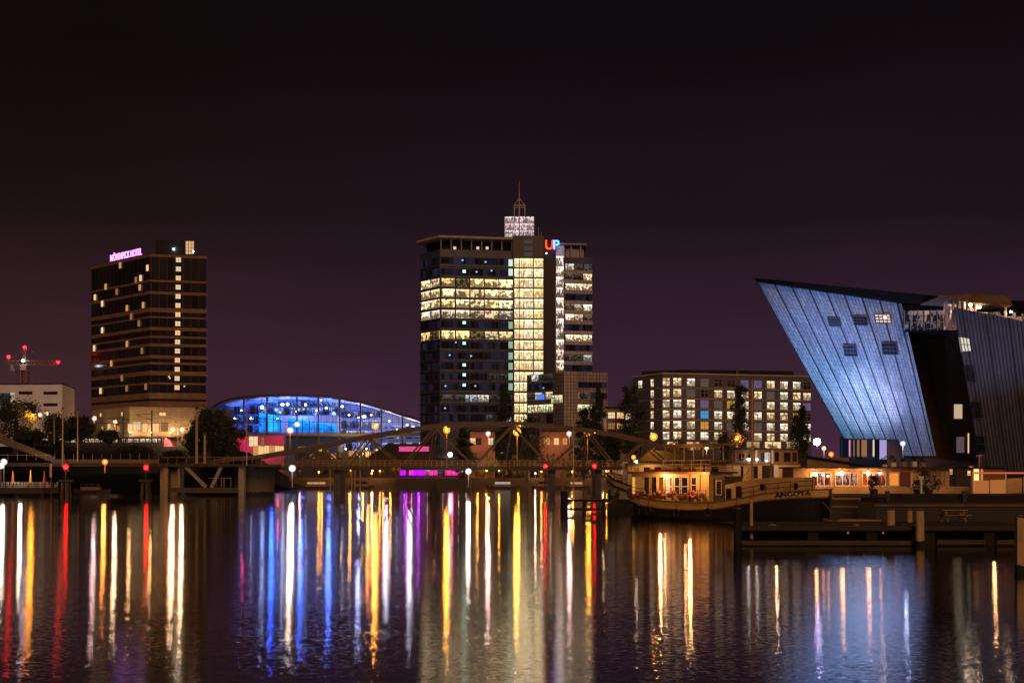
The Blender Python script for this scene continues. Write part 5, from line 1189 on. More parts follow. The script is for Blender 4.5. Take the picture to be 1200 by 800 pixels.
# ================================================================== small craft and piles along the far quay
def small_boat(px, D_, wpx, label, lights, roof=True):
    L_ = wpx / F * D_; t = thing('moored_boat', label, 'boat', (X(px, D_), D_, 0), 'small boats moored at the far quay')
    mb = MB(); hw = L_ / 2
    sec = [(-hw, .25, 1.0), (-hw * .8, .8, .8), (-hw * .2, 1.1, .7), (hw * .5, 1.05, .75), (hw * .9, .6, .95), (hw, .1, 1.1)]
    for a, b in zip(sec, sec[1:]):
        for sg in (-1, 1):
            q = [(a[0], sg * a[1] * .6, -.3), (b[0], sg * b[1] * .6, -.3), (b[0], sg * b[1], b[2]), (a[0], sg * a[1], a[2])]; mb.face(q if sg < 0 else q[::-1])
        mb.face([(a[0], -a[1], a[2]), (b[0], -b[1], b[2]), (b[0], b[1], b[2]), (a[0], a[1], a[2])])
    mb.build('hull', mat('small boat hull', (.05, .04, .035), .5), t, local=True)
    if roof:
        MB().box(-hw * .55, hw * .45, -.8, .8, .75, 1.35).build('cabin', mat('small boat cabin', (.25, .18, .12), .6), t, local=True)
        MB().box(-hw * .6, hw * .5, -.9, .9, 1.95, 2.03).build('roof', dkpanel, t, local=True)
        for k in range(4): MB().box(-hw * .55 + k * hw * .33 - .04, -hw * .55 + k * hw * .33 + .04, -.84, -.76, 1.35, 1.95).build('roof_post', lamp_post_m, t, local=True)
        MB().box(-hw * .5, hw * .4, -.76, .76, 1.38, 1.90).build('cabin_window', lights, t, local=True)
    return t
bl = [emit('boat saloon light', (1.0, .52, .22), .55), darkglass('boat glass', (.02, .016, .014), 1, 0), emit('boat pale light', (.9, .8, .7), .5)]
for px, D_, w_, lb, k in [(372, 330, 46, 'long low tour boat with warm windows under the bridge left half', 0), (424, 335, 30, 'dark low boat below the diamond bridge signs', 1), (590, 333, 40, 'low tour boat with pale windows under the crown of the arch', 2), (640, 335, 34, 'dark low boat under the arch, left of the right signal light', 1), (676, 330, 30, 'low boat with warm windows between the two red signal lights', 0), (108, 258, 44, 'low dark boat moored behind the left red signal dolphin', 1)]:
    small_boat(px, D_, w_, lb, bl[k])
for k, px in enumerate((387, 393, 401, 412, 416, 422)):
    t = thing('quay_pile', 'pale slim pile standing in the water under the left half of the bridge', 'pile', (X(px, 300), 300, 0), 'slim piles under the bridge')
    MB().tube((X(px, 300), 300, -1), (X(px, 300), 300, Z(548.5, 300)), .13).build('shaft', mat('pale pile', (.42, .30, .18), .8), t); MB().ball((X(px, 300), 300, Z(548.5, 300)), .16).build('cap', lamp_post_m, t)

# ================================================================== small warm lights that dot the quays
rq = random.Random(21)
spots = []
for k in range(64):
    px = rq.uniform(335, 945); D_ = rq.uniform(349.5, 351) if px < 760 else rq.uniform(286, 318)
    spots.append((px, D_, rq.uniform(1.0, 3.4)))
proto = {}
for px, D_, hh in spots:
    key = rq.choice(('a', 'a', 'b', 'c'))
    if key not in proto:
        t = thing('quay_light', 'small warm light on a low post among the quayside clutter', 'quay light', (X(px, D_), D_, 2.7), 'small warm quay lights')
        col, st_ = {'a': (AMB, 16), 'b': (WRM, 16), 'c': (ORG, 14)}[key]
        MB().tube((0, 0, 0), (0, 0, 1.3), .06, .05, 6).build('post', lamp_post_m, t, local=True)
        MB().ball((0, 0, 1.45), .20, 8, 6).build('bulb', emit('quay light ' + key, col, st_), t, local=True)
        plight('quay_light_beam', (0, 0, 0), col, 330, .15, t).location = (0, -.6, 1.6)
        proto[key] = t
    else:
        t = copy_tree(proto[key]); t.location = (X(px, D_), D_, 2.7 + (hh - 1.0) * .8)

# low hedges between the lamps and the far quay edge
for k, (xa, xb, yt) in enumerate(((541, 598, 531), (599, 655, 528.5), (656, 700, 530), (701, 760, 527.5))):
    t = thing('hedge', ['low quay hedge below the left terracotta wall', 'low quay hedge below the largest golden lamp', 'low quay hedge below the right terracotta wall', 'low quay hedge below the pale house'][k], 'hedge', (X((xa + xb) / 2, 353.5), 354.5, 2.6), 'hedges along the far quay')
    rnd = random.Random(k + 5); mb = MB(); zt_ = Z(yt, 354)
    for j in range(int((xb - xa) / 3.2)): leafcloud(mb, (X(xa + j * 3.2 + 1.5, 354), 354.5, 2.6 + (zt_ - 2.6) * .5), .8, .7, (zt_ - 2.6) * (.5 + .12 * rnd.random()), 150, .5, rnd, .1, 5)
    mb.build('foliage', leafs[1], t); mb = MB(); [mb.tube((X(xa + j * 6 + 3, 354), 354.5, 2.5), (X(xa + j * 6 + 3, 354), 354.5, zt_ - .6), .07, .03, 5) for j in range(int((xb - xa) / 6))]; mb.build('stem', bark, t)
# ================================================================== FAR QUAY: shelter, purple bar, buoy
bar_ = thing('quayside_bar', 'low waterside bar glowing purple and pink under the bridge', 'bar', (X(508, 346), 346, 0))
MB().box(X(466, 346), X(552, 346), 343.5, 350.6, -.5, 2.7).build('pontoon', bdk, bar_)
MB().box(X(468, 346), X(550, 346), 347.5, 349.3, 2.7, 5.4).build('back_wall', mat('dark bar wall', (.06, .04, .06), .8), bar_)
MB().box(X(467, 346), X(551, 346), 344.2, 349.4, 5.4, 5.55).build('roof', dkpanel, bar_)
for k in range(9): MB().box(X(468 + k * 10.2, 346) - .06, X(468 + k * 10.2, 346) + .06, 344.3, 344.42, 2.7, 5.4).build('post', dkmetal, bar_)
fbar = Face((X(468, 346), 347.45), (X(550, 346), 347.45))
pm = {'p': emit('purple bar light', (.50, .004, 1.0), 1.6), 'k': emit('pink bar light', (1.0, .04, .38), 1.1), 'w': litglass('bar window', (1, .45, .30), (1, .7, .6), 1.3, .1, 3, 4.4, .4, .8)}
for px, w_, k in ((472, 1.5, 'p'), (482, 1.3, 'k'), (490, 4.2, 'p'), (499, 2.4, 'w'), (508, 2.2, 'k'), (517, 3.0, 'w'), (526, 2.2, 'k'), (535, 2.6, 'k'), (545, 2.2, 'w')): lit_on(fbar, px, 553.6, w_, 1.35, pm[k], bar_, .06)
for px, c in ((490, (.5, .01, 1)), (508, (1, .05, .4)), (530, (1, .15, .3)), (476, (.6, .01, 1))): plight('bar_lamp', (X(px, 345), 345.3, 5.0), c, 160, .2, bar_)
for k in range(9): MB().ball((X(474 + k * 9.1, 346), 344.1, 5.2), .09).build('string_bulb', E_warmw, bar_)
shed = thing('boat_shed', 'dark hipped roof shed with a glowing pink strip behind the lattice', 'shed', (X(482, 360), 360, 2.6))
xa, xb = X(430, 358), X(533, 358); ze, zr = Z(537, 358), Z(519.5, 358)
MB().box(xa + .6, xb - .6, 357, 366, 2.6, ze).build('wall', dkpanel, shed)
mb = MB(); a, b, c, d = (xa, 356, ze), (xb, 356, ze), (xb, 367, ze), (xa, 367, ze); e, f = (X(452, 358), 361.5, zr), (X(510, 358), 361.5, zr)
mb.face([a, b, f, e]); mb.face([b, c, f]); mb.face([c, d, e, f]); mb.face([d, a, e]); mb.face([d, c, b, a]); mb.build('roof', mat('dark slate', (.022, .02, .02), .8), shed)
MB().box(X(468, 358), X(503, 358), 356.6, 356.9, Z(528, 358) - .2, Z(523, 358)).build('pink_strip', emit('pink strip light', (1.0, .10, .32), .75), shed)
MB().ball(P(527.5, 532.5, 355), .6).build('white_lamp', emit('white shed bulb', (.95, .92, 1), 25), shed)
sh2 = thing('quay_shelter', 'long dark sloping shelter roof before the apartment block', 'shelter', (X(790, 250), 250, 2.6))
mb = MB(); mb.hexa([(X(748, 250), 250, Z(540, 250)), (X(842, 250), 250, Z(541, 250)), (X(842, 250), 258, Z(541, 250)), (X(748, 250), 258, Z(540, 250))], [(X(764, 250), 251, Z(526.5, 250)), (X(800, 250), 251, Z(531, 250)), (X(800, 250), 257, Z(531, 250)), (X(764, 250), 257, Z(526.5, 250))]); mb.build('roof', mat('dark slate', (.022, .02, .02), .8), sh2)
MB().box(X(752, 250), X(838, 250), 250.6, 257.4, -1, Z(540.6, 250) - .1).build('wall', mat('ochre boards', (.30, .20, .08), .8), sh2)
buoy = thing('buoy', 'dark pyramid shaped buoy floating before the purple bar', 'buoy', (X(508, 215), 215, 0))
mb = MB(); x = X(508.5, 215)
mb.tube((x, 215, .35), (x, 215, 2.9), 1.1, .10, 4); mb.build('topmark', mat('buoy paint', (.05, .06, .045), .6), buoy); MB().tube((x, 215, -.4), (x, 215, .35), 1.0, 1.05, 14).build('float', bdk, buoy)

# floating terrace at the left edge
ter = thing('floating_terrace', 'dark floating terrace pontoon with a pale railing at the left edge', 'pontoon', (X(10, 226), 226, 0))
MB().box(X(-60, 226), X(57, 226), 223, 231, .55, 1.6).build('deck', bdk, ter)
for px in (-40, -5, 25, 54): MB().tube((X(px, 226), 224, -2), (X(px, 226), 224, .55), .4, .4, 8).build('pile', bdk, ter)
mb = MB()
for k in range(24): x = X(-55 + k * 4.8, 223.2); mb.bar((x, 223.2, 1.6), (x, 223.2, 2.5), .05)
mb.bar((X(-56, 223), 223.2, 2.5), (X(56, 223), 223.2, 2.5), .06); mb.bar((X(-56, 223), 223.2, 2.05), (X(56, 223), 223.2, 2.05), .04); mb.build('railing', pale_post, ter)
wood_lt = mat('pale terrace chair', (.62, .50, .42), .6)
def tchair(x, y, rz, lb):
    t = thing('terrace_chair', lb, 'chair', (x, y, 1.6), 'chairs on the floating terrace', rz)
    MB().box(-.24, .24, -.24, .24, .43, .48).build('seat', wood_lt, t, local=True); MB().box(-.24, .24, .2, .25, .5, .95).build('backrest', wood_lt, t, local=True)
    for sx in (-1, 1):
        for sy in (-1, 1): MB().box(sx * .2 - .025, sx * .2 + .025, sy * .2 - .025, sy * .2 + .025, 0, .43).build('leg', wood_lt, t, local=True)
    return t
def ttable(x, y, lb):
    t = thing('terrace_table', lb, 'table', (x, y, 1.6), 'tables on the floating terrace')
    MB().tube((0, 0, .72), (0, 0, .76), .45, .45, 14).build('table_top', wood_lt, t, local=True); MB().tube((0, 0, 0), (0, 0, .72), .05, .05, 8).build('pedestal', dkmetal, t, local=True)
    return t
t0 = ttable(X(8, 225.4), 225.4, 'round pale cafe table on the floating terrace'); c0_ = tchair(X(8, 225.4) - .7, 225.2, 1.57, 'pale cafe chair on the floating terrace')
first = True
for px in (8, 16, 24, 33, 42, 50):
    for dy in (0, 2.6):
        x, y = X(px, 225.4) + dy * .3, 225.4 + dy
        if first: first = False
        else: c = copy_tree(t0); c.location = (x, y, 1.6)
        for sx in (-1, 1):
            if px == 8 and dy == 0 and sx == -1: continue
            c = copy_tree(c0_); c.location = (x + sx * .72, y - .1, 1.6); c.rotation_euler = (0, 0, 1.57 * sx * -1)
for k, (px, h_, lb) in enumerate(((15, 3.0, 'orange'), (36, 3.2, 'amber'), (52, 3.0, 'dull red'))):
    t = thing('terrace_umbrella', lb + ' closed umbrella standing on the floating terrace', 'umbrella', (X(px, 227), 227, 1.6), 'umbrellas on the floating terrace')
    MB().tube((X(px, 227), 227, 1.6), (X(px, 227), 227, 1.6 + h_), .05, .04).build('pole', dkmetal, t)
    MB().tube((X(px, 227), 227, 2.5), (X(px, 227), 227, 1.6 + h_ - .1), .28, .06, 8).build('canvas', mat(lb + ' canvas', ((.5, .16, .03), (.5, .28, .05), (.35, .06, .05))[k], .8), t)
sign_b = thing('notice_board', 'upright pale board at the right end of the floating terrace', 'board', (X(59.5, 224), 224, 1.0))
MB().box(X(58.4, 224), X(60.6, 224), 223.9, 224.1, Z(559, 224), Z(543, 224)).build('panel', mat('pale board', (.6, .5, .36), .7), sign_b); MB().box(X(59, 224), X(60, 224), 224.1, 224.2, -1, Z(544, 224)).build('post', dkmetal, sign_b)
plight('terrace_glow', (X(22, 224), 224.5, 5.2), (1, .75, .55), 700, .3, ter)

# ================================================================== HULLS
hull_black = mat('black hull paint', (.010, .009, .008), .6, var=.4, scale=.5, streak=(.4, 1, 2))
cream = mat('cream ship paint', (.62, .41, .16), .55, var=.22, scale=.8)
white_p = mat('white ship paint', (.72, .62, .52), .5, var=.15, scale=.8)
varnish = mat('varnished wood', (.32, .14, .045), .4, var=.35, scale=1.2, streak=(1, 1, 4))
deckw = mat('deck planks', (.12, .085, .05), .8, var=.4)
rail_m = mat('black rail', (.02, .018, .016), .5)
def hull(parent, st, mats, name_prefix='', ztop_off=0.0):
    """st: stations (x, deck half width, sheer z, wl half width, bulwark height). Returns nothing; builds hull, bulwark, rub rail, deck"""
    side = MB(); bul = MB(); rub = MB(); dk = MB()
    def yz(s_, sgn): return [(s_[0], sgn * s_[3] * .6, -.5), (s_[0], sgn * s_[3], .0), (s_[0] + 0, sgn * (s_[3] * .45 + s_[1] * .55), s_[2] * .5), (s_[0], sgn * s_[1], s_[2])]
    for a, b in zip(st, st[1:]):
        for sgn in (-1, 1):
            A, B = yz(a, sgn), yz(b, sgn)
            for k in range(3): side.face([A[k], B[k], B[k + 1], A[k + 1]] if sgn < 0 else [B[k], A[k], A[k + 1], B[k + 1]])
            p0, p1 = Vector((a[0], sgn * a[1], a[2])), Vector((b[0], sgn * b[1], b[2]))
            u = Vector((0, 0, 1)); o = Vector((0, -sgn * .09, 0))
            bul.hexa([p0 + u * .04, p1 + u * .04, p1 + o + u * .04, p0 + o + u * .04], [p0 + u * a[4], p1 + u * b[4], p1 + o + u * b[4], p0 + o + u * a[4]])
            rub.bar(p0 + u * -.02 + Vector((0, sgn * .05, 0)), p1 + u * -.02 + Vector((0, sgn * .05, 0)), .16, .13)
            rub.bar(p0 + u * (a[4] + .04) , p1 + u * (b[4] + .04), .2, .08)
        dk.face([(a[0], -a[1] + .1, a[2] - .1), (b[0], -b[1] + .1, b[2] - .1), (b[0], b[1] - .1, b[2] - .1), (a[0], a[1] - .1, a[2] - .1)])
    for s_, rev in ((st[0], False), (st[-1], True)):
        pts = yz(s_, -1) + list(reversed(yz(s_, 1))); side.face(pts if rev else pts[::-1])
    side.build('hull', mats[0], parent, local=True, smooth=True); bul.build('bulwark', mats[1], parent, local=True); rub.build('rubbing_strake', mats[2], parent, local=True); dk.build('deck', deckw, parent, local=True)
def lbox(parent, name, m, *b): return MB().box(*b).build(name, m, parent, local=True)
def lrail(parent, pts, h_, name='railing', m=None, n=10, mids=(.5,)):
    mb = MB()
    for a, b in zip(pts, pts[1:]):
        a, b = Vector(a), Vector(b); L_ = (b - a).length; k = max(1, int(L_ / .9))
        for i in range(k + 1): p_ = a.lerp(b, i / k); mb.tube(p_, p_ + Vector((0, 0, h_)), .03, .03, 5)
        for f_ in list(mids) + [1.0]: mb.tube(a + Vector((0, 0, h_ * f_)), b + Vector((0, 0, h_ * f_)), .028, .028, 5)
    return mb.build(name, m or rail_m, parent, local=True)
def lwin(parent, x0, x1, y, z0, z1, glass, fm, nx=1, nz=1, o=-1):
    """window on a local wall facing -y"""
    mb = MB(); mb.box(x0, x1, y - .04, y - .005, z0, z1); mb.f = mb.f; w_ = mb.build('window', glass, parent, local=True)
    fr = MB(); t = .06
    for k in range(nx + 1): x = x0 + (x1 - x0) * k / nx; fr.box(x - t / 2, x + t / 2, y - .075, y - .043, z0, z1)
    for k in range(nz + 1): z = z0 + (z1 - z0) * k / nz; fr.box(x0 - t / 2, x1 + t / 2, y - .11, y - .078, z - t / 2, z + t / 2)
    fr.build('window_frame', fm, w_, local=True)
    return w_
cab_dark = darkglass('cabin glass', (.02, .014, .010), 1, .0, rough=.1); cab_red = emit('red curtain light', (1.0, .16, .05), .55); cab_org = emit('orange curtain light', (.8, .26, .06), .30); cab_cream = emit('cream curtain light', (1.0, .72, .45), .8)

# --- the long barge in front
b0 = Vector((X(741, 119), 119, 0)); b1 = Vector((X(973, 104), 104, 0)); ang = math.atan2(b1.y - b0.y, b1.x - b0.x); LB = (b1 - b0).length
barge = thing('houseboat_barge', 'converted barge with warm lit cabin, cream bow and black hull at the mooring', 'boat', tuple(b0), None, ang)
s = LB / 22.0
st = [(0, .25, 2.25, .1, .35), (.5 * s, 1.15, 2.0, .5, .42), (1.4 * s, 1.85, 1.65, 1.2, .55), (3 * s, 2.35, 1.25, 2.0, .62), (5.5 * s, 2.5, 1.0, 2.3, .62), (9 * s, 2.55, .92, 2.4, .60), (12 * s, 2.5, 1.05, 2.4, .52), (14.5 * s, 2.4, 1.45, 2.2, .5), (17 * s, 2.2, 1.85, 1.8, .5), (19.3 * s, 1.85, 2.05, 1.1, .5), (21 * s, 1.2, 2.12, .45, .55), (22 * s, .3, 2.15, .06, .6)]
hull(barge, st, (hull_black, cream, varnish))
# cabin
xA, xB = 1.5 * s, 10.6 * s; yc = -1.75
lbox(barge, 'cabin_wall', cream, xA, xB, yc, 1.75, 1.05, 4.05)
lbox(barge, 'cabin_roof', mat('dark roof felt', (.03, .025, .02), .8), xA - .25, xB + .35, yc - .3, 2.05, 4.05, 4.2)
lbox(barge, 'roof_edge', varnish, xA - .28, xB + .38, yc - .36, yc - .305, 3.98, 4.18)
xw = [(2.3, 3.25, cab_org), (3.5, 4.3, cab_dark), (4.55, 5.35, cab_dark), (5.6, 6.35, cab_org)]
for a, b, m in xw: lwin(barge, a * s * .86, b * s * .86, yc, 2.05, 3.75, m, cream, 1, 1)
for a, b, m in ((6.75, 7.1, cab_cream), (7.12, 7.5, cab_red), (7.8, 8.5, cab_dark), (8.75, 9.6, cab_dark), (10.05, 10.75, cab_dark)): lwin(barge, a * s * .86, b * s * .86, yc, 2.1 if a < 9.9 else 2.35, 3.7, m, white_p, 1, 2)
for px_ in (6.5, 9.85, 11.2): lbox(barge, 'pilaster', varnish, px_ * s * .86 - .07, px_ * s * .86 + .07, yc - .06, yc - .004, 1.1, 3.95)
lbox(barge, 'end_window', emit('yellow cabin light', (1.0, .55, .10), .75), xA + .08, xA + .6, yc - .03, yc - .004, 2.1, 3.7)
MB().ball((5.75 * s, yc - .25, 3.85), .10).build('cabin_lamp', E_warmw, barge, local=True)
plight('cabin_glow', (0, 0, 0), (1, .50, .18), 230, .12, barge).location = (5.75 * s, yc - .9, 3.6)
plight('deck_glow', (0, 0, 0), (1, .48, .16), 230, .12, barge).location = (9.6 * s, yc - 1.4, 3.9)
lrail(barge, [(1.2 * s, -2.0, 1.9), (3 * s, -2.3, 1.75), (6 * s, -2.42, 1.6), (10.8 * s, -2.45, 1.62)], .95, mids=(.35, .68))
fc_ = MB()
for k in range(14):
    x = (2.0 + k * .62) * s; fc_.ball((x, -2.1, 2.0 + .15 * (k % 3)), .22 + .05 * (k % 2), 8, 5)
fo = fc_.build('flower_boxes', mat('flower box leaves', (.35, .10, .05), .8, var=.9, scale=4), barge, local=True); fo.name = 'flower_box'
# companionway, upper deck awning frame
lbox(barge, 'companionway', mat('dark companionway', (.05, .03, .02), .7), 10.9 * s, 12.0 * s, -1.3, 1.3, 1.0, 3.8)
lwin(barge, 11.1 * s, 11.7 * s, -1.3, 2.2, 3.4, cab_dark, cream)
lrail(barge, [(5.2 * s, -1.6, 4.2), (10.7 * s, -1.6, 4.2), (10.7 * s, 1.6, 4.2)], 1.0, mids=(.3, .65), m=mat('warm rail', (.30, .16, .07), .5))
# raised fore part with portholes, name and rails
fore = [(12.4 * s, 1.75, 1.35, 3.05), (13.5 * s, 1.8, 1.5, 3.25), (15 * s, 1.75, 1.75, 3.5), (17 * s, 1.55, 2.0, 3.68), (19 * s, 1.2, 2.15, 3.7), (20 * s, .8, 2.2, 3.68)]
mb = MB()
for a, b in zip(fore, fore[1:]):
    for sg in (-1, 1): q_ = [(a[0], sg * a[1], a[2]), (b[0], sg * b[1], b[2]), (b[0], sg * b[1], b[3]), (a[0], sg * a[1], a[3])]; mb.face(q_ if sg < 0 else q_[::-1])
    mb.face([(a[0], -a[1], a[3]), (b[0], -b[1], b[3]), (b[0], b[1], b[3]), (a[0], a[1], a[3])])
for e_, rv in ((fore[0], 1), (fore[-1], 0)): q_ = [(e_[0], -e_[1], e_[2]), (e_[0], e_[1], e_[2]), (e_[0], e_[1], e_[3]), (e_[0], -e_[1], e_[3])]; mb.face(q_[::-1] if rv else q_)
mb.build('fore_cabin', cream, barge, local=True)
def fy(x):
    for a, b in zip(fore, fore[1:]):
        if a[0] <= x <= b[0]: t_ = (x - a[0]) / (b[0] - a[0]); return a[1] + (b[1] - a[1]) * t_, a[3] + (b[3] - a[3]) * t_
    return fore[-1][1], fore[-1][3]
for xx in (16.3, 19.3): y_, zt_ = fy(xx * s); mb = MB(); mb.tube((xx * s, -y_ - .06, zt_ - .7), (xx * s, -y_ + .05, zt_ - .7), .24, .24, 14); ph = mb.build('porthole', cab_dark, barge, local=True); mb = MB(); [mb.tube((xx * s + .27 * math.cos(t_), -y_ - .05, zt_ - .7 + .27 * math.sin(t_)), (xx * s + .27 * math.cos(t_ + .45), -y_ - .05, zt_ - .7 + .27 * math.sin(t_ + .45)), .03, .03, 5) for t_ in [k * .4488 for k in range(14)]]; mb.build('porthole_rim', mat('brass', (.5, .3, .1), .3, metal=.8), ph, local=True)
for xx in (12.8, 13.9): y_, zt_ = fy(xx * s); lbox(barge, 'fore_window', cab_dark, xx * s - .25, xx * s + .25, -y_ - .05, -y_ + .02, zt_ - 1.35, zt_ - .35)
lrail(barge, [(14.6 * s, -2.36, 1.95), (17 * s, -2.18, 2.35), (19.3 * s, -1.82, 2.55), (21 * s, -1.15, 2.66)], .8, mids=(.5,))
Mb = Matrix.Translation(b0) @ Matrix.Rotation(ang, 4, 'Z')
tn_ = text('ANGOTA', 'boat_name', mat('dark lettering', (.02, .015, .01), .6), None, .55, .015, Matrix.Identity(4))
tn_.parent = barge; q0, q1 = Vector((18.0 * s, -2.15, 2.08)), Vector((20.6 * s, -1.50, 2.28))
tn_.matrix_local = frame(q0 + Vector((0, -.02, 0)), q1 - q0, (0, -.1, 1)); tn_.scale = (1.28, .95, 1)
mb = MB(); mb.path([(21.6 * s, -.5, 1.7), (23.2 * s, -1.6, .9), (26 * s, -3.2, .95)], .04, 5); mb.build('mooring_line', mat('rope', (.3, .2, .1), .9), barge, local=True)
# dark timber below the strake: fender battens
mb = MB()
for k in range(11): x = (2.2 + k * .85) * s; mb.box(x, x + .1, -2.62, -2.5, .35, .95)
mb.build('fender_batten', hull_black, barge, local=True)

# fittings: fenders, lifebuoy, stove pipe, skylights, roof boxes, mooring ropes, anchor
tyre = mat('rubber', (.012, .012, .012), .8)
def torus(mb, c, r, t, n=14, ax='y'):
    for k in range(n):
        a, b = 2 * math.pi * k / n, 2 * math.pi * (k + 1) / n
        q = lambda w_: Vector(c) + Vector((r * math.cos(w_), 0, r * math.sin(w_)))
        mb.tube(q(a), q(b), t, t, 6)
for xx, zz, yy in ((4.2, .75, -2.58), (7.6, .62, -2.66), (11.2, .72, -2.66), (14.2, 1.0, -2.58)):
    mb = MB(); torus(mb, (xx * s, yy, zz), .30, .10); mb.tube((xx * s, yy, zz + .3), (xx * s, yy + .1, zz + .95), .02, .02, 5); mb.build('tyre_fender', tyre, barge, local=True)
mb = MB(); torus(mb, (9.4 * s, -2.50, 2.25), .26, .07); mb.build('lifebuoy', mat('lifebuoy orange', (.75, .16, .04), .6), barge, local=True)
mb = MB(); mb.tube((8.2 * s, .6, 4.2), (8.2 * s, .6, 5.4), .09, .09, 8); mb.tube((8.2 * s, .6, 5.4), (8.2 * s, .6, 5.55), .16, .05, 8); mb.build('stove_pipe', dkmetal, barge, local=True)
for a in (2.2, 4.2, 6.2): lbox(barge, 'skylight', varnish, a * s, (a + 1.1) * s, -.6, .6, 4.2, 4.42)
lbox(barge, 'deck_box', varnish, 12.1 * s, 12.9 * s, -2.0, -1.4, 1.0, 1.55); lbox(barge, 'deck_box', cream, 20.2 * s, 20.8 * s, -.5, .5, 2.05, 2.6)
mb = MB(); mb.tube((21.2 * s, -.25, 2.1), (21.2 * s, -.25, 2.75), .09, .09, 8); mb.tube((21.2 * s, .25, 2.1), (21.2 * s, .25, 2.75), .09, .09, 8); mb.bar((21.2 * s, -.4, 2.6), (21.2 * s, .4, 2.6), .08); mb.build('bitts', dkmetal, barge, local=True)
mb = MB(); mb.path([(.4 * s, -.7, 2.3), (-1.0, -1.2, 1.6), (-2.6, -1.0, 1.35)], .035, 5); mb.build('mooring_line', mat('rope', (.3, .2, .1), .9), barge, local=True)
mb = MB(); mb.tube((16.0 * s, 0, 3.6), (16.0 * s, 0, 6.4), .07, .05, 8); mb.tube((16.0 * s, 0, 6.3), (20.9 * s, 0, 2.9), .015, .015, 4); mb.tube((16.0 * s, 0, 6.3), (12.3 * s, 0, 3.1), .015, .015, 4); mb.build('signal_mast', varnish, barge, local=True)

# --- white boat behind, only its bow shows on the left
w0 = Vector((X(712, 140), 140, 0)); w1 = Vector((X(880, 128), 128, 0)); ang2 = math.atan2(w1.y - w0.y, w1.x - w0.x); LW = (w1 - w0).length; sw = LW / 20
wb = thing('white_boat', 'white hulled boat with a dark stripe, its bow pointing left behind the barge', 'boat', tuple(w0), None, ang2)
st = [(0, .15, 3.6, .05, .5), (.8 * sw, .95, 3.3, .4, .55), (2.5 * sw, 1.8, 2.75, 1.2, .6), (5 * sw, 2.3, 2.2, 2.1, .6), (9 * sw, 2.4, 1.9, 2.3, .6), (15 * sw, 2.4, 1.9, 2.3, .6), (19.5 * sw, 2.0, 2.2, 1.7, .6), (20 * sw, 1.6, 2.3, 1.2, .6)]
hull(wb, st, (white_p, cream, hull_black))
lbox(wb, 'deckhouse', cream, 4.4 * sw, 18 * sw, -1.7, 1.7, 1.9, 5.0); lbox(wb, 'deckhouse_roof', mat('dark roof felt', (.03, .025, .02), .8), 4.2 * sw, 18.3 * sw, -1.95, 1.95, 5.0, 5.15)
for k in range(8): lwin(wb, (5.2 + k * 1.55) * sw, (6.2 + k * 1.55) * sw, -1.7, 3.7, 4.75, cab_dark if k % 3 else cab_org, cream)
lbox(wb, 'white_door', white_p, 3.35 * sw, 4.05 * sw, -1.3, -1.2, 2.35, 5.3)
lrail(wb, [(.6 * sw, -.8, 3.95), (2.5 * sw, -1.75, 3.35), (4.4 * sw, -2.1, 2.95)], .8)
lbox(wb, 'upper_frame', varnish, 9.5 * sw, 17.5 * sw, -1.6, -1.45, 6.7, 6.95)
for k in range(7): lbox(wb, 'upper_post', varnish, (9.6 + k * 1.3) * sw, (9.6 + k * 1.3) * sw + .12, -1.58, -1.46, 5.15, 6.7)
lbox(wb, 'upper_roof', mat('tan awning', (.34, .20, .08), .9), 9.3 * sw, 17.7 * sw, -1.75, 1.7, 6.95, 7.05)
MB().ball((6.0 * sw, -2.1, 5.3), .13).build('deck_lamp', E_warmw, wb, local=True); plight('deck_glow', (0, 0, 0), (1, .55, .2), 80, .1, wb).location = (7.5 * sw, -2.9, 5.0); plight('deck_glow', (0, 0, 0), (1, .50, .2), 60, .1, wb).location = (13.5 * sw, -2.9, 6.2)

# --- cabin houseboat with rounded windows
h0 = Vector((X(846, 132), 132, 0)); hb = thing('cabin_houseboat', 'cream houseboat with rounded upper windows behind the barge bow', 'boat', tuple(h0))
ux = lambda px: X(px, 130) - h0.x; uz = lambda py: Z(py, 130)
lbox(hb, 'pontoon', hull_black, ux(838), ux(968), -3.2, 3.5, -.5, 1.2)
lbox(hb, 'lower_wall', cream, ux(858), ux(951), -2.0, 3.0, 1.2, uz(543.5)); lbox(hb, 'upper_wall', mat('tan cabin boards', (.26, .165, .08), .8), ux(862), ux(936), -1.6, 2.6, uz(543.3), uz(526.5))
lbox(hb, 'roof', mat('dark roof felt', (.03, .025, .02), .8), ux(860), ux(938), -1.95, 3.0, uz(526.4), uz(525.2)); lbox(hb, 'deck_ledge', varnish, ux(856), ux(952), -2.3, 3.1, uz(543.4), uz(542.6))
for a, b, y0, y1, m in ((891.5, 904, 541, 529.5, litglass('houseboat window', (1, .6, .4), (.8, .75, .85), .45, .2, 2, 3.7, .3, .8)), (908, 914, 541, 529, cab_dark), (919, 927.5, 541, 529.5, None), (929, 935, 541, 529.5, None), (866, 873, 540, 530, None), (877, 883, 540, 530, None)):
    lwin(hb, ux(a), ux(b), -1.6, uz(y0), uz(y1), m or cab_dark, varnish, 1, 1)
for px_ in (887, 906): lbox(hb, 'pilaster', white_p, ux(px_) - .1, ux(px_) + .1, -1.68, -1.605, uz(543), uz(527))
lbox(hb, 'dark_doorway', dkpanel, ux(893), ux(906.5), -2.05, -1.99, uz(564), uz(545)); lbox(hb, 'door_jamb', white_p, ux(907), ux(912.5), -2.06, -2.003, uz(562), uz(545))
for a, b in ((866, 871), (875, 880), (883, 888)): lbox(hb, 'lower_window', cab_org if a == 875 else cab_dark, ux(a), ux(b), -2.05, -2.003, uz(560), uz(546))
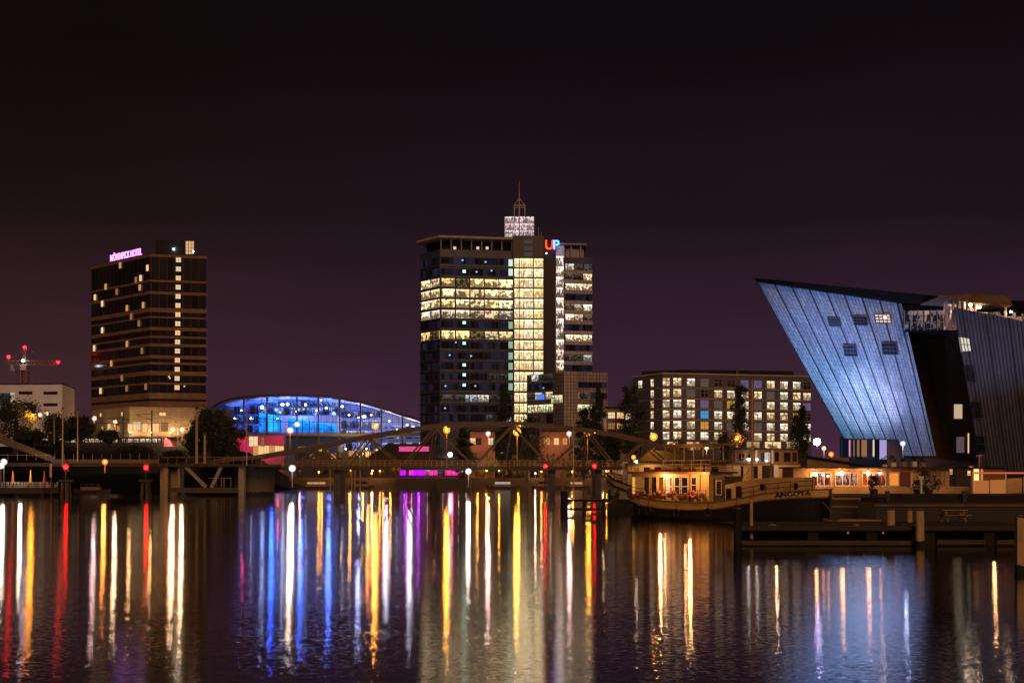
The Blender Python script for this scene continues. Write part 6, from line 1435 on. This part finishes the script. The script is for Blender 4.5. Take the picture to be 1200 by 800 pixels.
MB().ball((ux(876), -2.6, uz(538)), .13).build('white_lamp', emit('white boat bulb', (.9, .95, 1), 30), hb, local=True); MB().ball((ux(886), -2.5, uz(538)), .10).build('white_lamp', emit('white boat bulb', (.9, .95, 1), 30), hb, local=True)
lrail(hb, [(ux(858), -2.2, uz(542.5)), (ux(890), -2.2, uz(542.5))], 1.0, m=varnish)
plight('door_glow', (0, 0, 0), (1, .6, .35), 90, .1, hb).location = (ux(905), -4.2, uz(540))

# --- long restaurant houseboat with red lit windows
r0_ = Vector((X(934, 116), 116, 0)); rb = thing('long_houseboat', 'long cream houseboat with red lit windows and three orange lamps', 'boat', tuple(r0_))
vx = lambda px: X(px, 114) - r0_.x; vz = lambda py: Z(py, 114)
lbox(rb, 'hull', hull_black, vx(920), vx(1136), -2.3, 3.2, -.5, vz(578.2)); lbox(rb, 'lower_band', cream, vx(921), vx(1135), -2.2, 3.1, vz(578.1), vz(570))
lbox(rb, 'wall', mat('warm cream boards', (.50, .34, .19), .7, var=.2), vx(930), vx(1113), -1.9, 2.8, vz(569.9), vz(548.5)); lbox(rb, 'roof', mat('dark roof felt', (.03, .025, .02), .8), vx(926), vx(1118), -2.6, 3.1, vz(548.4), vz(546.8))
lbox(rb, 'rubbing_strake', varnish, vx(920), vx(1040), -2.42, -2.31, vz(585), vz(583)); lbox(rb, 'rubbing_strake', varnish, vx(920), vx(1040), -2.42, -2.31, vz(594), vz(592.5))
redin = litglass('red dining room', (1.0, .16, .04), (.75, .42, .42), .85, .05, 3.0, 3.9, .4, .8); redin2 = emit('red room light', (1.0, .13, .03), .5); orin = emit('orange doorway light', (1.0, .30, .05), .9)
def uwin(a, b, m, nx=1):
    mb = MB(); x0, x1, z0, z1 = vx(a), vx(b), vz(569), vz(553.5)
    mb.box(x0, x1, -1.94, -1.905, z0, z1); mb.face([(x0, -1.945, z0), (x1, -1.945, z0), (x1, -1.945, z1), (x0, -1.945, z1)], [(a, 0), (a + (b - a) / 8, 0), (a + (b - a) / 8, 1), (a, 1)])
    w_ = mb.build('window', m, rb, local=True); fr = MB()
    for k in range(nx + 1): x = x0 + (x1 - x0) * k / nx; fr.box(x - .04, x + .04, -2.0, -1.95, z0, z1)
    fr.box(x0 - .06, x1 + .06, -2.04, -2.003, z0 - .05, z0 + .05); fr.box(x0 - .06, x1 + .06, -2.04, -2.003, z1 - .05, z1 + .05); fr.build('window_frame', white_p, w_, local=True)
uwin(950, 974, redin, 3); uwin(979, 1004.5, redin, 3); uwin(1010.5, 1023, redin2, 2); uwin(1024.5, 1038, redin, 1); uwin(1042.5, 1053.5, orin, 1)
lbox(rb, 'door', mat('maroon door', (.16, .025, .02), .5), vx(1054.2), vx(1067), -1.96, -1.905, vz(569.5), vz(553)); lbox(rb, 'door_frame', white_p, vx(1067.3), vx(1069.5), -1.98, -1.905, vz(569.5), vz(553))
lbox(rb, 'rooftop_cabin', mat('tan cabin boards', (.26, .165, .08), .8), vx(950), vx(1000), -.6, 2, vz(546.7), vz(535.5)); mb = MB(); mb.hexa([(vx(948), -.9, vz(535.4)), (vx(1022), -.9, vz(546)), (vx(1022), 2.2, vz(546)), (vx(948), 2.2, vz(535.4))], [(vx(948), -.9, vz(533)), (vx(1024), -.9, vz(544.5)), (vx(1024), 2.2, vz(544.5)), (vx(948), 2.2, vz(533))]); mb.build('sloping_roof', dkpanel, rb, local=True)
E_hb = emit('houseboat orange bulb', (1.0, .42, .16), 55)
for px_, py_ in ((954, 555.5), (985, 554.5), (1016, 554.5)):
    x, z = vx(px_), vz(py_); b_ = MB(); b_.tube((x, -2.45, z + .12), (x, -2.45, vz(548.5)), .03); bo = b_.build('lamp_bracket', dkmetal, rb, local=True); MB().ball((x, -2.45, z), .17).build('bulb', E_hb, bo, local=True)
    plight('bulb_light', (0, 0, 0), (1, .42, .15), 38, .1, rb).location = (x, -2.9, z - .1)
for px_, py_ in ((964, 556), (970, 557.5), (1031, 554.5)): MB().ball((vx(px_), -2.15, vz(py_)), .08).build('small_bulb', E_hb, rb, local=True)
for k in range(7):
    x = vx(1080 + k * 5.4); lbox(rb, 'wall_batten', varnish, x, x + .06, -1.95, -1.905, vz(569.5), vz(550))
# roof clutter: planters and crates on the roof terrace
for k, (px_, w_, h_, c) in enumerate(((1050, 3, 5, 0), (1063, 2, 6, 1), (1075, 2.5, 6.5, 0), (1086, 2, 5, 1), (1040, 2.5, 3, 0))):
    t = thing('roof_planter', ['square pale planter on the houseboat roof nearest the doorway', 'narrow tan planter on the houseboat roof second from the doorway', 'tallest pale planter on the houseboat roof', 'tan planter nearest the right end of the houseboat roof', 'small low planter at the left of the houseboat roof row'][k], 'planter', (X(px_, 114.5), 115.5, vz(546.8)), 'planters on the houseboat roof')
    hh = h_ / F * 114; ww = w_ / F * 114
    MB().box(-ww, ww, -.3, .3, 0, hh).build('box', (white_p, varnish)[c], t, local=True)
    mb = MB(); leafcloud(mb, (0, 0, hh + .3), ww * 1.8, .4, .4, 120, .16, random.Random(k), .1, 5); mb.build('foliage', leafs[0], t, local=True)

# --- shelter with lit doorway and the boat at the right edge
kio = thing('gangway_shelter', 'small shelter with a bright lit doorway beside the prow building wall', 'shelter', (X(1143, 122), 122, 0))
MB().box(X(1133, 122), X(1172, 122), 121, 125, .2, Z(548, 122)).build('wall', mat('tan cabin boards', (.26, .165, .08), .8), kio); mb = MB(); mb.hexa([(X(1108, 122), 120, Z(546.5, 122)), (X(1138, 122), 120, Z(546.5, 122)), (X(1138, 122), 126, Z(546.5, 122)), (X(1108, 122), 126, Z(546.5, 122))], [(X(1116, 122), 120, Z(543.5, 122)), (X(1136, 122), 120, Z(543.5, 122)), (X(1136, 122), 126, Z(543.5, 122)), (X(1116, 122), 126, Z(543.5, 122))]); mb.build('awning', dkpanel, kio)
MB().box(X(1131, 122), X(1174, 122), 120.6, 125.4, Z(548, 122), Z(546.8, 122)).build('roof', dkpanel, kio)
fk = Face((X(1133, 121), 121), (X(1172, 121), 121))
for a, b, y0, y1, m in ((1121 + 1, 0, 0, 0, None), (1134, 1137, 557, 551, warmA), (1141, 1147, 575, 549, emit('doorway light', (1.0, .62, .22), 1.5)), (1149.5, 1151.5, 575, 549, warmB), (1110, 1116, 556, 549, warmB)):
    if m is None: continue
    mb = MB(); u0, u1 = fk.u(a), fk.u(b); fk.pane(mb, u0, u1, Z(y0, 121), Z(y1, 121), .06, bay=1); o_ = mb.build('lit_doorway' if a == 1141 else 'lit_window', m, kio)
    fr = MB(); [fk.box(fr, u0 - .03, u1 + .03, Z(y_, 121) - .03, Z(y_, 121) + .03, .065, .11) for y_ in (y0, (y0 * 2 + y1) / 3, y1)]; fr.build('glazing_bar', dkmetal, o_)
rs0 = Vector((X(1141, 108), 110, 0)); rs1 = Vector((X(1290, 104), 105, 0)); a3 = math.atan2(rs1.y - rs0.y, rs1.x - rs0.x)
rsb = thing('covered_boat', 'covered boat with pale canvas panels along its side at the right edge', 'boat', tuple(rs0), None, a3)
st = [(0, .6, 1.75, .3, .35), (.9, 1.6, 1.72, 1.2, .4), (3, 2.1, 1.8, 1.8, .4), (6, 2.2, 2.1, 2.0, .45), (9, 2.0, 2.6, 1.6, .5), (11, 1.2, 3.1, .5, .5), (11.6, .2, 3.3, .05, .5)]
hull(rsb, st, (mat('tan hull', (.34, .2, .11), .5), cream, varnish))
for k in range(6):
    xa_, xb_ = 1.0 + k * 1.3, 2.2 + k * 1.3; zz = 2.2 + .10 * k * k * .35
    mb = MB(); mb.hexa([(xa_, -1.72, zz), (xb_, -1.75, zz + .08 * k * .5), (xb_, -1.65, zz + .04 * k), (xa_, -1.62, zz)], [(xa_, -1.66, zz + 1.25), (xb_, -1.66, zz + 1.25 + .04 * k), (xb_, -1.6, zz + 1.25 + .04 * k), (xa_, -1.6, zz + 1.25)])
    mb.build('canvas_panel', emit('orange canvas glow', (1.0, .30, .07), .42) if k in (0, 1) else mat('tan canvas', (.42, .27, .13), .85), rsb, local=True)
lbox(rsb, 'cover_roof', dkpanel, .8, 9.2, -1.9, 1.9, 4.0, 4.15)
for x in (.9, 3.5, 6.2, 8.9): lbox(rsb, 'roof_post', pale_post, x, x + .1, -1.85, -1.75, 2.1, 4.0)
lbox(rsb, 'red_light_strip', emit('red orange strip', (1.0, .16, .06), .8), .9, 6.0, -1.96, -1.905, 4.02, 4.13)
for x, h_ in ((7.2, 1.2), (8.2, 1.2), (9.8, 1.6)): mb = MB(); mb.tube((x, -1.9, 3.0), (x, -1.9, 3.0 + h_), .06, .06, 6); mb.build('stanchion', white_p, rsb, local=True)
plight('side_glow', (0, 0, 0), (1, .5, .2), 80, .1, rsb).location = (3, -4.0, 4.2)
tl = thing('street_lamp', 'unlit double headed lamp post before the dark seamed wall', 'street lamp', (X(1147.5, 136), 136, 1.8), 'unlit lamp')
MB().tube((X(1147.5, 136), 136, 1.8), P(1147.5, 534.5, 136), .06).build('pole', pale_post, tl); MB().box(X(1145, 136), X(1150, 136), 135.8, 136.2, Z(534.3, 136), Z(533, 136)).build('lamp_head', pale_post, tl)

# ================================================================== NEAR JETTIES, POSTS, BENCH
jw = mat('weathered jetty timber', (.055, .036, .018), .9, var=.55, scale=1.0, bump=.5, streak=(.25, 2, 2))
jdk = mat('dark wet timber', (.008, .006, .005), .8, var=.5, scale=1.0, streak=(1, 1, .3))
rope_m = mat('rope', (.3, .2, .1), .9)
for k, (px_, lb) in enumerate(((905, 'coil of pale rope on the jetty near the black mooring post'), (1003, 'coil of pale rope on the middle of the jetty'))):
    t = thing('rope_coil', lb, 'rope', (X(px_, 72), 72, 1.06), 'rope coils on the jetty'); mb = MB()
    for j in range(4):
        r_ = .26 - j * .045; pts = [(r_ * math.cos(a_ * .5236), r_ * math.sin(a_ * .5236), .03 + j * .03) for a_ in range(13)]; mb.path(pts, .022, 5)
    mb.build('coil', rope_m, t, local=True)
jet = thing('floating_jetty', 'long low timber jetty across the right foreground water', 'jetty', (X(1030, 71), 71, 0))
jx = lambda px: X(px, 71)
rnd = random.Random(4)
mb = MB()
for k in range(72): xa_ = jx(872) + k * .235; mb.box(xa_, xa_ + .215, 71.2, 79.5, .98 + rnd.uniform(-.01, .01), 1.06 + rnd.uniform(-.008, .008))
mb.build('deck', jw, jet)
MB().box(jx(868), jx(1240), 70.9, 71.17, .86, 1.12).build('edge_beam', jw, jet); MB().box(jx(868), jx(1080), 70.95, 71.15, .06, .30).build('lower_beam', mat('dull timber', (.075, .055, .032), .8, var=.5), jet); MB().box(jx(1098), jx(1154), 70.95, 71.15, .10, .34).build('lower_beam', mat('dull timber', (.075, .055, .032), .8, var=.5), jet); MB().box(jx(1168), jx(1240), 70.95, 71.15, .10, .34).build('lower_beam', mat('dull timber', (.075, .055, .032), .8, var=.5), jet)
for px_ in (954, 1023, 1091, 1161, 1225): MB().box(jx(px_) - .3, jx(px_) + .3, 71.25, 71.9, -1, .97).build('pile', jdk, jet)
MB().box(jx(868), jx(1240), 72.6, 73, -.4, .84).build('rear_beam', jdk, jet)
for px_ in (895, 932, 985, 1060, 1120, 1185):
    mb = MB(); mb.tube((jx(px_) - .16, 71.0, 1.2), (jx(px_) + .16, 71.0, 1.2), .025, .025, 6); mb.tube((jx(px_) - .06, 71.0, 1.12), (jx(px_) - .06, 71.0, 1.2), .022); mb.tube((jx(px_) + .06, 71.0, 1.12), (jx(px_) + .06, 71.0, 1.2), .022); mb.build('cleat', dkmetal, jet)
for k in range(30):
    xb_ = jx(870) + k * .58; MB().box(xb_, xb_ + .03, 70.885, 70.898, .90, 1.08).build('bolt_plate', dkmetal, jet)
for px_, py_ in ((993, 624), (1034, 624)): MB().box(jx(px_) - .05, jx(px_) + .05, 70.86, 70.895, .68, .80).build('reflector', mat('white reflector', (.75, .72, .68), .4), jet)
def post(px, yt, D_, r, zb, label, m=jw, grp='timber posts of the near jetties', lean=0.0, square=False):
    t = thing('mooring_post', label, 'post', (X(px, D_), D_, zb), grp); x = X(px, D_); zt_ = Z(yt, D_)
    mb = MB()
    if square: mb.hexa([(x - r, D_ - r, zb), (x + r, D_ - r, zb), (x + r, D_ + r, zb), (x - r, D_ + r, zb)], [(x - r + lean, D_ - r, zt_), (x + r + lean, D_ - r, zt_ - .05), (x + r + lean, D_ + r, zt_), (x - r + lean, D_ + r, zt_ + .05)])
    else: mb.tube((x, D_, zb), (x + lean, D_, zt_), r, r * .92, 12)
    mb.build('shaft', m, t)
    mb = MB(); mb.tube((x + lean, D_, zt_ + .06), (x + lean, D_, zt_ + .12), r * 1.05, r * .9, 12); mb.build('cap', mat('post cap', (.12, .09, .06), .7), t)
    return t
pl = mat('pale old post timber', (.58, .42, .22), .85, var=.55, scale=2.2, bump=.8, streak=(2, 2, .4), wl=.35)
post(864.5, 597, 70.4, .24, -1.5, 'black mooring post at the left end of the long jetty', jdk)
post(880.5, 585, 71.6, .10, -1.5, 'thin pale post right of the black mooring post', pl)
post(1044, 597.5, 73.5, .25, -1.5, 'pale thick post left of the pair on the long jetty', pl)
post(1066, 598, 78, .17, -1.5, 'short pale post between the two thick pale posts', pl)
post(1078.5, 598.5, 70.3, .25, -1.5, 'pale thick post standing in front of the jetty edge', pl, lean=-.03)
post(661, 575.5, 133, .42, -1.5, 'dark post at the left tip of the small far jetty', jdk)
clu = [(1195, 606, 51, .15), (1200.5, 610, 51.4, .16), (1206, 604, 51.2, .17), (1212, 608, 51.6, .16)]
for k, (px_, yt, D_, r) in enumerate(clu): post(px_, yt, D_, r, -1.5, ['leftmost timber of the tall post cluster cut by the right edge', 'second timber of the tall post cluster at the right edge', 'third timber of the tall post cluster at the right edge', 'outermost timber of the tall post cluster at the right edge'][k], pl, 'timbers of the tall post cluster', square=True)
bench = thing('picnic_table', 'wooden picnic table with splayed legs standing on the long jetty', 'table', (X(1117, 78.4), 78.4, 1.06))
bw_ = mat('picnic timber', (.38, .24, .12), .8, var=.3)
lbox(bench, 'table_top', bw_, -.78, .78, -.36, .36, .70, .74)
for sg in (-1, 1): lbox(bench, 'seat', bw_, -.85, .85, sg * .72 - .13, sg * .72 + .13, .42, .455)
for sx in (-.55, .55):
    for sg in (-1, 1): mb = MB(); mb.bar((sx, sg * .7, 0), (sx, sg * .22, .69), .05, .10); mb.bar((sx * 1.35, sg * .05, 0), (sx * .62, sg * .05, .66), .06, .09); mb.build('leg', bw_, bench, local=True)
    lbox(bench, 'cross_bar', bw_, sx - .03, sx + .03, -.8, .8, .36, .415)
low_b = thing('dark_barge', 'long dark low barge moored behind the near jetty', 'boat', (X(1130, 96), 96, 0))
bx = lambda px: X(px, 94)
MB().box(bx(1026), bx(1300), 94, 99, -.5, 1.9).build('hull', hull_black, low_b); MB().box(bx(1024), bx(1300), 93.85, 94.0 - .005, 1.62, 1.76).build('rubbing_strake', mat('rusty strake', (.16, .10, .06), .7), low_b)
MB().box(bx(1030), bx(1300), 94.2, 98.8, 1.9, 2.25).build('coaming', dkpanel, low_b)
MB().box(bx(1060), bx(1240), 94.6, 98.4, 2.25, 2.5).build('hatch_cover', mat('hatch cover', (.014, .012, .010), .8), low_b)
for px_ in (1040, 1130, 1215): MB().box(bx(px_) - .14, bx(px_) + .14, 93.9, 94.15, 1.9, 2.75).build('bollard', hull_black, low_b)
ding = thing('dinghy', 'small grey covered dinghy moored under the barge bow', 'dinghy', (X(985, 84), 84, 0))
st = [(0, .1, .9, .05, .1), (.5, .65, .75, .4, .1), (1.6, .85, .65, .7, .1), (3.2, .85, .65, .7, .1), (4.0, .65, .72, .5, .1)]
hull(ding, st, (mat('grey dinghy', (.20, .15, .11), .6), mat('grey dinghy', (.20, .15, .11), .6), varnish)); ding.location.x = X(966, 84)
mb = MB(); mb.hexa([(.6, -.6, .75), (3.9, -.7, .72), (3.9, .7, .72), (.6, .6, .75)], [(1.0, -.2, 1.05), (3.6, -.2, 1.0), (3.6, .2, 1.0), (1.0, .2, 1.05)]); mb.build('cover', mat('tan canvas', (.42, .27, .13), .85), ding, local=True)
fj = thing('small_jetty', 'small dark timber jetty left of the barge stern', 'jetty', (X(690, 133), 133, 0))
fx = lambda px: X(px, 133)
MB().box(fx(664), fx(742), 133.2, 137, 1.1, 1.32).build('deck', jdk, fj); MB().box(fx(664), fx(742), 133.3, 133.6, .2, .45).build('lower_beam', jdk, fj)
for px_ in (685, 708, 730): MB().box(fx(px_) - .2, fx(px_) + .2, 133.4, 134, -1, 1.1).build('pile', jdk, fj)
MB().box(fx(712), fx(744), 132.4, 133.15, -.5, 1.0).build('fender_block', jdk, fj)
bk_ = thing('folding_chair', 'dark folding chair standing on the small jetty', 'chair', (fx(691), 134.6, 1.32))
lbox(bk_, 'seat', rail_m, -.25, .25, -.25, .25, .45, .49); lbox(bk_, 'backrest', rail_m, -.25, .25, .22, .26, .5, .95)
for sx in (-.22, .22): mb = MB(); mb.bar((sx, -.3, 0), (sx, .24, .9), .04); mb.bar((sx, .3, 0), (sx, -.2, .46), .04); mb.build('leg', rail_m, bk_, local=True)
for k, (px_, lb) in enumerate(((717, 'left round dark shrub in a tub on the small jetty'), (724, 'right round dark shrub in a tub on the small jetty'))):
    t = thing('potted_shrub', lb, 'shrub', (fx(px_), 134.5, 1.32), 'tubs on the small jetty'); MB().tube((0, 0, 0), (0, 0, .45), .22, .3, 10).build('tub', rail_m, t, local=True); mb = MB(); leafcloud(mb, (0, 0, .8), .42, .42, .4, 260, .16, random.Random(k + 40), .1, 7); mb.build('foliage', leafs[0], t, local=True)
for px_, yt, D_, zb, r, lb, m in ((672, 488, 134.5, 1.3, .09, 'tall thin flagpole rising from the small jetty', pl), (881.5, 444, 112, 0, .11, 'tall amber lit mast behind the barge fore cabin', mat('amber mast', (.55, .32, .12), .5))):
    t = thing('tall_pole', lb, 'pole', (X(px_, D_), D_, zb), 'masts by the boats'); MB().tube((X(px_, D_), D_, zb), P(px_, yt, D_), r, r * .55, 8).build('shaft', m, t); MB().ball(P(px_, yt, D_), r).build('finial', dkmetal, t)
for k, (px_, w_, h_, lb) in enumerate(((1075, 2.6, 1.9, 'dark bushy potted plant at the houseboat door, left of the lit post'), (1088, 3.4, 2.3, 'larger dark bushy plant right of the lit post on the quay'), (1024, 1.2, 1.3, 'small dark plant before the red lit window'))):
    t = thing('potted_plant', lb, 'plant', (X(px_, 109), 109, 2.3), 'plants along the houseboat'); MB().tube((0, 0, -.3), (0, 0, .4), .3, .36, 10).build('tub', rail_m, t, local=True); mb = MB(); leafcloud(mb, (0, 0, .4 + h_ * .4), w_ * .5, .6, h_ * .5, 520, .22, random.Random(k + 70), .1, 9); mb.build('foliage', leafs[0], t, local=True)
lp = thing('gangway_post', 'short white lit post between the two dark plants', 'post', (X(1079.5, 108), 108, 1.6)); MB().box(X(1078.5, 108), X(1080.5, 108), 107.9, 108.1, .5, Z(562, 108)).build('shaft', white_p, lp); MB().box(X(1077, 108), X(1082, 108), 107.85, 108.15, Z(563.2, 108) + .1, Z(562, 108) + .3).build('cap', white_p, lp)
gw_ = thing('gangway', 'narrow gangway platform in front of the houseboat carrying the plants', 'gangway', (X(1070, 109), 109, 0)); MB().box(X(1015, 109), X(1128, 109), 107.6, 110.2, 1.8, 2.0).build('platform', jdk, gw_); [MB().tube((X(p, 109), 108, -1), (X(p, 109), 108, 1.8), .12).build('pile', jdk, gw_) for p in (1020, 1060, 1100, 1125)]
